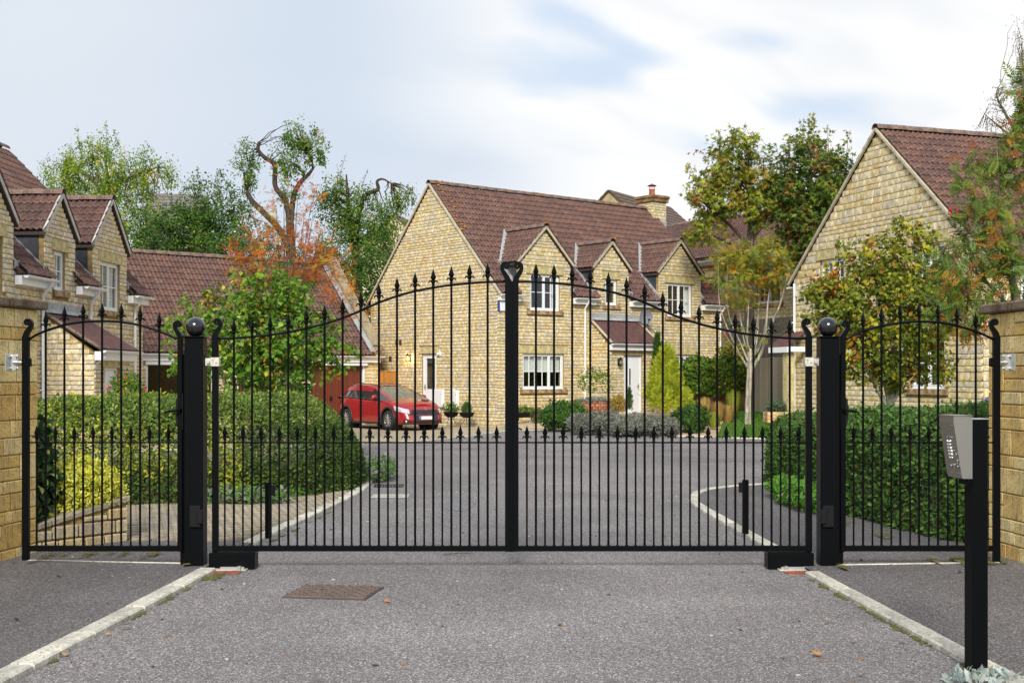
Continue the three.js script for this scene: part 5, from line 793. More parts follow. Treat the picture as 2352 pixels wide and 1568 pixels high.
// ---------- plants ----------
function flat(pts, tris) { const g = new THREE.BufferGeometry(); g.setAttribute('position', new THREE.Float32BufferAttribute(pts.flat(), 3)); g.setIndex(tris.flat()); g.computeVertexNormals(); return g; }
const LEAF = {
  ovate: flat([[0, 0, 0], [-0.24, 0.3, 0.07], [0, 0.35, 0], [0.24, 0.3, 0.07], [-0.22, 0.62, 0.06], [0, 0.68, -0.01], [0.22, 0.62, 0.06], [0, 1, -0.06]], [[0, 2, 1], [0, 3, 2], [1, 2, 4], [2, 5, 4], [2, 3, 5], [3, 6, 5], [4, 5, 7], [5, 6, 7]]),
  broad: flat([[0, 0, 0], [-0.40, 0.25, 0.08], [0, 0.32, 0], [0.40, 0.25, 0.08], [-0.36, 0.6, 0.07], [0, 0.66, -0.02], [0.36, 0.6, 0.07], [0, 1, -0.10]], [[0, 2, 1], [0, 3, 2], [1, 2, 4], [2, 5, 4], [2, 3, 5], [3, 6, 5], [4, 5, 7], [5, 6, 7]]),
  small: flat([[0, 0, 0], [-0.26, 0.45, 0.06], [0.26, 0.45, 0.06], [0, 1, -0.03], [0, 0.5, -0.01]], [[0, 4, 1], [0, 2, 4], [1, 4, 3], [4, 2, 3]]),
  needle: flat([[-0.05, 0, 0], [0.05, 0, 0], [0.06, 0.5, 0.02], [-0.06, 0.5, 0.02], [0, 1, 0.08]], [[0, 1, 2], [0, 2, 3], [3, 2, 4]]),
  blade: flat([[-0.012, 0, 0], [0.012, 0, 0], [0.012, 0.4, 0.04], [-0.012, 0.4, 0.04], [0.008, 0.75, 0.16], [-0.008, 0.75, 0.16], [0, 1, 0.36]], [[0, 1, 2], [0, 2, 3], [3, 2, 4], [3, 4, 5], [5, 4, 6]]),
  star: (() => { const p = [[0, 0.28, 0]], t = []; const tips = [[-140, 0.42], [-75, 0.52], [0, 0.74], [75, 0.52], [140, 0.42]]; tips.forEach(([a, r], i) => { const q = a * Math.PI / 180, m = (a - 34) * Math.PI / 180; p.push([Math.sin(m) * 0.2, 0.28 + Math.cos(m) * 0.2, 0.02], [Math.sin(q) * r, 0.28 + Math.cos(q) * r, -0.08]); }); p.push([Math.sin(2.9) * 0.2, 0.28 + Math.cos(2.9) * 0.2, 0.02]); for (let i = 1; i < p.length - 1; i++) t.push([0, i + 1, i]); return flat(p, t); })(),
  pinnate: (() => { const p = [], t = []; const leaflet = (y, s, l, w, up) => { const o = p.length; p.push([0, y, 0], [s * l * 0.45, y + up * 0.5 + w, 0.03], [s * l, y + up, -0.05], [s * l * 0.5, y + up * 0.4 - w, 0.03]); t.push(s > 0 ? [o, o + 3, o + 1] : [o, o + 1, o + 3], s > 0 ? [o + 3, o + 2, o + 1] : [o + 3, o + 1, o + 2]); }; for (let k = 0; k < 6; k++) for (const s of [-1, 1]) leaflet(0.16 + k * 0.125, s, 0.30 - Math.abs(k - 2.5) * 0.02, 0.048, 0.10); const o = p.length; p.push([0, 0.85, 0], [-0.07, 0.97, 0.02], [0, 1.12, -0.05], [0.07, 0.97, 0.02], [-0.008, 0, 0], [0.008, 0, 0]); t.push([o, o + 3, o + 1], [o + 3, o + 2, o + 1], [o + 4, o + 5, o]); return flat(p, t); })(),
  spray: (() => { const p = [], t = []; for (let k = 0; k < 7; k++) for (const s of [-1, 1]) { const o = p.length, y = k * 0.13, l = 0.34 * (1 - k * 0.09); p.push([0, y, 0], [s * l, y + 0.22, 0.05], [0, y + 0.09, 0.01]); t.push(s > 0 ? [o, o + 1, o + 2] : [o, o + 2, o + 1]); } const o = p.length; p.push([-0.04, 0.85, 0], [0.04, 0.85, 0], [0, 1.1, 0]); t.push([o, o + 1, o + 2]); return flat(p, t); })(),
};
const MLEAF = leafMat(), MGLOSS = leafMat({ clearcoat: 0.10, clearcoatRoughness: 0.3 });
const qx = new V3(), qy = new V3(), qz = new V3();
function leafMatrix(p, dir, nrm, s, w = 1) { qy.copy(dir).normalize(); qx.crossVectors(qy, nrm); if (qx.lengthSq() < 1e-6) qx.set(1, 0, 0); qx.normalize(); qz.crossVectors(qx, qy); return new THREE.Matrix4().makeBasis(qx.clone().multiplyScalar(s * w), qy.clone().multiplyScalar(s), qz.clone().multiplyScalar(s)).setPosition(p); }
const pickTone = (pal, R) => { let t = R() * pal.reduce((a, p) => a + p[3], 0); for (const p of pal) { t -= p[3]; if (t <= 0) return p; } return pal[0]; };
class Leaves {
  constructor() { this.m = []; this.c = []; }
  put(p, dir, nrm, s, tone, R, w) { this.m.push(leafMatrix(p, dir, nrm, s, w)); const k = 0.78 + R() * 0.44, h = (R() - 0.5) * 0.14; this.c.push([tone[0] * k * (1 + h), tone[1] * k, tone[2] * k * (1 - h)]); }
  build(parent, name, geo, material, label) { const im = shade(new THREE.InstancedMesh(geo, material, this.m.length)); im.name = name; im.userData.kind = 'stuff'; if (label) im.userData.label = label; const c = new THREE.Color(); this.m.forEach((m, i) => { im.setMatrixAt(i, m); im.setColorAt(i, c.setRGB(...this.c[i])); }); parent.add(im); return im; }
}
const rv = (R) => { const z = R() * 2 - 1, a = R() * 6.2832, r = Math.sqrt(1 - z * z); return v3(r * Math.cos(a), z, r * Math.sin(a)); };
const gauss = (R) => (R() + R() + R() + R() - 2) * 0.9;
const bend = (a, b, lift, R, n = 6, wob = 0.06) => { const L = a.distanceTo(b), o = []; for (let i = 0; i <= n; i++) { const t = i / n, p = a.clone().lerp(b, t); p.y += Math.sin(t * Math.PI) * lift * L; if (i && i < n) p.add(rv(R).multiplyScalar(wob * L)); o.push(p); } return o; };
const G = { // reflectances of leaves: red, green, blue, share
  birchGreen: [[0.212, 0.332, 0.030, 5], [0.322, 0.402, 0.030, 3], [0.604, 0.523, 0.039, 1.2], [0.131, 0.252, 0.030, 3]],
  dark: [[0.083, 0.183, 0.024, 5], [0.141, 0.245, 0.029, 3], [0.281, 0.317, 0.040, 0.7], [0.058, 0.136, 0.026, 4]],
  mid: [[0.131, 0.240, 0.028, 5], [0.209, 0.312, 0.034, 3], [0.079, 0.168, 0.024, 3], [0.383, 0.353, 0.041, 0.5]],
  sycamore: [[0.285, 0.327, 0.035, 4], [0.406, 0.423, 0.042, 3], [0.166, 0.228, 0.030, 3], [0.442, 0.283, 0.039, 1.2], [0.351, 0.185, 0.042, 0.7]],
  sycamoreDark: [[0.111, 0.181, 0.027, 5], [0.206, 0.282, 0.031, 3], [0.316, 0.212, 0.037, 1.6], [0.301, 0.131, 0.043, 1.2], [0.080, 0.151, 0.027, 3]],
  rowanOrange: [[0.50, 0.155, 0.022, 5], [0.58, 0.24, 0.025, 3], [0.36, 0.085, 0.02, 2], [0.50, 0.36, 0.05, 1], [0.16, 0.17, 0.03, 0.7]],
  viburnum: [[0.131, 0.275, 0.022, 6], [0.210, 0.343, 0.030, 3], [0.551, 0.550, 0.040, 1.1], [0.079, 0.179, 0.022, 3], [0.434, 0.248, 0.030, 0.7], [0.341, 0.468, 0.100, 1]],
  rowanMid: [[0.286, 0.322, 0.031, 4], [0.458, 0.404, 0.042, 3], [0.601, 0.314, 0.037, 2], [0.172, 0.239, 0.031, 3]],
  birchAutumn: [[0.224, 0.250, 0.026, 5], [0.136, 0.195, 0.023, 4], [0.515, 0.470, 0.034, 1.8], [0.462, 0.204, 0.029, 1.4], [0.326, 0.361, 0.034, 2]],
  rowanRight: [[0.13, 0.215, 0.025, 6], [0.22, 0.28, 0.035, 2.5], [0.50, 0.26, 0.03, 1.5], [0.36, 0.12, 0.025, 0.7], [0.20, 0.30, 0.10, 1.2]],
  hedge: [[0.085, 0.154, 0.024, 5], [0.150, 0.229, 0.039, 3], [0.055, 0.101, 0.020, 4], [0.400, 0.352, 0.066, 0.5]],
  laurel: [[0.081, 0.174, 0.034, 5], [0.140, 0.259, 0.045, 3], [0.051, 0.110, 0.024, 3], [0.354, 0.078, 0.034, 0.08]],
  gold: [[0.74, 0.70, 0.07, 7], [0.80, 0.77, 0.26, 3], [0.24, 0.32, 0.05, 1.4], [0.55, 0.57, 0.06, 3]],
  ivy: [[0.035, 0.075, 0.022, 6], [0.05, 0.11, 0.03, 3], [0.42, 0.42, 0.10, 1]],
  conifer: [[0.456, 0.506, 0.035, 5], [0.600, 0.621, 0.060, 3], [0.288, 0.368, 0.030, 3]],
  cypress: [[0.054, 0.126, 0.022, 5], [0.084, 0.174, 0.024, 3], [0.036, 0.084, 0.018, 2]],
  silver: [[0.25, 0.265, 0.22, 5], [0.34, 0.35, 0.30, 3], [0.15, 0.17, 0.12, 3], [0.22, 0.17, 0.10, 1]],
  silverWhite: [[0.55, 0.60, 0.55, 4], [0.38, 0.45, 0.40, 2]],
  green: [[0.072, 0.172, 0.029, 5], [0.117, 0.238, 0.039, 3], [0.046, 0.111, 0.023, 3]],
  bright: [[0.13, 0.30, 0.04, 4], [0.09, 0.22, 0.03, 3]],
  straw: [[0.50, 0.34, 0.11, 5], [0.42, 0.24, 0.08, 3], [0.45, 0.40, 0.10, 2]],
  lime: [[0.34, 0.36, 0.05, 5], [0.24, 0.30, 0.04, 3]],
  yellowIvy: [[0.36, 0.30, 0.03, 3], [0.15, 0.19, 0.025, 4], [0.44, 0.24, 0.03, 1]],
  copper: [[0.16, 0.06, 0.05, 3], [0.22, 0.09, 0.06, 2]],
};
/* a tree: limbs as tapered tubes, a crown of leaves gathered in tufts along twigs
   o.base, o.trunk: [points, radii]; o.blobs: [centre, radii, tufts, forks from] */
function tree(name, label, o, group) {
  const R = rng(o.seed), base = o.base, g = thing(name, label, o.category ?? 'tree', base, 0, group), rel = (p) => p.clone().sub(base);
  const wood = new MB(), twigs = new MB(), L = new Leaves();
  for (const [pts, radii] of o.limbs) { const c = new THREE.CatmullRomCurve3(pts.map(rel)), n = Math.max(8, pts.length * 4); wood.tube(c.getPoints(n), range(n + 1, (i) => { const f = i / n * (radii.length - 1), k = Math.min(radii.length - 2, f | 0); return lerp(radii[k], radii[k + 1], f - k) * (1 + (R() - 0.5) * 0.08); }), o.sides ?? 9); }
  const wps = []; for (const [pts, radii] of o.limbs) { const cc = new THREE.CatmullRomCurve3(pts.map(rel)); for (let i = 2; i <= 12; i++) wps.push(cc.getPoint(i / 12)); }
  const nearest = (p) => { let m = 1e9, w = wps[0]; for (const q of wps) { const dy = p.y - q.y, e = Math.hypot(p.x - q.x, p.z - q.z) + Math.abs(dy - 0.5 * Math.hypot(p.x - q.x, p.z - q.z)) * 0.8; if (e < m) { m = e; w = q; } } return w; };
  for (const b of o.blobs) {
    const c = rel(b.c);
    for (let i = 0; i < b.n; i++) {
      const u = rv(R), rr = lerp(b.hollow ?? 0.35, 1, R() ** 0.6) * (0.82 + 0.36 * noise3(u.x * 2.2 + b.c.x, u.y * 2.2 + o.seed, u.z * 2.2)), p = c.clone().add(v3(u.x * b.r[0] * rr, u.y * b.r[1] * rr, u.z * b.r[2] * rr));
      const f = nearest(p);
      if (R() < (o.twig ?? 0.3)) { const path = bend(f, p, 0.05, R, 5, 0.05); twigs.tube(path, range(6, (k) => lerp(o.twigR ?? 0.03, 0.006, k / 5)), 4); }
      const out = p.clone().sub(c).normalize(), tone0 = pickTone(o.pal, R), tuft = o.tuft * (0.6 + R() * 0.9), n = Math.round(o.per * (0.5 + R())), shoot = out.clone().multiplyScalar(0.7).add(v3(0, o.rise ?? 0.3, 0)).add(rv(R).multiplyScalar(0.6)).normalize();
      for (let k = 0; k < n; k++) {
        const t = R(), q = p.clone().addScaledVector(shoot, (t - 0.3) * tuft * (o.stretch ?? 1.2)).add(v3(gauss(R), gauss(R) * 0.8, gauss(R)).multiplyScalar(tuft * 0.5)); if (o.droop) q.y -= R() ** 2 * o.droop;
        const dir = rv(R).multiplyScalar(0.8).add(out.clone().multiplyScalar(0.25)); dir.y -= o.hang ?? 0.35;
        const nr = rv(R).multiplyScalar(0.7).add(v3(0, 0.8, 0)).addScaledVector(out, 0.5);
        L.put(q, dir, nr, o.leaf * (0.65 + R() * 0.6), R() < 0.7 ? tone0 : pickTone(o.pal, R), R);
      }
    }
  }
  for (const [a, b, n, pal] of o.spires ?? []) { const A = rel(a), B = rel(b); twigs.tube(bend(A, B, 0, R, 4, 0.02), range(5, (k) => lerp(0.015, 0.004, k / 4)), 4); for (let i = 0; i < n; i++) { const t = R(), q = A.clone().lerp(B, t).add(rv(R).multiplyScalar((o.spireR ?? 0.12) * (1 - t * 0.6))); const dir = rv(R); dir.y += 0.3; L.put(q, dir, rv(R).add(v3(0, 0.7, 0)), o.leaf * (0.6 + R() * 0.5), pickTone(pal ?? o.pal, R), R); } }
  if (o.berries) { const bm = new MB(); for (let i = 0; i < o.berries; i++) { const b = o.blobs[R() * o.blobs.length | 0], u = rv(R), q = rel(b.c).add(v3(u.x * b.r[0], u.y * b.r[1] - 0.1, u.z * b.r[2])); for (let k = 0; k < 14; k++) { const w = q.clone().add(rv(R).multiplyScalar(0.05)); bm.add(new THREE.IcosahedronGeometry(0.012, 0), T(w.x, w.y, w.z)); } } const m = bm.build(g, 'berries', mat([0.55, 0.025, 0.012], 0.4)); m.userData.kind = 'stuff'; }
  if (wood.g.length) wood.build(g, 'trunk', o.bark ?? MT.bark);
  if (twigs.g.length) { const m = twigs.build(g, 'branches', o.twigMat ?? o.bark ?? MT.bark); m.userData.kind = 'stuff'; }
  L.build(g, 'crown', LEAF[o.shape ?? 'ovate'], o.mat ?? MLEAF);
  return g;
}
const A = (px, py, d) => at(px, py, d);
{
  // trees behind the garages
  const d1 = 55, b1 = A(235, 600, d1); b1.y = 0;
  tree('birch_tree', 'tall yellowing birch rising behind the far left house', { seed: 1001, base: b1, limbs: [[[b1, A(232, 520, d1), A(245, 430, d1), A(240, 350, d1)], [0.22, 0.16, 0.1, 0.03]], [[A(245, 440, d1), A(310, 400, d1), A(360, 385, d1)], [0.09, 0.06, 0.02]], [[A(238, 440, d1), A(180, 390, d1), A(130, 375, d1)], [0.08, 0.05, 0.02]]],
    blobs: [{ c: A(225, 395, d1), r: [1.75, 1.75, 1.6], n: 210 }, { c: A(255, 480, d1), r: [2.6, 1.5, 1.8], n: 190 }, { c: A(340, 395, d1), r: [1.05, 0.95, 1.0], n: 60 }, { c: A(145, 400, d1), r: [0.9, 0.9, 0.9], n: 46 }],
    spires: [[A(182, 345, d1), A(176, 292, d1), 40], [A(245, 330, d1), A(243, 281, d1), 44], [A(270, 330, d1), A(262, 300, d1), 30], [A(120, 390, d1), A(88, 372, d1), 26], [A(350, 350, d1), A(335, 325, d1), 22]], pal: G.birchGreen, leaf: 0.115, tuft: 0.40, per: 34, droop: 0.5, hang: 0.7, twig: 0.5, twigR: 0.025, bark: MT.bark });
  const d2 = 52, b2 = A(440, 640, d2); b2.y = 0;
  tree('leafy_tree', 'dense dark green tree behind the garage roof, left of the lopped one', { seed: 1002, base: b2, limbs: [[[b2, A(440, 560, d2), A(450, 470, d2)], [0.25, 0.18, 0.06]]], blobs: [{ c: A(435, 545, d2), r: [2.4, 1.5, 1.6], n: 210 }, { c: A(490, 480, d2), r: [1.6, 1.5, 1.4], n: 130 }, { c: A(350, 545, d2), r: [1.4, 1.35, 1.2], n: 100 }],
    spires: [[A(455, 420, d2), A(452, 385, d2), 26], [A(500, 430, d2), A(497, 395, d2), 26], [A(395, 470, d2), A(392, 440, d2), 20]], pal: G.dark, leaf: 0.125, tuft: 0.42, per: 36, droop: 0.3, bark: MT.darkBark });
  // lopped tree with bare crooked limbs
  const d3 = 50, z8 = (x, y) => A(487.9 + 0.2746 * x, 258.3 + 0.2746 * y, d3), b3 = z8(655, 1300); b3.y = 0;
  tree('lopped_tree', 'lopped tree with thick crooked bare limbs above the garages', { seed: 1003, base: b3, limbs: [[[b3, z8(655, 1150), z8(650, 960), z8(640, 830)], [0.22, 0.20, 0.17, 0.14]], [[z8(640, 850), z8(600, 720), z8(525, 620), z8(515, 430), z8(440, 380), z8(380, 310), z8(390, 245)], [0.14, 0.115, 0.10, 0.095, 0.085, 0.08, 0.065]], [[z8(655, 900), z8(665, 790), z8(690, 660), z8(755, 560), z8(800, 520), z8(845, 460)], [0.14, 0.12, 0.105, 0.09, 0.075, 0.05]], [[z8(650, 1150), z8(545, 960), z8(420, 830), z8(330, 740), z8(285, 660)], [0.15, 0.13, 0.12, 0.105, 0.09]], [[z8(770, 540), z8(752, 505)], [0.07, 0.06]], [[z8(840, 470), z8(830, 400), z8(800, 340)], [0.05, 0.03, 0.01]]],
    blobs: [{ c: z8(640, 330), r: [0.75, 1.05, 0.7], n: 62, from: [z8(700, 640), z8(760, 520)] }, { c: z8(850, 270), r: [0.48, 0.72, 0.5], n: 40, from: [z8(840, 460)] }, { c: z8(290, 420), r: [0.40, 0.95, 0.5], n: 46, from: [z8(380, 310)] }, { c: z8(690, 180), r: [0.4, 0.5, 0.4], n: 22, from: [z8(690, 400)] }, { c: z8(640, 600), r: [0.5, 0.6, 0.5], n: 16, from: [z8(640, 800)] }], pal: G.mid, leaf: 0.115, tuft: 0.3, per: 22, droop: 0.35, hang: 0.6, twig: 0.55, twigR: 0.022, bark: MT.darkBark });
  const d4 = 53, b4 = A(830, 640, d4); b4.y = 0, tree('leafy_tree', 'loose green tree with a hooked bare bough beside the middle house gable', { seed: 1004, base: b4, limbs: [[[b4, A(815, 560, d4), A(800, 470, d4), A(795, 400, d4)], [0.25, 0.18, 0.1, 0.03]], [[A(815, 540, d4), A(838, 450, d4), A(868, 434, d4), A(866, 416, d4), A(878, 411, d4), A(898, 421, d4)], [0.13, 0.10, 0.085, 0.06, 0.045, 0.025]]],
    blobs: [{ c: A(790, 470, d4), r: [1.2, 1.1, 1.1], n: 100 }, { c: A(840, 500, d4), r: [1.35, 1.2, 1.1], n: 130 }, { c: A(815, 580, d4), r: [1.5, 1.3, 1.3], n: 150 }, { c: A(920, 445, d4), r: [0.5, 0.42, 0.5], n: 26, from: [A(898, 421, d4)] }, { c: A(895, 500, d4), r: [0.7, 0.8, 0.6], n: 46 }, { c: A(775, 440, d4), r: [0.7, 0.8, 0.7], n: 30 }],
    spires: [[A(775, 430, d4), A(795, 352, d4), 22], [A(790, 440, d4), A(772, 375, d4), 18], [A(830, 430, d4), A(845, 385, d4), 16]], pal: G.mid, leaf: 0.115, tuft: 0.4, per: 24, droop: 0.5, hang: 0.6, twig: 0.4, bark: MT.darkBark });
  const d5 = 50; for (const [px, py, r, s, l] of [[880, 640, [1.5, 1.9, 1.2], 1005, 'dark ivy covered bush between the garage parapet and the middle house'], [560, 590, [1.6, 1.4, 1.2], 1006, 'dark green bush behind the garage ridge under the lopped tree'], [720, 640, [1.6, 1.6, 1.2], 1010, 'dark green bush behind the garage parapet']]) { const b = A(px, py + 90, d5); b.y = 0; tree('evergreen_bush', l, { category: 'bush', seed: s, base: b, limbs: [[[b, A(px, py + 20, d5)], [0.12, 0.05]]], blobs: [{ c: A(px, py, d5), r, n: 190, hollow: 0.2 }], pal: G.dark, leaf: 0.12, tuft: 0.36, per: 28, bark: MT.darkBark }); }
  { const b = A(880, 595, 70); b.y -= 1.2; tree('copper_bush', 'small copper leaved bush in front of the distant block gable', { category: 'bush', seed: 1007, base: b, limbs: [[[b, A(880, 575, 70)], [0.05, 0.02]]], blobs: [{ c: A(884, 568, 70), r: [0.5, 1.0, 0.5], n: 50 }], pal: G.copper, leaf: 0.13, tuft: 0.3, per: 12 }); }
  // sycamores
  const d6 = 45, b6 = A(1722, 620, d6); b6.y = 0;
  tree('sycamore_tree', 'olive and brown sycamore behind the middle house chimney', { seed: 1011, base: b6, limbs: [[[b6, A(1722, 580, d6), A(1726, 500, d6), A(1715, 400, d6)], [0.2, 0.16, 0.12, 0.03]], [[A(1724, 570, d6), A(1680, 520, d6), A(1620, 470, d6)], [0.08, 0.06, 0.02]], [[A(1724, 560, d6), A(1760, 500, d6), A(1775, 440, d6)], [0.07, 0.05, 0.02]], [[A(1722, 585, d6), A(1670, 555, d6), A(1610, 530, d6)], [0.05, 0.04, 0.015]]],
    blobs: [{ c: A(1690, 400, d6), r: [1.25, 1.45, 1.2], n: 150, from: [A(1720, 480, d6)] }, { c: A(1640, 460, d6), r: [0.95, 1.0, 0.9], n: 80, from: [A(1670, 510, d6)] }, { c: A(1735, 460, d6), r: [0.8, 0.9, 0.8], n: 60 }, { c: A(1620, 545, d6), r: [0.7, 0.35, 0.6], n: 24, from: [A(1670, 555, d6)] }],
    spires: [[A(1655, 360, d6), A(1650, 302, d6), 40], [A(1690, 340, d6), A(1694, 296, d6), 44], [A(1720, 370, d6), A(1740, 310, d6), 36], [A(1600, 420, d6), A(1583, 375, d6), 26]], spireR: 0.25, pal: G.sycamore, leaf: 0.20, shape: 'star', tuft: 0.36, per: 17, twig: 0.5, twigR: 0.022, bark: MT.darkBark });
  const b7 = A(1862, 620, d6); b7.y = 0;
  tree('sycamore_tree', 'taller darker sycamore with reddish leaves beside the right hand gable', { seed: 1012, base: b7, limbs: [[[b7, A(1862, 560, d6), A(1860, 480, d6), A(1865, 380, d6)], [0.26, 0.2, 0.14, 0.03]], [[A(1860, 540, d6), A(1820, 470, d6)], [0.09, 0.03]], [[A(1860, 530, d6), A(1905, 460, d6)], [0.09, 0.03]]],
    blobs: [{ c: A(1860, 410, d6), r: [1.5, 1.45, 1.3], n: 210 }, { c: A(1860, 500, d6), r: [1.45, 1.1, 1.2], n: 170 }, { c: A(1925, 420, d6), r: [0.7, 1.0, 0.8], n: 60 }, { c: A(1800, 440, d6), r: [0.6, 0.8, 0.8], n: 46 }, { c: A(1850, 565, d6), r: [1.3, 0.6, 0.9], n: 60 }],
    spires: [[A(1868, 350, d6), A(1866, 264, d6), 90, G.sycamore], [A(1845, 350, d6), A(1842, 280, d6), 56, G.sycamore], [A(1905, 360, d6), A(1901, 288, d6), 40, G.sycamore], [A(1945, 380, d6), A(1948, 300, d6), 30, G.sycamore], [A(1815, 360, d6), A(1810, 310, d6), 30, G.sycamore]], spireR: 0.26, pal: G.sycamoreDark, leaf: 0.20, shape: 'star', tuft: 0.38, per: 18, twig: 0.35, bark: MT.darkBark });
  // distant bare birch at the right edge
  const d8 = 46, b8 = A(2330, 420, d8); b8.y = 0;
  tree('weeping_birch', 'nearly bare weeping birch far behind the right hand roof', { seed: 1013, base: b8, limbs: [[[b8, A(2345, 330, d8), A(2352, 200, d8)], [0.2, 0.14, 0.08]], [[A(2346, 320, d8), A(2310, 260, d8), A(2290, 215, d8), A(2300, 190, d8)], [0.07, 0.05, 0.03, 0.01]], [[A(2342, 330, d8), A(2290, 285, d8), A(2262, 262, d8)], [0.05, 0.03, 0.01]]],
    blobs: [{ c: A(2300, 230, d8), r: [0.5, 0.6, 0.5], n: 40, from: [A(2290, 240, d8)] }, { c: A(2270, 290, d8), r: [0.4, 0.5, 0.4], n: 26, from: [A(2275, 270, d8)] }, { c: A(2348, 70, d8), r: [0.35, 0.7, 0.5], n: 26, from: [A(2352, 120, d8)] }], pal: [[0.16, 0.12, 0.08, 3], [0.20, 0.17, 0.06, 2]], leaf: 0.06, tuft: 0.3, per: 8, droop: 1.0, hang: 1, twig: 1, twigR: 0.012, bark: MT.twig });
}
{ // orange rowan behind the shrub
  const d = 30, b = A(655, 930, d); b.y = 0; const stems = range(16, (i) => { const R = rng(50 + i), px = 560 + i * 12 + R() * 10, top = 410 + Math.abs(i - 8) * 16 + R() * 60; return [[v3(b.x + (i - 8) * 0.05, 0, b.z), A(lerp(655, px, 0.45), 720, d + (R() - 0.5)), A(px, top, d + (R() - 0.5) * 1.5)], [0.035, 0.022, 0.006]]; });
  tree('rowan_tree', 'many stemmed rowan with orange leaves behind the big green shrub', { seed: 1021, base: b, limbs: stems, sides: 5, blobs: [{ c: A(650, 590, d), r: [1.45, 0.75, 1.1], n: 150 }, { c: A(655, 520, d), r: [1.15, 0.75, 0.9], n: 34 }, { c: A(750, 620, d), r: [0.75, 0.6, 0.7], n: 46 }, { c: A(560, 570, d), r: [0.5, 0.45, 0.5], n: 18 }, { c: A(660, 440, d), r: [0.9, 0.5, 0.7], n: 12 }, { c: A(800, 690, d - 2), r: [0.45, 0.35, 0.4], n: 14 }], pal: G.rowanOrange, leaf: 0.155, shape: 'pinnate', tuft: 0.28, per: 7, twig: 0.35, twigR: 0.007, bark: MT.twig, berries: 16, hang: 0.2 });
  const ds = 23, bs = A(600, 930, ds); bs.y = 0;
  tree('broadleaf_shrub', 'tall shrub with large green and yellow leaves above the clipped hedge', { category: 'shrub', seed: 1022, base: bs, bark: MT.greyBark, sides: 6, limbs: range(9, (i) => [[v3(bs.x + (i - 4) * 0.08, 0, bs.z), A(600 + (i - 4) * 26, 830, ds), A(600 + (i - 4) * 44, 680 + Math.abs(i - 4) * 22, ds)], [0.05, 0.035, 0.01]]),
    blobs: [{ c: A(620, 760, ds), r: [1.0, 1.0, 0.9], n: 150, hollow: 0.2 }, { c: A(560, 770, ds), r: [0.9, 0.95, 0.8], n: 95 }, { c: A(690, 800, ds), r: [0.75, 0.8, 0.7], n: 80 }, { c: A(600, 860, ds), r: [1.1, 0.5, 0.8], n: 80 }, { c: A(470, 760, ds), r: [0.55, 0.8, 0.6], n: 46 }, { c: A(610, 660, ds), r: [0.85, 0.4, 0.6], n: 46 }, { c: A(760, 800, ds), r: [0.35, 0.5, 0.4], n: 22 }, { c: A(410, 800, ds), r: [0.25, 0.6, 0.4], n: 14 }], pal: G.viburnum, leaf: 0.088, shape: 'broad', tuft: 0.26, per: 17, twig: 0.4, twigR: 0.012, mat: MGLOSS, hang: 0.5 });
  // pale trunked rowan on the lawn
  const dr = 36.5, br = A(1718, 985, dr), Q = (x, y, dd = 0) => A(x, y, dr + dd);
  tree('rowan_tree', 'pale trunked rowan with sparse yellow leaves and red berries on the lawn', { seed: 1023, base: br, bark: MT.paleBark, twigMat: MT.greyBark, limbs: [[[br, Q(1719, 920), Q(1722, 850), Q(1722, 800)], [0.105, 0.09, 0.085, 0.07]], ...[[1650, 600], [1672, 570], [1700, 560], [1728, 550], [1755, 570], [1780, 590], [1812, 620], [1690, 640], [1745, 630], [1800, 660]].map(([x, y], i) => [[Q(1721, 850 - (i % 4) * 14), Q(lerp(1721, x, 0.35) + (i * 37 % 11 - 5) * 1.6, 790, (i % 3 - 1) * 0.25), Q(lerp(1721, x, 0.75) + (i * 53 % 13 - 6) * 2.2, 705 + (i * 29 % 17), (i % 3 - 1) * 0.4), Q(x, y, (i % 5 - 2) * 0.35)], [0.036, 0.024, 0.014, 0.005]]), [[Q(1722, 860), Q(1752, 800), Q(1762, 720), Q(1768, 650)], [0.055, 0.05, 0.03, 0.01]], [[Q(1718, 840), Q(1680, 790), Q(1650, 740)], [0.03, 0.02, 0.005]]],
    blobs: [{ c: Q(1725, 590), r: [1.15, 0.5, 0.9], n: 120, from: [Q(1722, 700)] }, { c: Q(1695, 650), r: [0.9, 0.6, 0.8], n: 70, from: [Q(1715, 760)] }, { c: Q(1780, 630), r: [0.8, 0.6, 0.7], n: 66, from: [Q(1740, 740)] }, { c: Q(1665, 600), r: [0.45, 0.3, 0.5], n: 20, from: [Q(1690, 700)] }, { c: Q(1730, 760), r: [1.1, 0.9, 0.8], n: 12, from: [Q(1722, 820)] }], pal: G.rowanMid, leaf: 0.17, shape: 'pinnate', tuft: 0.24, per: 12, twig: 0.8, twigR: 0.010, berries: 30, hang: 0.25 });
  // birch at the right
  const db = 17.5, bb = A(2045, 1010, db), B = (x, y, dd = 0) => A(x, y, db + dd); bb.y = 0;
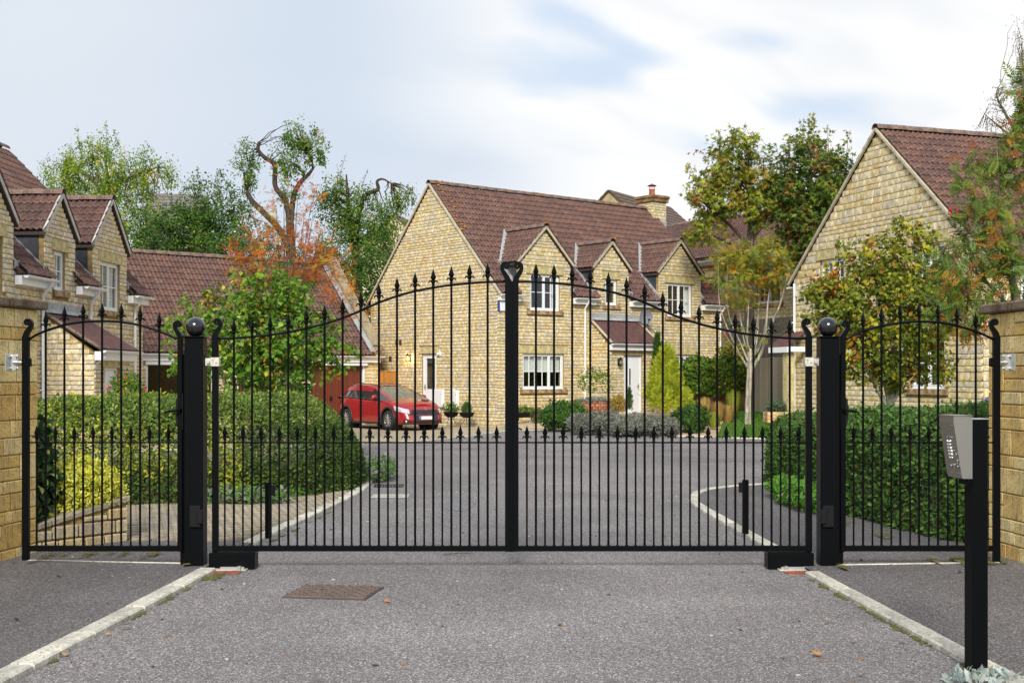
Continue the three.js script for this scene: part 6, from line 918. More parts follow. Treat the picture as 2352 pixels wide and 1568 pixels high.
  tree('birch_tree', 'white stemmed birch with autumn leaves behind the small arched foot gate', { seed: 1024, base: bb, bark: MT.paleBark, twigMat: mat([0.16, 0.10, 0.07], 0.9), limbs: [[[bb, B(2047, 920), B(2056, 800), B(2075, 680), B(2085, 560)], [0.05, 0.042, 0.034, 0.022, 0.005]], [[B(2046, 950), B(2010, 880), B(1968, 800), B(1935, 720), B(1915, 640)], [0.034, 0.032, 0.026, 0.016, 0.004]], [[B(2050, 930), B(2080, 860), B(2110, 780), B(2130, 690)], [0.026, 0.023, 0.018, 0.005]], [[B(2046, 940), B(2030, 860), B(2022, 760), B(2010, 650)], [0.032, 0.028, 0.02, 0.005]], [[B(2090, 640), B(2100, 560), B(2098, 470)], [0.012, 0.008, 0.003]], [[B(2010, 660), B(2003, 590), B(2000, 545)], [0.010, 0.007, 0.003]]],
    blobs: [{ c: B(2020, 700), r: [0.85, 0.55, 0.7], n: 130, from: [B(2056, 800), B(2022, 760)] }, { c: B(1925, 720), r: [0.4, 0.5, 0.5], n: 62, from: [B(1968, 800)] }, { c: B(2110, 720), r: [0.45, 0.55, 0.5], n: 62, from: [B(2075, 720)] }, { c: B(2050, 790), r: [0.75, 0.35, 0.6], n: 60 }, { c: B(2000, 600), r: [0.45, 0.4, 0.4], n: 34, from: [B(2010, 660)] }, { c: B(2095, 560), r: [0.25, 0.4, 0.3], n: 22, from: [B(2090, 640)] }, { c: B(1985, 830), r: [0.45, 0.3, 0.4], n: 30 }, { c: B(2095, 840), r: [0.5, 0.28, 0.4], n: 34 }, { c: B(2040, 860), r: [0.4, 0.2, 0.3], n: 16 }, { c: B(1900, 660), r: [0.25, 0.3, 0.3], n: 24 }, { c: B(2160, 680), r: [0.3, 0.4, 0.3], n: 34 }, { c: B(2060, 650), r: [0.6, 0.5, 0.5], n: 54, from: [B(2075, 680)] }],
    pal: G.birchAutumn, leaf: 0.064, shape: 'broad', tuft: 0.18, per: 24, twig: 0.6, twigR: 0.007, hang: 0.8, mat: MGLOSS });
  // rowan at the right edge
  const dw = 14, bw = A(2350, 1060, dw), S = (x, y, dd = 0) => A(x, y, dw + dd); bw.y = 0;
  tree('rowan_tree', 'rowan with green and orange feathery leaves leaning over the wall behind the entry phone', { seed: 1025, base: bw, bark: mat([0.20, 0.19, 0.11], 0.9, with_('bark')), twigMat: mat([0.15, 0.085, 0.06], 0.9), limbs: [[[bw, S(2346, 800), S(2335, 690), S(2315, 590), S(2300, 480), S(2290, 330)], [0.07, 0.06, 0.05, 0.03, 0.018, 0.006]], [[S(2342, 740), S(2290, 670), S(2235, 620), S(2180, 560)], [0.03, 0.022, 0.014, 0.005]], [[S(2350, 760), S(2372, 560), S(2365, 330), S(2345, 130)], [0.05, 0.035, 0.02, 0.006]], [[S(2320, 610), S(2352, 560), S(2400, 520)], [0.02, 0.018, 0.01]], [[S(2338, 705), S(2260, 690), S(2190, 700), S(2150, 740)], [0.02, 0.016, 0.01, 0.004]], [[S(2325, 640), S(2270, 560), S(2235, 470), S(2215, 380)], [0.02, 0.014, 0.009, 0.004]]],
    blobs: [{ c: S(2290, 520), r: [0.32, 0.5, 0.4], n: 44, from: [S(2310, 570)] }, { c: S(2215, 610), r: [0.36, 0.32, 0.35], n: 42, from: [S(2250, 630)] }, { c: S(2320, 370), r: [0.24, 0.3, 0.3], n: 28, from: [S(2300, 440)] }, { c: S(2350, 220), r: [0.12, 0.5, 0.3], n: 22, from: [S(2352, 230)] }, { c: S(2230, 440), r: [0.2, 0.3, 0.3], n: 14, from: [S(2232, 470)] }, { c: S(2220, 720), r: [0.34, 0.16, 0.3], n: 26, from: [S(2230, 690)] }, { c: S(2340, 640), r: [0.3, 0.3, 0.3], n: 24 }], pal: G.rowanRight, leaf: 0.165, shape: 'pinnate', tuft: 0.15, per: 8, twig: 0.8, twigR: 0.007, berries: 5, hang: 0.3, mat: MGLOSS });
}
// clipped hedges: a rounded loaf over a footprint
function hedge(name, label, foot, H, o) {
  const R = rng(o.seed), cx = foot.reduce((a, p) => a + p[0], 0) / foot.length, cd = foot.reduce((a, p) => a + p[1], 0) / foot.length, g = thing(name, label, 'hedge', [cx, 0, -cd]);
  const edge = (x, d) => { let m = 1e9; for (let i = 0; i < foot.length; i++) { const [ax, ad] = foot[i], [bx, bd] = foot[(i + 1) % foot.length], ex = bx - ax, ed = bd - ad, t = clamp(((x - ax) * ex + (d - ad) * ed) / (ex * ex + ed * ed)); m = Math.min(m, Math.hypot(x - ax - ex * t, d - ad - ed * t)); } return m; };
  const inside = (x, d) => { let c = false; for (let i = 0, j = foot.length - 1; i < foot.length; j = i++) { const [ax, ad] = foot[i], [bx, bd] = foot[j]; if ((ad > d) !== (bd > d) && x < (bx - ax) * (d - ad) / (bd - ad) + ax) c = !c; } return c; };
  const r = o.round, top = (x, d) => { const e = edge(x, d), h = H(x, d) + 0.10 * (fbm3(x * 1.6, 3.3, d * 1.6, 3) - 0.5); return e >= r ? h : h - r * (1 - Math.sqrt(Math.max(0, 1 - (1 - e / r) ** 2))); };
  const L = new Leaves(), xs = foot.map((p) => p[0]), ds = foot.map((p) => p[1]), x0 = Math.min(...xs), x1 = Math.max(...xs), da = Math.min(...ds), db = Math.max(...ds);
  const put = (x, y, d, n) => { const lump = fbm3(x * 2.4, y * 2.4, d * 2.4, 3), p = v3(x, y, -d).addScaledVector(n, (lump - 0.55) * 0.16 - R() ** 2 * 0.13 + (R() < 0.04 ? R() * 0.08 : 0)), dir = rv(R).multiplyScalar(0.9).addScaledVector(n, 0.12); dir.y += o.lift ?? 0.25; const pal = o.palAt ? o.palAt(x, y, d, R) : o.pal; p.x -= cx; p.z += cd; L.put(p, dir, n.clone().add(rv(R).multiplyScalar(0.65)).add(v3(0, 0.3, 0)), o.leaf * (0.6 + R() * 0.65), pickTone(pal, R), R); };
  for (let i = 0, k = 0; i < o.nTop && k < 4e5; k++) { const x = lerp(x0, x1, R()), d = lerp(da, db, R() ** (o.near ?? 1.4)); if (!inside(x, d)) continue; const y = top(x, d), e = 0.05, n = v3(-(top(x + e, d) - top(x - e, d)) / (2 * e), 1, (top(x, d + e) - top(x, d - e)) / (2 * e)).normalize(); put(x, y, d, n); i++; }
  const seg = foot.map((p, i) => { const q = foot[(i + 1) % foot.length]; return { p, q, l: Math.hypot(q[0] - p[0], q[1] - p[1]) }; }).filter((s, i) => !(o.skip ?? []).includes(i)), tot = seg.reduce((a, s) => a + s.l, 0);
  const ccw = foot.reduce((a, p, i) => { const q = foot[(i + 1) % foot.length]; return a + p[0] * q[1] - q[0] * p[1]; }, 0) > 0 ? 1 : -1;
  for (let i = 0; i < o.nSide; i++) { let t = R() * tot, s = seg[0]; for (s of seg) { if (t < s.l) break; t -= s.l; } const f = clamp(t / s.l), x = lerp(s.p[0], s.q[0], f), d = lerp(s.p[1], s.q[1], f), n = v3((s.q[1] - s.p[1]) * ccw, 0.12, (s.q[0] - s.p[0]) * ccw).normalize(); const h = H(x, d), straight = Math.max(0.05, h - r - 0.03), w = R() * (straight + r * 1.35); if (w < straight) put(x, 0.03 + w, d, n); else { const a = (w - straight) / r * 1.1, e = r * (1 - Math.cos(a)), m = n.clone().multiplyScalar(Math.cos(a)).add(v3(0, Math.sin(a), 0)); put(x - n.x * e, h - r + r * Math.sin(a), d + n.z * e, m); } }
  const sh = new THREE.Shape(foot.map(([x, d]) => new THREE.Vector2(lerp(x, cx, 0.10) - cx, -(lerp(d, cd, 0.10) - cd)))), h0 = Math.min(...foot.map(([x, d]) => H(x, d))) - r * 0.9; const cg = new THREE.ExtrudeGeometry(sh, { depth: Math.max(0.2, h0 - 0.2), bevelEnabled: true, bevelSize: 0.04, bevelThickness: 0.08, bevelSegments: 2 }); cg.rotateX(Math.PI / 2); const cp = cg.attributes.position; let mn = 1e9; for (let i = 0; i < cp.count; i++) { cp.setZ(i, -cp.getZ(i) * -1); mn = Math.min(mn, cp.getY(i)); } cg.translate(0, -mn + 0.0, 0); cg.computeVertexNormals(); part(g, 'inner_branches', uvBox(cg), MT.core);
  L.build(g, 'foliage', LEAF[o.shape ?? 'small'], o.mat ?? MGLOSS); return g;
}
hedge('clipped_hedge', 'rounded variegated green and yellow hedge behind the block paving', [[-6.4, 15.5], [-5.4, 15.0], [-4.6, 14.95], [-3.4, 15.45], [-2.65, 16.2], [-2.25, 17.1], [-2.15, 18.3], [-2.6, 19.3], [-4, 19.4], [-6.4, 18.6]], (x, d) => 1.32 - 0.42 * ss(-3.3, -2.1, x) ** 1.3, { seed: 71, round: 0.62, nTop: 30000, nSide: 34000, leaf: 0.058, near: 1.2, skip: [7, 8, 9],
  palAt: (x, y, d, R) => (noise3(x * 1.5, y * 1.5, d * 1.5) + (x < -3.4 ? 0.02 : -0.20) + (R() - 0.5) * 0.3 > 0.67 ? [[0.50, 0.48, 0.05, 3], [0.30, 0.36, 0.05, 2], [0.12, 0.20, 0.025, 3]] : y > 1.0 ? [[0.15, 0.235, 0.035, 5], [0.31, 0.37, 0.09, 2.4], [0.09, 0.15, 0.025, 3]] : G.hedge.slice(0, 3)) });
hedge('clipped_hedge', 'dark green laurustinus hedge beside the right hand pavement', [[3.78, 18.4], [3.66, 16.5], [3.68, 14.9], [3.92, 13], [4.18, 11.75], [4.7, 11.45], [6.0, 11.6], [6.5, 14], [6.1, 18], [4.6, 19.0]], (x, d) => lerp(1.26, 1.02, ss(12.5, 18.5, d)), { seed: 72, round: 0.36, nTop: 30000, nSide: 46000, leaf: 0.06, pal: G.laurel, palAt: (x, y, d, R) => (y > 0.98 && R() < 0.6 ? [[0.12, 0.23, 0.05, 4], [0.17, 0.28, 0.07, 2], [0.085, 0.165, 0.04, 3]] : G.laurel), shape: 'ovate', skip: [6, 7], near: 1 });
// low bushes
function bush(name, label, c, r, o) {
  const R = rng(o.seed), g = thing(name, label, o.category ?? 'shrub', [c.x, c.y - r[1], c.z]), L = new Leaves(), C = v3(0, r[1], 0);
  for (let i = 0; i < o.n; i++) { const u = rv(R); if (u.y < -0.75) u.y *= -0.5; const lump = 1 - (o.lump ?? 1) * 0.5 + (o.lump ?? 1) * 0.95 * fbm3(u.x * 2.6 + c.x, u.y * 2.6, u.z * 2.6 + o.seed, 4), k = lump * (1 - R() ** 2 * 0.35) * (R() < 0.06 ? 1.12 : 1), cone = o.cone ? (t) => clamp(1.15 - t * o.cone) : () => 1, p = v3(u.x * r[0] * k, u.y * r[1] * k, u.z * r[2] * k), t = (p.y / r[1] + 1) / 2; p.x *= cone(t); p.z *= cone(t); const n = v3(u.x / r[0], u.y / r[1], u.z / r[2]).normalize(), dir = rv(R).multiplyScalar(0.9).addScaledVector(n, o.stand ?? 0.2); dir.y += o.lift ?? 0.4; L.put(p.add(C), dir, n.clone().add(rv(R).multiplyScalar(0.7)), o.leaf * (0.6 + R() * 0.7), pickTone(o.pal, R), R, o.w); }
  const core = new THREE.IcosahedronGeometry(1, 2); const q = core.attributes.position; for (let i = 0; i < q.count; i++) { const t = (q.getY(i) + 1) / 2, w = o.cone ? clamp(1.15 - t * o.cone) : 1; q.setXYZ(i, q.getX(i) * r[0] * 0.52 * w, r[1] * 0.9 + q.getY(i) * r[1] * 0.58, q.getZ(i) * r[2] * 0.52 * w); } core.computeVertexNormals(); if (o.core !== false) part(g, 'inner_branches', core, o.core ?? MT.core);
  if (o.flowers) { const m = new MB(); for (let i = 0; i < o.flowers[0]; i++) { const u = rv(R); u.y = Math.abs(u.y) * 0.9 + 0.1; m.add(new THREE.IcosahedronGeometry(o.flowers[2] ?? 0.02, 0), T(u.x * r[0], r[1] + u.y * r[1] * 0.95, u.z * r[2])); } const f = m.build(g, 'flowers', mat(o.flowers[1], 0.7)); f.userData.kind = 'stuff'; }
  L.build(g, 'foliage', LEAF[o.shape ?? 'ovate'], o.mat ?? MLEAF); return g;
}
{ // planter inside the left gate
  const g = thing('stone_planter', 'low stone planter wall with a sloping coping under the yellow shrub', 'planter'), Aa = v3(-3.70, 0, -11.92), Bb = v3(-4.45, 0, -10.95), R = rng(81), dir = Bb.clone().sub(Aa), len = dir.length(), ry = Math.atan2(-dir.z, dir.x);
  const hAt = (x) => lerp(0.40, 0.16, x / len), F = T(Aa.x, 0, Aa.z).multiply(new THREE.Matrix4().makeRotationY(ry));   // local x from the far end towards the camera; the seen side is local -z
  const core = prism([[0, 0], [len, 0], [len, hAt(len) - 0.01], [0, hAt(0) - 0.01]], 0.16); core.translate(0, 0, 0.16 + 0.02); placed(part(g, 'wall_core', core, MT.mortar), F);
  const mats = [[0.46, 0.38, 0.24], [0.52, 0.44, 0.29], [0.40, 0.34, 0.25], [0.50, 0.40, 0.22]].map((c) => mat(c, 0.95, with_('stone', 'stoneBump', 0.008)));
  let y = 0; for (const h of [0.11, 0.13, 0.11, 0.1]) { let x = 0; while (x < len) { let w = 0.12 + R() * 0.16; if (x + w > len - 0.05) w = len - x; const hh = Math.min(h, hAt(x + w) - y - 0.005); if (hh > 0.03) { const m = part(g, 'stone', chamferBox(w - 0.012, hh - 0.012, 0.07, 0.012), mats[R() * 4 | 0]); m.position.set(x + w / 2, y + hh / 2, 0.012 + R() * 0.012); placed(m, F); } x += w; } y += h; }
  for (let k = 0; k < 3; k++) { const a = v3(lerp(-0.04, len, k / 3), hAt(len * k / 3) + 0.03, 0.10), b = v3(lerp(-0.04, len, (k + 0.98) / 3), hAt(len * (k + 0.98) / 3) + 0.03, 0.10); placed(new MB().bar(a, b, 0.055, 0.22, v3(0, 0, 1), 0.008).build(g, 'coping_stone', mat([0.33, 0.29, 0.21], 0.95, with_('concrete', 'stoneBump', 0.006))), F); }
  placed(new MB().box(len - 0.02, 0.28, 0.8, len / 2, 0.12, 0.60, 0.02).build(g, 'soil', MT.soil), F);
  bush('golden_shrub', 'bright yellow variegated euonymus in the low stone planter', v3(-4.17, 0.47, -11.95), [0.40, 0.34, 0.42], { seed: 82, lump: 0.45, n: 11000, leaf: 0.038, pal: G.gold, mat: leafMat({ transmission: 0.12 }), lift: 0.5, core: mat([0.09, 0.10, 0.02], 1) });
  bush('ivy', 'dark ivy with pale edged leaves climbing beside the boundary wall', v3(-4.46, 0.58, -11.45), [0.20, 0.62, 0.30], { seed: 83, category: 'ivy', n: 2600, leaf: 0.085, pal: G.ivy, shape: 'broad', mat: MGLOSS, lift: -0.3 });
  bush('flowering_plant', 'small green plant with red flowers by the far left porch', A(290, 905, 24), [0.35, 0.4, 0.3], { seed: 84, category: 'plant', n: 1500, leaf: 0.06, pal: G.mid, flowers: [14, [0.6, 0.02, 0.03], 0.03] });
}
{ // garden of the middle house
  bush('green_shrub', 'round bright green shrub at the kerb below the middle house window', A(1300, 962, 36.2), [0.68, 0.42, 0.55], { seed: 91, n: 5200, leaf: 0.11, pal: G.green, shape: 'ovate', lift: 0.9, w: 0.7 });
  const sil = [[1345, 976, 0.52, 0.32], [1400, 973, 0.60, 0.36], [1465, 978, 0.56, 0.34], [1520, 984, 0.50, 0.30], [1440, 985, 0.42, 0.22]]; sil.forEach(([x, y, r, h], i) => bush('silver_shrub', ['silvery cotton lavender next to the round bright green shrub', 'largest silvery cotton lavender in front of the brick tub', 'silvery cotton lavender in line with the white front door', 'silvery cotton lavender next to the dark glossy shrub', 'low silvery cotton lavender at the kerb in front of the white door'][i], A(x, y, 34.2 - i * 0.25), [r, h, 0.5], { seed: 92 + i, n: 4600, leaf: 0.062, pal: G.silver, shape: 'small', lift: 0.5, core: mat([0.09, 0.085, 0.06], 1) }));
  bush('dark_shrub', 'dark glossy green shrub between the silvery lavender and the grasses', A(1585, 968, 34.5), [0.48, 0.40, 0.45], { seed: 98, n: 3600, leaf: 0.10, pal: G.cypress, lift: 0.9, mat: MGLOSS });
  bush('golden_conifer', 'bright yellow green conifer beside the white front door', A(1528, 884, 40), [0.72, 1.12, 0.65], { seed: 99, category: 'conifer', n: 5200, leaf: 0.20, pal: G.conifer, shape: 'spray', lift: 0.9, cone: 0.85, core: mat([0.14, 0.17, 0.03], 1) });
  bush('golden_conifer', 'small bright yellow green conifer between the larger one and the dark shrub', A(1575, 928, 38.5), [0.30, 0.42, 0.3], { seed: 100, category: 'conifer', n: 1300, leaf: 0.14, pal: G.conifer, shape: 'spray', lift: 0.9, cone: 0.8, core: mat([0.14, 0.17, 0.03], 1) });
  bush('columnar_cypress', 'slim dark columnar cypress against the porch corner', A(1510, 850, 42.5), [0.24, 1.25, 0.24], { seed: 101, category: 'conifer', n: 3600, leaf: 0.12, pal: G.cypress, shape: 'spray', lift: 1.3, cone: 0.7 });
  bush('dwarf_conifer', 'small dark conical conifer in front of the white front door', A(1446, 920, 40.6), [0.12, 0.42, 0.12], { seed: 102, category: 'conifer', n: 900, leaf: 0.07, pal: G.cypress, shape: 'spray', lift: 1, cone: 0.8 });
  bush('yellow_shrub', 'small ochre leaved shrub beside the porch wall', A(1420, 930, 40.8), [0.28, 0.32, 0.25], { seed: 103, n: 900, leaf: 0.07, pal: [[0.42, 0.28, 0.05, 3], [0.30, 0.24, 0.05, 2]] });
  bush('ivy_hedge', 'ivy covered hedge over a brown fence behind the golden conifer', A(1612, 870, 42), [0.95, 0.72, 0.5], { seed: 104, category: 'hedge', n: 5200, leaf: 0.11, pal: G.mid, shape: 'broad', lift: 0 });
  bush('ivy_hedge', 'yellowing ivy bush on the fence beside the rowan trunk', A(1672, 868, 41.5), [0.62, 0.75, 0.5], { seed: 105, category: 'hedge', n: 3600, leaf: 0.11, pal: [...G.dark, ...G.yellowIvy.slice(0, 1)], shape: 'broad', lift: 0 });
  bush('ivy_hedge', 'golden ivy spilling over the fence top behind the rowan', A(1700, 812, 42.5), [0.75, 0.26, 0.4], { seed: 106, category: 'hedge', n: 1800, leaf: 0.10, pal: G.yellowIvy, shape: 'broad', lift: 0.2 });
  const tuft = (label, px, py, d, h, n, pal, s) => { const R = rng(s), b = A(px, py, d), g = thing('ornamental_grass', label, 'grass', b, 0, 'ornamental grasses'), L = new Leaves(); for (let i = 0; i < n; i++) { const a = R() * 6.283, q = v3(Math.cos(a) * R() * 0.12, 0, Math.sin(a) * R() * 0.12), dir = v3(Math.cos(a) * (0.2 + R() * 0.5), 1, Math.sin(a) * (0.2 + R() * 0.5)); L.put(q, dir, v3(-Math.cos(a), 0.2, -Math.sin(a)), h * (0.6 + R() * 0.5), pickTone(pal, R), R, 1.4); } L.build(g, 'blades', LEAF.blade, MLEAF); };
  tuft('straw coloured grass tuft nearest the ivy hedge', 1618, 965, 36.6, 0.62, 900, G.straw, 111); tuft('reddish straw grass tuft behind the lime one', 1650, 968, 36.8, 0.55, 900, G.straw.slice(0, 2), 112); tuft('low lime green grass tuft at the edge of the lawn', 1640, 982, 35.5, 0.42, 800, G.lime, 113); tuft('tall lime green grass tuft left of the rowan trunk', 1686, 950, 38, 0.65, 900, G.lime, 114); tuft('straw coloured grass tuft left of the rowan trunk, below the lime one', 1672, 972, 37, 0.5, 800, G.straw, 115);
  bush('climbing_rose', 'loose climbing rose above the brick tub', A(1365, 878, 41.5), [0.6, 0.5, 0.35], { seed: 116, n: 520, leaf: 0.09, pal: G.mid, core: false }); 
  bush('tub_flowers', 'low blue and green flowers filling the brick tub', A(1362, 922, 41), [0.62, 0.14, 0.3], { seed: 117, category: 'plant', n: 1500, leaf: 0.05, pal: [[0.12, 0.2, 0.06, 4], [0.24, 0.30, 0.48, 2], [0.5, 0.5, 0.46, 1]] });
  bush('trough_plant', 'small plant growing from the black trough under the window', A(1205, 945, 40.5), [0.35, 0.16, 0.15], { seed: 118, category: 'plant', n: 700, leaf: 0.07, pal: G.mid, flowers: [10, [0.6, 0.1, 0.12], 0.02] });
  bush('brown_shrub', 'small brownish shrub beside the black trough', A(1235, 955, 39.6), [0.24, 0.28, 0.22], { seed: 119, n: 900, leaf: 0.05, pal: [[0.14, 0.13, 0.04, 3], [0.09, 0.12, 0.03, 3]] });
  bush('pot_plant', 'white flowered plant in the bowl planter nearest the red car', A(1036, 938, 41.6), [0.26, 0.20, 0.22], { seed: 120, category: 'plant', n: 700, leaf: 0.06, pal: [...G.bright, ...G.yellowIvy.slice(0, 1)], flowers: [26, [0.75, 0.74, 0.66], 0.022] });
  bush('pot_plant', 'small dark conifer in the bowl planter by the house corner', A(1072, 939, 41.2), [0.20, 0.22, 0.2], { seed: 121, category: 'plant', n: 900, leaf: 0.07, pal: G.green, shape: 'spray', lift: 0.9, cone: 0.6 });
  bush('box_plant', 'grey green lavender in the wooden planter box', A(1783, 935, 34), [0.26, 0.18, 0.22], { seed: 122, category: 'plant', n: 1200, leaf: 0.06, pal: [[0.16, 0.21, 0.13, 3], [0.10, 0.17, 0.06, 2]], lift: 0.8 });
  bush('pink_flowers', 'bright green plants with pink flowers at the foot of the dark hedge', v3(3.55, 0.15, -15.2), [0.28, 0.18, 1.3], { seed: 123, category: 'plant', n: 2600, leaf: 0.07, pal: G.bright, flowers: [10, [0.62, 0.16, 0.36], 0.018], lift: 0.6 });
  bush('verge_plant', 'green and lavender coloured plants where the paved kerb bends beside the hedge', v3(-2.05, 0.16, -19.3), [0.22, 0.2, 0.9], { seed: 124, category: 'plant', n: 1600, leaf: 0.06, pal: [...G.bright, ...G.silver.slice(0, 2)] });
  bush('silver_plant', 'silver leaved plant at the foot of the entry phone post', v3(2.47, 0.02, -6.48), [0.20, 0.03, 0.10], { seed: 125, category: 'plant', n: 190, core: false, leaf: 0.055, pal: G.silverWhite, lift: 0.5, w: 0.8 });
  bush('silver_plant', 'small pale leaved plants along the front of the rounded hedge', v3(-3.3, 0.12, -15.2), [0.7, 0.12, 0.16], { seed: 126, category: 'plant', n: 700, leaf: 0.07, pal: [...G.bright, ...G.silver.slice(0, 1)], lift: 0.6 });
}

// ---------- fences, tubs, lamps ----------
function boardFence(name, label, a, b, h, tones, seed, cap, w = 0.13) {
  const g = thing(name, label, 'fence', a), d = b.clone().sub(a), L = Math.hypot(d.x, d.z), R = rng(seed); g.rotation.y = Math.atan2(-d.z, d.x); const mats = tones.map((c) => mat(c, 0.92, with_('wood', 'stoneBump', 0.004))), n = Math.round(L / w);
  for (let i = 0; i < n; i++) { const m = part(g, 'board', chamferBox(w - 0.008, 1, 0.02, 0.003), mats[R() * mats.length | 0]); m.scale.y = h + (R() - 0.5) * 0.03; m.position.set((i + 0.5) * w, h / 2, (R() - 0.5) * 0.012); }
  for (const y of [0.3, h - 0.3]) new MB().box(L, 0.08, 0.04, L / 2, y, -0.04).build(g, 'rail', mats[0]); for (let x = 0; x <= L; x += 1.8) new MB().box(0.1, h + 0.05, 0.1, x, h / 2, -0.08).build(g, 'post', mats[0]); if (cap) new MB().box(L, 0.04, 0.06, L / 2, h + 0.02, 0).build(g, 'cap_rail', mats[0]);
  return g;
}
{
  const grey = [[0.27, 0.245, 0.205], [0.33, 0.30, 0.25], [0.22, 0.20, 0.17], [0.30, 0.26, 0.20]];
  const a = A(1728, 945, 41); const b = A(1838, 950, 36.5); boardFence('board_fence', 'weathered grey board fence behind the rowan trunk', a, b, 1.75, grey, 131);
  boardFence('board_fence', 'brown board fence half hidden by the ivy hedge', A(1590, 930, 43.6), A(1728, 945, 41.2), 1.5, [[0.13, 0.06, 0.04], [0.15, 0.075, 0.05], [0.11, 0.055, 0.04]], 132);
  boardFence('board_fence', 'orange stained board gate between the garage and the middle house', v3(-4.80, 0, -45.2), v3(-4.18, 0, -45.75), 1.78, [[0.42, 0.20, 0.045], [0.46, 0.225, 0.05], [0.38, 0.175, 0.04]], 133, true, 0.11);
  const f4 = boardFence('screen_fence', 'tall dark weathered screen fence behind the rowan stems', A(1668, 800, 44.5), A(1834, 800, 40), 0.01 + 1.85, [[0.085, 0.078, 0.06], [0.11, 0.10, 0.08], [0.07, 0.066, 0.055]], 134); f4.position.y = 1.7; new MB().box(7.2, 2.2, 0.05, 3.4, -0.9, -0.1).build(f4, 'lower_panel', mat([0.12, 0.105, 0.08], 0.95, with_('wood')));
}
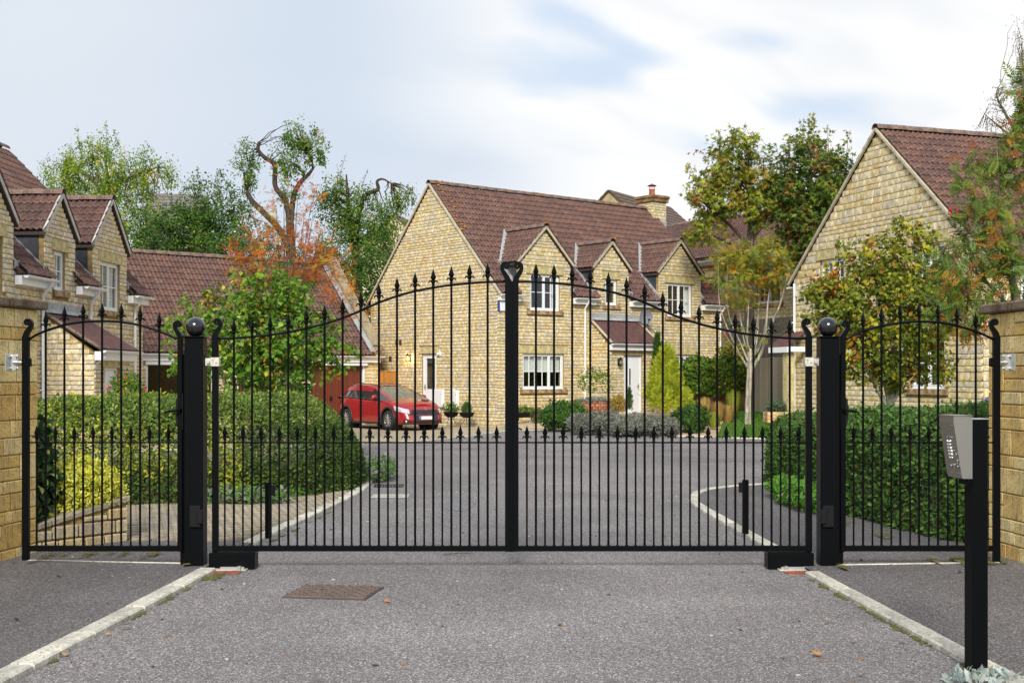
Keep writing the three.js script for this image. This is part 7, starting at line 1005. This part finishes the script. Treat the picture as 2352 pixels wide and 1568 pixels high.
{ // wooden planter box on the lawn
  const b = A(1783.5, 970, 34), g = thing('planter_box', 'small pale wooden planter box on the lawn', 'planter', b, 0.1), t = [[0.55, 0.36, 0.19], [0.50, 0.31, 0.15], [0.60, 0.41, 0.23]].map((c) => mat(c, 0.9, with_('wood')));
  for (let r = 0; r < 3; r++) { for (const z of [-0.2, 0.2]) { const m = part(g, 'plank', chamferBox(0.62, 0.092, 0.02, 0.003), t[r]); m.position.set(0, 0.05 + r * 0.098, z); } for (const x of [-0.3, 0.3]) { const m = part(g, 'plank', chamferBox(0.02, 0.092, 0.38, 0.003), t[(r + 1) % 3]); m.position.set(x, 0.05 + r * 0.098, 0); } } new MB().box(0.58, 0.2, 0.38, 0, 0.14, 0).build(g, 'soil', MT.soil);
  // round tub of wooden staves by the porch
  const c = A(1360, 946, 41.2), tb = thing('brick_tub', 'broad brick red tub planter in front of the porch', 'planter', c), R = rng(141), st = [[0.28, 0.12, 0.07], [0.33, 0.20, 0.13], [0.30, 0.22, 0.17], [0.26, 0.10, 0.06]].map((k) => mat(k, 0.92, with_('rust')));
  for (let r = 0; r < 4; r++) for (let i = 0; i < 20; i++) { const q = (i + (r % 2) * 0.5) / 20 * 6.283, m = part(tb, 'brick', chamferBox(0.175, 0.085, 0.09, 0.008), st[R() * 4 | 0]); m.position.set(Math.sin(q) * 0.58, 0.045 + r * 0.094, Math.cos(q) * 0.42); m.rotation.y = Math.atan2(Math.sin(q) / 0.58, Math.cos(q) / 0.42); }
  new MB().lathe([[0, 0.36], [0.53, 0.36], [0.62, 0.375], [0.62, 0.41], [0.53, 0.41], [0.5, 0.37], [0, 0.37]], 28).build(tb, 'rim', mat([0.20, 0.16, 0.12], 0.9, with_('concrete'))).scale.z = 0.73;
  // trough and bowls
  const tr = A(1206, 964, 40.2), tg = thing('trough_planter', 'long black trough planter on legs under the ground floor window', 'planter', tr, 0.68); new MB().box(0.75, 0.17, 0.2, 0, 0.16, 0, 0.02).build(tg, 'trough', MT.blackMatt); for (const x of [-0.3, 0.3]) new MB().tube([v3(x, 0.1, 0.08), v3(x * 1.15, 0.04, 0.1), v3(x * 1.1, 0, 0.09)], [0.012, 0.012, 0.012], 6).tube([v3(x, 0.1, -0.08), v3(x * 1.15, 0.04, -0.1), v3(x * 1.1, 0, -0.09)], [0.012, 0.012, 0.012], 6).build(tg, 'leg', MT.blackMatt);
  for (const [px, py, d, l] of [[1036, 970, 41.6, 'black bowl planter on a stand nearest the red car'], [1072, 971, 41.2, 'black bowl planter on a stand by the corner of the middle house']]) { const p = A(px, py, d), bg = thing('bowl_planter', l, 'planter', p); new MB().lathe([[0, 0.16], [0.12, 0.17], [0.22, 0.24], [0.26, 0.34], [0.27, 0.35], [0.24, 0.35], [0, 0.31]], 18).build(bg, 'bowl', MT.blackMatt); for (let k = 0; k < 3; k++) { const a = k * 2.09 + 0.4; new MB().tube([v3(Math.cos(a) * 0.14, 0.2, Math.sin(a) * 0.14), v3(Math.cos(a) * 0.08, 0.1, Math.sin(a) * 0.08), v3(Math.cos(a) * 0.17, 0, Math.sin(a) * 0.17)], [0.01, 0.01, 0.01], 6).build(bg, 'leg', MT.blackMatt); } }
  // garden lantern on a short post
  for (const [px, py, top, d, l] of [[1264, 986, 914, 37, 'black garden lantern on a short post beside the round green shrub'], [806.5, 1032, 990, 22.5, 'black garden lantern at the end of the rounded hedge']]) {
    const p = A(px, py, d), h = (py - top) / K * d, g = thing('garden_lantern', l, 'lamp', p), s = Math.min(0.16, h * 0.5) / 0.28; new MB().rod(v3(0, 0, 0), v3(0, h - 0.3 * s, 0), 0.03, 10).lathe([[0, 0], [0.08, 0], [0.08, 0.02], [0.03, 0.06]], 10).build(g, 'post', MT.blackMatt); const y = h - 0.3 * s; new MB().lathe([[0, 0.30], [0.012, 0.27], [0.03, 0.24], [0.12, 0.17], [0.125, 0.16], [0, 0.16]].map(([a, b]) => [a * s, b * s]).reverse(), 6, T(0, y, 0)).build(g, 'roof', MT.blackMatt); const cg = new MB(); for (let k = 0; k < 6; k++) { const a = k / 6 * 6.283; cg.rod(v3(Math.cos(a) * 0.11 * s, y + 0.16 * s, Math.sin(a) * 0.11 * s), v3(Math.cos(a) * 0.07 * s, y, Math.sin(a) * 0.07 * s), 0.008 * s, 5); } cg.build(g, 'cage', MT.blackMatt); part(g, 'glass', new THREE.CylinderGeometry(0.10 * s, 0.065 * s, 0.155 * s, 6, 1, true), MT.glass).position.y = y + 0.08 * s;
  }
}
// ---------- cars ----------
function makeCar(name, label, p, turn, paintC) {
  const g = thing(name, label, 'car', p, turn), paint = mat(paintC, 0.3, { clearcoat: 1, clearcoatRoughness: 0.04, metalness: 0.15 }), tint = mat([0.02, 0.024, 0.024], 0.04, { clearcoat: 1, clearcoatRoughness: 0.02 }), trim = mat([0.018, 0.018, 0.02], 0.45), chrome = mat([0.75, 0.76, 0.78], 0.15, { metalness: 1 });
  const lerpTab = (t, x) => { for (let i = 0; i < t.length - 1; i++) if (x <= t[i + 1][0]) { const f = (x - t[i][0]) / (t[i + 1][0] - t[i][0]); return lerp(t[i][1], t[i + 1][1], f); } return t.at(-1)[1]; };
  const topT = [[-2.25, 0.96], [-2.0, 1.05], [-1.2, 1.04], [0, 0.98], [0.9, 0.97], [1.3, 0.93], [1.8, 0.83], [2.05, 0.74], [2.25, 0.63]], bot = 0.19;
  const inset = [[0, 0.93], [0.1, 0.985], [0.35, 1.0], [0.6, 1.0], [0.8, 0.985], [0.93, 0.955], [1, 0.915]], front = [[0, 2.10], [0.12, 2.21], [0.35, 2.22], [0.6, 2.17], [0.8, 2.10], [1, 1.98]], rear = [[0, 2.08], [0.3, 2.19], [0.6, 2.17], [1, 2.06]];
  const P = (phi, f) => { const c = Math.cos(phi), s = Math.sin(phi), a = c > 0 ? lerpTab(front, f) : lerpTab(rear, f), x = a * Math.sign(c) * Math.abs(c) ** 0.42, z = 0.885 * lerpTab(inset, f) * Math.sign(s) * Math.abs(s) ** 0.36; const t = lerpTab(topT, clamp(x, -2.25, 2.25)); return v3(x, bot + (t - bot) * f, z); };
  const gridGeo = (U, Vv, fn, flip) => { const pos = [], idx = []; for (let j = 0; j <= Vv; j++) for (let i = 0; i <= U; i++) { const q = fn(i / U, j / Vv); pos.push(q.x, q.y, q.z); } for (let j = 0; j < Vv; j++) for (let i = 0; i < U; i++) { const a = j * (U + 1) + i; flip ? idx.push(a, a + U + 1, a + 1, a + 1, a + U + 1, a + U + 2) : idx.push(a, a + 1, a + U + 1, a + 1, a + U + 2, a + U + 1); } const ge = new THREE.BufferGeometry(); ge.setAttribute('position', new THREE.Float32BufferAttribute(pos, 3)); ge.setIndex(idx); ge.computeVertexNormals(); return ge; };
  const wheels = [[1.30, 1], [1.30, -1], [-1.30, 1], [-1.30, -1]];
  // sides of the body, with open wheel arches
  { const U = 220, Vn = 26, pos = [], idx = [], ok = (q) => Math.abs(q.z) < 0.5 || !wheels.some(([x]) => Math.hypot(q.x - x, q.y - 0.33) < 0.385);
    for (let j = 0; j <= Vn; j++) for (let i = 0; i <= U; i++) { const q = P(i / U * 2 * Math.PI, j / Vn); pos.push(q.x, q.y, q.z); }
    for (let j = 0; j < Vn; j++) for (let i = 0; i < U; i++) { const a = j * (U + 1) + i, b = a + 1, c = a + U + 1, d = c + 1, V = (k) => v3(pos[k * 3], pos[k * 3 + 1], pos[k * 3 + 2]); if ([a, b, c, d].every((k) => ok(V(k)))) idx.push(a, c, b, b, c, d); }
    const ge = new THREE.BufferGeometry(); ge.setAttribute('position', new THREE.Float32BufferAttribute(pos, 3)); ge.setIndex(idx); ge.computeVertexNormals(); const bp = mat(paintC, 0.3, { clearcoat: 1, clearcoatRoughness: 0.04, metalness: 0.15, side: THREE.DoubleSide }); part(g, 'body', ge, bp);
    part(g, 'bonnet', gridGeo(28, 96, (u, v) => { const q = P(v * 2 * Math.PI, 1), k = 1 - u; const z = q.z * k; return v3(q.x * lerp(1, 1, u), q.y + 0.075 * (1 - k * k), z); }, true), bp); }
  for (const [x, s] of wheels) { const arch = new MB(), pts = range(19, (i) => { const a = Math.PI * (-0.08 + 1.16 * i / 18); return v3(x + Math.cos(a) * 0.40, 0.33 + Math.sin(a) * 0.40, s * 0.872); }); arch.tube(pts, range(19, () => 0.036), 6); arch.build(g, 'wheel_arch', trim); part(g, 'arch_liner', new THREE.CylinderGeometry(0.39, 0.39, 0.34, 24, 1, true).rotateX(Math.PI / 2), mat([0.01, 0.01, 0.01], 0.9, { side: THREE.DoubleSide })).position.set(x, 0.33, s * 0.69); }
  new MB().box(4.0, 0.03, 1.5, 0, 0.22, 0).build(g, 'underside', trim); for (const s of [-1, 1]) new MB().box(1.85, 0.07, 0.05, 0, 0.215, s * 0.845, 0.02).build(g, 'sill', trim);
  // cabin
  const S = [[1.38, 0.94, 0.80, 0.95, 0.78], [0.82, 0.965, 0.84, 1.18, 0.70], [0.16, 0.985, 0.85, 1.40, 0.61], [-0.4, 1.0, 0.85, 1.455, 0.60], [-1.1, 1.03, 0.845, 1.445, 0.59], [-1.65, 1.05, 0.82, 1.385, 0.56], [-1.98, 1.05, 0.78, 1.20, 0.60], [-2.12, 1.0, 0.74, 1.02, 0.66]];
  const st = (u) => { const f = clamp(u, 0, 1) * (S.length - 1), k = Math.min(S.length - 2, f | 0), t = f - k; return S[k].map((v, i) => lerp(v, S[k + 1][i], t)); };
  const C = (u, v, off = 0) => { const [x, yb, wb, yr, wr] = st(u), s = v < 0.5 ? -1 : 1, a = Math.abs(v - 0.5) * 2; let z, y; if (a > 0.55) { const t = (a - 0.55) / 0.45; z = lerp(wr, wb, t); y = lerp(yr - 0.05, yb - 0.02, t); } else { const t = a / 0.55; z = wr * t; y = yr - 0.05 * t ** 2.4; } return v3(x, y + off * (a > 0.55 ? 0.35 : 1), s * (z + (a > 0.55 ? off : 0))); };
  part(g, 'windows', gridGeo(42, 40, (u, v) => C(u, v), false), tint);
  const skin = (name, u0, u1, v0, v1, m, off) => part(g, name, gridGeo(18, 18, (u, v) => C(lerp(u0, u1, u), lerp(v0, v1, v), off), false), m);
  const pm = mat(paintC, 0.3, { clearcoat: 1, clearcoatRoughness: 0.04, metalness: 0.15, side: THREE.DoubleSide });
  skin('roof', 2 / 7, 5.05 / 7, 0.14, 0.86, pm, 0.012); skin('windscreen', 0.15 / 7, 1.93 / 7, 0.255, 0.745, mat([0.10, 0.115, 0.11], 0.03, { clearcoat: 1, clearcoatRoughness: 0.01, side: THREE.DoubleSide }), 0.008);
  for (const s of [0, 1]) { const V = (a) => (s ? a : 1 - a); skin('a_pillar', 0, 2.1 / 7, V(0.745), V(0.80), pm, 0.014); skin('cant_rail', 2 / 7, 5.6 / 7, V(0.76), V(0.845), pm, 0.013); skin('rear_pillar', 4.9 / 7, 7 / 7, V(0.74), V(0.99), pm, 0.010); skin('b_pillar', 3.0 / 7, 3.2 / 7, V(0.8), V(0.99), trim, 0.010); skin('c_pillar', 4.1 / 7, 4.28 / 7, V(0.8), V(0.99), trim, 0.010); const rail = new MB(); rail.tube(range(9, (i) => C(lerp(2.15, 5.2, i / 8) / 7, V(0.70), 0.045)), range(9, () => 0.016), 6).build(g, 'roof_rail', chrome); new MB().tube(range(9, (i) => C(lerp(0.9, 5.4, i / 8) / 7, V(0.985), 0.014)), range(9, () => 0.009), 5).build(g, 'window_trim', chrome); }
  skin('tailgate', 5.0 / 7, 7 / 7, 0.2, 0.8, pm, 0.008);
  // things on the body skin
  const patch = (name, p0, p1, f0, f1, m, off = 0.008) => part(g, name, gridGeo(14, 6, (u, v) => { const ph = lerp(p0, p1, u), f = lerp(f0, f1, v), q = P(ph, f); const a = P(ph + 0.01, f).sub(P(ph - 0.01, f)), b = P(ph, Math.min(1, f + 0.02)).sub(P(ph, f - 0.02)); const n = new V3().crossVectors(b, a).normalize(); if (n.dot(v3(q.x, 0.1, q.z)) < 0) n.negate(); return q.addScaledVector(n, off); }, true), m.side === THREE.DoubleSide ? m : (() => { const k = m.clone(); k.side = THREE.DoubleSide; return k; })());
  const lamp = mat([0.72, 0.75, 0.78], 0.08, { clearcoat: 1, metalness: 0.5 });
  for (const s of [-1, 1]) { patch('headlight', s * 0.30, s * 1.02, 0.66, 0.86, lamp, 0.012); patch('headlight_surround', s * 0.06, s * 0.42, 0.62, 0.72, trim, 0.010); patch('fog_lamp_recess', s * 0.24, s * 0.66, 0.12, 0.30, trim, 0.008); const fl = P(s * 0.52, 0.2); new MB().sphere(0.045, fl.x + 0.01, fl.y, fl.z, 12).build(g, 'fog_lamp', chrome); patch('tail_light', Math.PI - s * 0.9, Math.PI - s * 0.45, 0.66, 0.98, mat([0.4, 0.01, 0.01], 0.2), 0.01); }
  patch('grille', -0.20, 0.20, 0.66, 0.86, trim, 0.010); patch('lower_grille', -0.20, 0.20, 0.10, 0.30, trim, 0.010); for (let k = 0; k < 4; k++) patch('grille_slat', -0.19, 0.19, 0.69 + k * 0.04, 0.70 + k * 0.04, mat([0.06, 0.06, 0.07], 0.3), 0.018); patch('bumper_panel', -0.16, 0.16, 0.34, 0.62, mat([0.02, 0.025, 0.04], 0.2), 0.006);
  { const q = P(0, 0.46); const pl = new MB().box(0.014, 0.11, 0.52, q.x + 0.018, q.y, 0, 0.003).build(g, 'number_plate', mat([0.80, 0.80, 0.78], 0.5)); new MB().box(0.004, 0.105, 0.045, q.x + 0.027, q.y, 0.235, 0.001).build(pl, 'blue_band', mat([0.01, 0.07, 0.45], 0.5)); new MB().add(new THREE.TorusGeometry(0.04, 0.008, 8, 18), T(q.x - 0.03, 0.69, 0).multiply(new THREE.Matrix4().makeRotationY(Math.PI / 2))).build(g, 'badge', chrome); }
  for (const s of [-1, 1]) { const mr = new MB().add(new THREE.SphereGeometry(0.1, 14, 10), T(0.62, 1.05, s * 0.95).multiply(new THREE.Matrix4().makeScale(0.8, 0.72, 1.15))).build(g, 'wing_mirror', paint); new MB().box(0.06, 0.04, 0.14, 0.62, 0.98, s * 0.88, 0.01).build(mr, 'mirror_stalk', trim); new MB().tube([v3(-0.42, 0.80, s * 0.875), v3(-0.36, 0.805, s * 0.90), v3(-0.26, 0.80, s * 0.90), v3(-0.2, 0.79, s * 0.875)], [0.014, 0.018, 0.018, 0.014], 6).build(g, 'door_handle', paint); for (const x of [0.82, -0.14]) { const pts = range(8, (i) => { const y = lerp(0.3, 0.95, i / 7); return v3(x - (x < 0 ? 0.06 : -0.02) * (i / 7), y, s * 0.884 * lerpTab(inset, (y - bot) / 0.79)); }); new MB().tube(pts, range(8, () => 0.006), 4).build(g, 'door_seam', trim); } }
  new MB().tube([v3(1.1, 1.0, 0.1), v3(1.0, 1.045, -0.2), v3(0.95, 1.06, -0.5)], [0.01, 0.01, 0.006], 5).build(g, 'wiper', trim); new MB().tube([v3(-1.5, 1.44, 0), v3(-1.62, 1.50, 0), v3(-1.7, 1.49, 0)], [0.03, 0.02, 0.008], 6).build(g, 'aerial_fin', paint);
  const tyre = new MB().lathe([[0.21, -0.1], [0.29, -0.105], [0.315, -0.08], [0.32, 0], [0.315, 0.08], [0.29, 0.105], [0.21, 0.1]], 36).geo().rotateX(Math.PI / 2), rim = (() => { const m = new MB(); for (let k = 0; k < 10; k++) { const a = k / 10 * 6.283; m.bar(v3(Math.cos(a) * 0.05, Math.sin(a) * 0.05, 0.085), v3(Math.cos(a) * 0.215, Math.sin(a) * 0.215, 0.075), 0.034, 0.02, v3(0, 0, 1), 0.004); } m.add(new THREE.TorusGeometry(0.222, 0.014, 8, 36), T(0, 0, 0.07)).add(new THREE.CylinderGeometry(0.055, 0.055, 0.03, 16).rotateX(Math.PI / 2), T(0, 0, 0.08)); return m.geo(); })(), drum = new THREE.CylinderGeometry(0.21, 0.21, 0.1, 24).rotateX(Math.PI / 2);
  for (const [x, s] of wheels) { const w = part(g, 'wheel', tyre, mat([0.022, 0.022, 0.022], 0.8)); w.position.set(x, 0.325, s * 0.775); if (s < 0) w.rotation.y = Math.PI; part(w, 'rim', rim, mat([0.62, 0.62, 0.62], 0.3, { metalness: 0.8 })); part(w, 'brake_drum', drum, MT.dark); }
  return g;
}
makeCar('parked_car', 'red estate car parked in front of the brown garage door', [-4.08, -0.108, -41.08], -0.905, [0.36, 0.010, 0.014]);
makeCar('parked_car', 'blue car almost hidden behind the dark hedge at the right', [10.55, -0.2, -23.5], -1.2, [0.02, 0.05, 0.34]);

// ---------- moss, fallen leaves, twigs ----------
{
  const R = rng(151), L = new Leaves(), blob = new THREE.IcosahedronGeometry(1, 1); { const p = blob.attributes.position; for (let i = 0; i < p.count; i++) p.setXYZ(i, p.getX(i), Math.max(-0.2, p.getY(i)) * 0.45, p.getZ(i)); blob.computeVertexNormals(); }
  const im = [], cs = []; const spot = (x, d, r, n, y = 0.004) => { for (let i = 0; i < n; i++) { const a = R() * 6.283, q = R() ** 0.8 * r, s = 0.003 + R() ** 2 * 0.012; im.push(T(x + Math.cos(a) * q * 0.45, y, -(d + Math.sin(a) * q * 2.2)).multiply(new THREE.Matrix4().makeRotationY(R() * 6)).scale(v3(s * (1 + R()), s, s * (1 + R())))); const k = 0.7 + R() * 0.7; cs.push(R() < 0.7 ? [0.085 * k, 0.10 * k, 0.016] : [0.13 * k, 0.09 * k, 0.035]); } };
  for (let i = 0; i < 19; i++) { const d = 6.6 + R() * 3.4; spot(lerp(2.52, 2.36, (d - 6.9) / 3.1) - 0.015, d, 0.03 + R() * 0.06, 10 + R() * 26 | 0); }
  for (let i = 0; i < 10; i++) { const d = 6.4 + R() * 3.6; spot(lerp(-2.62, -2.42, (d - 6.5) / 3.6) + 0.015, d, 0.03 + R() * 0.04, 6 + R() * 14 | 0); }
  spot(-2.36, 9.95, 0.10, 70); spot(2.40, 9.6, 0.06, 40); for (let i = 0; i < 8; i++) spot(3.55 + R() * 0.65, 10.45 + R() * 0.12, 0.09, 30, 0.05); for (let i = 0; i < 8; i++) spot(-4.1 + R() * 1.0, 10.95 - R() * 0.2, 0.08, 24, 0.05); spot(2.7, 10.15, 0.07, 30, 0.05); spot(-2.7, 10.3, 0.06, 26, 0.05); for (let i = 0; i < 10; i++) { const d = 12 + R() * 3; spot(-2.33 + (d - 12) * 0.07, d, 0.05, 12); }
  for (let i = 0; i < 10; i++) { const d = 11.6 + R() * 5; spot(3.5 + R() * 0.2, d, 0.1, 22, 0.05); }
  const m = shade(new THREE.InstancedMesh(blob, mat([1, 1, 1], 1), im.length)); m.name = numbered('moss'); tag(m, 'green moss growing along the kerbs and strips', 'moss', null, 'stuff'); const c = new THREE.Color(); im.forEach((x, i) => { m.setMatrixAt(i, x); m.setColorAt(i, c.setRGB(...cs[i])); }); scene.add(m);
  // grit and tiny litter
  const lit = [], lc = []; for (let i = 0; i < 700; i++) { const d = 5 + R() ** 1.4 * 14, x = (R() - 0.5) * 9; if (Math.abs(x) > 4.2 || (d > 11.5 && Math.abs(x) > 2.2)) continue; const s = 0.003 + R() ** 3 * 0.011; lit.push(T(x, (Math.abs(x) > 2.7 ? 0.047 : 0.002), -d).multiply(new THREE.Matrix4().makeRotationY(R() * 6)).scale(v3(s * 1.6, s * 0.7, s))); const k = R(); lc.push(k < 0.5 ? [0.05, 0.04, 0.035] : k < 0.8 ? [0.45, 0.42, 0.36] : [0.25, 0.13, 0.05]); }
  const li = shade(new THREE.InstancedMesh(new THREE.IcosahedronGeometry(1, 0), mat([1, 1, 1], 0.95), lit.length)); li.name = numbered('grit'); tag(li, 'scattered grit and crumbs of leaf on the tarmac', 'grit', null, 'stuff'); lit.forEach((x, i) => { li.setMatrixAt(i, x); li.setColorAt(i, c.setRGB(...lc[i])); }); scene.add(li);
  const leaf = LEAF.broad, dry = (k) => mat(k, 0.85, { side: THREE.DoubleSide }), tones = [[0.30, 0.13, 0.045], [0.22, 0.10, 0.045], [0.42, 0.26, 0.10], [0.16, 0.08, 0.04]].map(dry);
  const drop = (label, px, py, s, m, group) => { const p = gd(px, py), o = shade(new THREE.Mesh(leaf, m)); o.name = numbered('fallen_leaf'); tag(o, label, 'leaf', group); o.position.set(p.x, (Math.abs(p.x) > 2.65 ? 0.05 : 0.008) + s * 0.12, p.z); o.rotation.set(-1.45 + (R() - 0.5) * 0.4, 0, R() * 6.28, 'YXZ'); o.rotation.y = R() * 6.28; o.scale.setScalar(s); scene.add(o); };
  drop('orange leaf on the tarmac just before the manhole cover', 882, 1385, 0.06, dry([0.62, 0.20, 0.03])); drop('largest orange brown leaf on the tarmac near the entry phone post', 1878, 1511, 0.075, dry([0.50, 0.22, 0.06]));
  for (const [x, y, s] of [[1804, 1514, 0.04], [1894, 1433, 0.035], [1820, 1430, 0.03], [1955, 1478, 0.035], [2026, 1522, 0.035], [2078, 1480, 0.045], [300, 1446, 0.05], [150, 1505, 0.06], [240, 1460, 0.04], [292, 1434, 0.035], [205, 1348, 0.035], [148, 1380, 0.03], [475, 1378, 0.035], [960, 1398, 0.03], [1160, 1260, 0.03], [1092, 1292, 0.03], [1520, 1330, 0.03], [205, 1300, 0.03], [330, 1286, 0.03], [1245, 1205, 0.04], [1058, 1133, 0.06], [2160, 1240, 0.05], [2010, 1205, 0.05], [2065, 1225, 0.05], [1560, 1420, 0.03], [700, 1450, 0.03]]) drop('small dry leaf lying on the tarmac', x, y, s, tones[R() * 4 | 0], 'small dry leaves on the tarmac');
  const tw = gd(1018, 1276); const t = part(scene, numbered('twig'), new MB().tube([v3(0, 0.01, 0), v3(0.12, 0.02, -0.03), v3(0.2, 0.015, -0.06), v3(0.26, 0.01, -0.12)], [0.006, 0.006, 0.005, 0.003], 5).tube([v3(0.15, 0.018, -0.04), v3(0.22, 0.02, 0.0)], [0.004, 0.002], 4).geo(), MT.twig); t.position.copy(tw); tag(t, 'thin broken twig on the tarmac under the meeting gates', 'twig');
}
renderer.render(scene, camera);
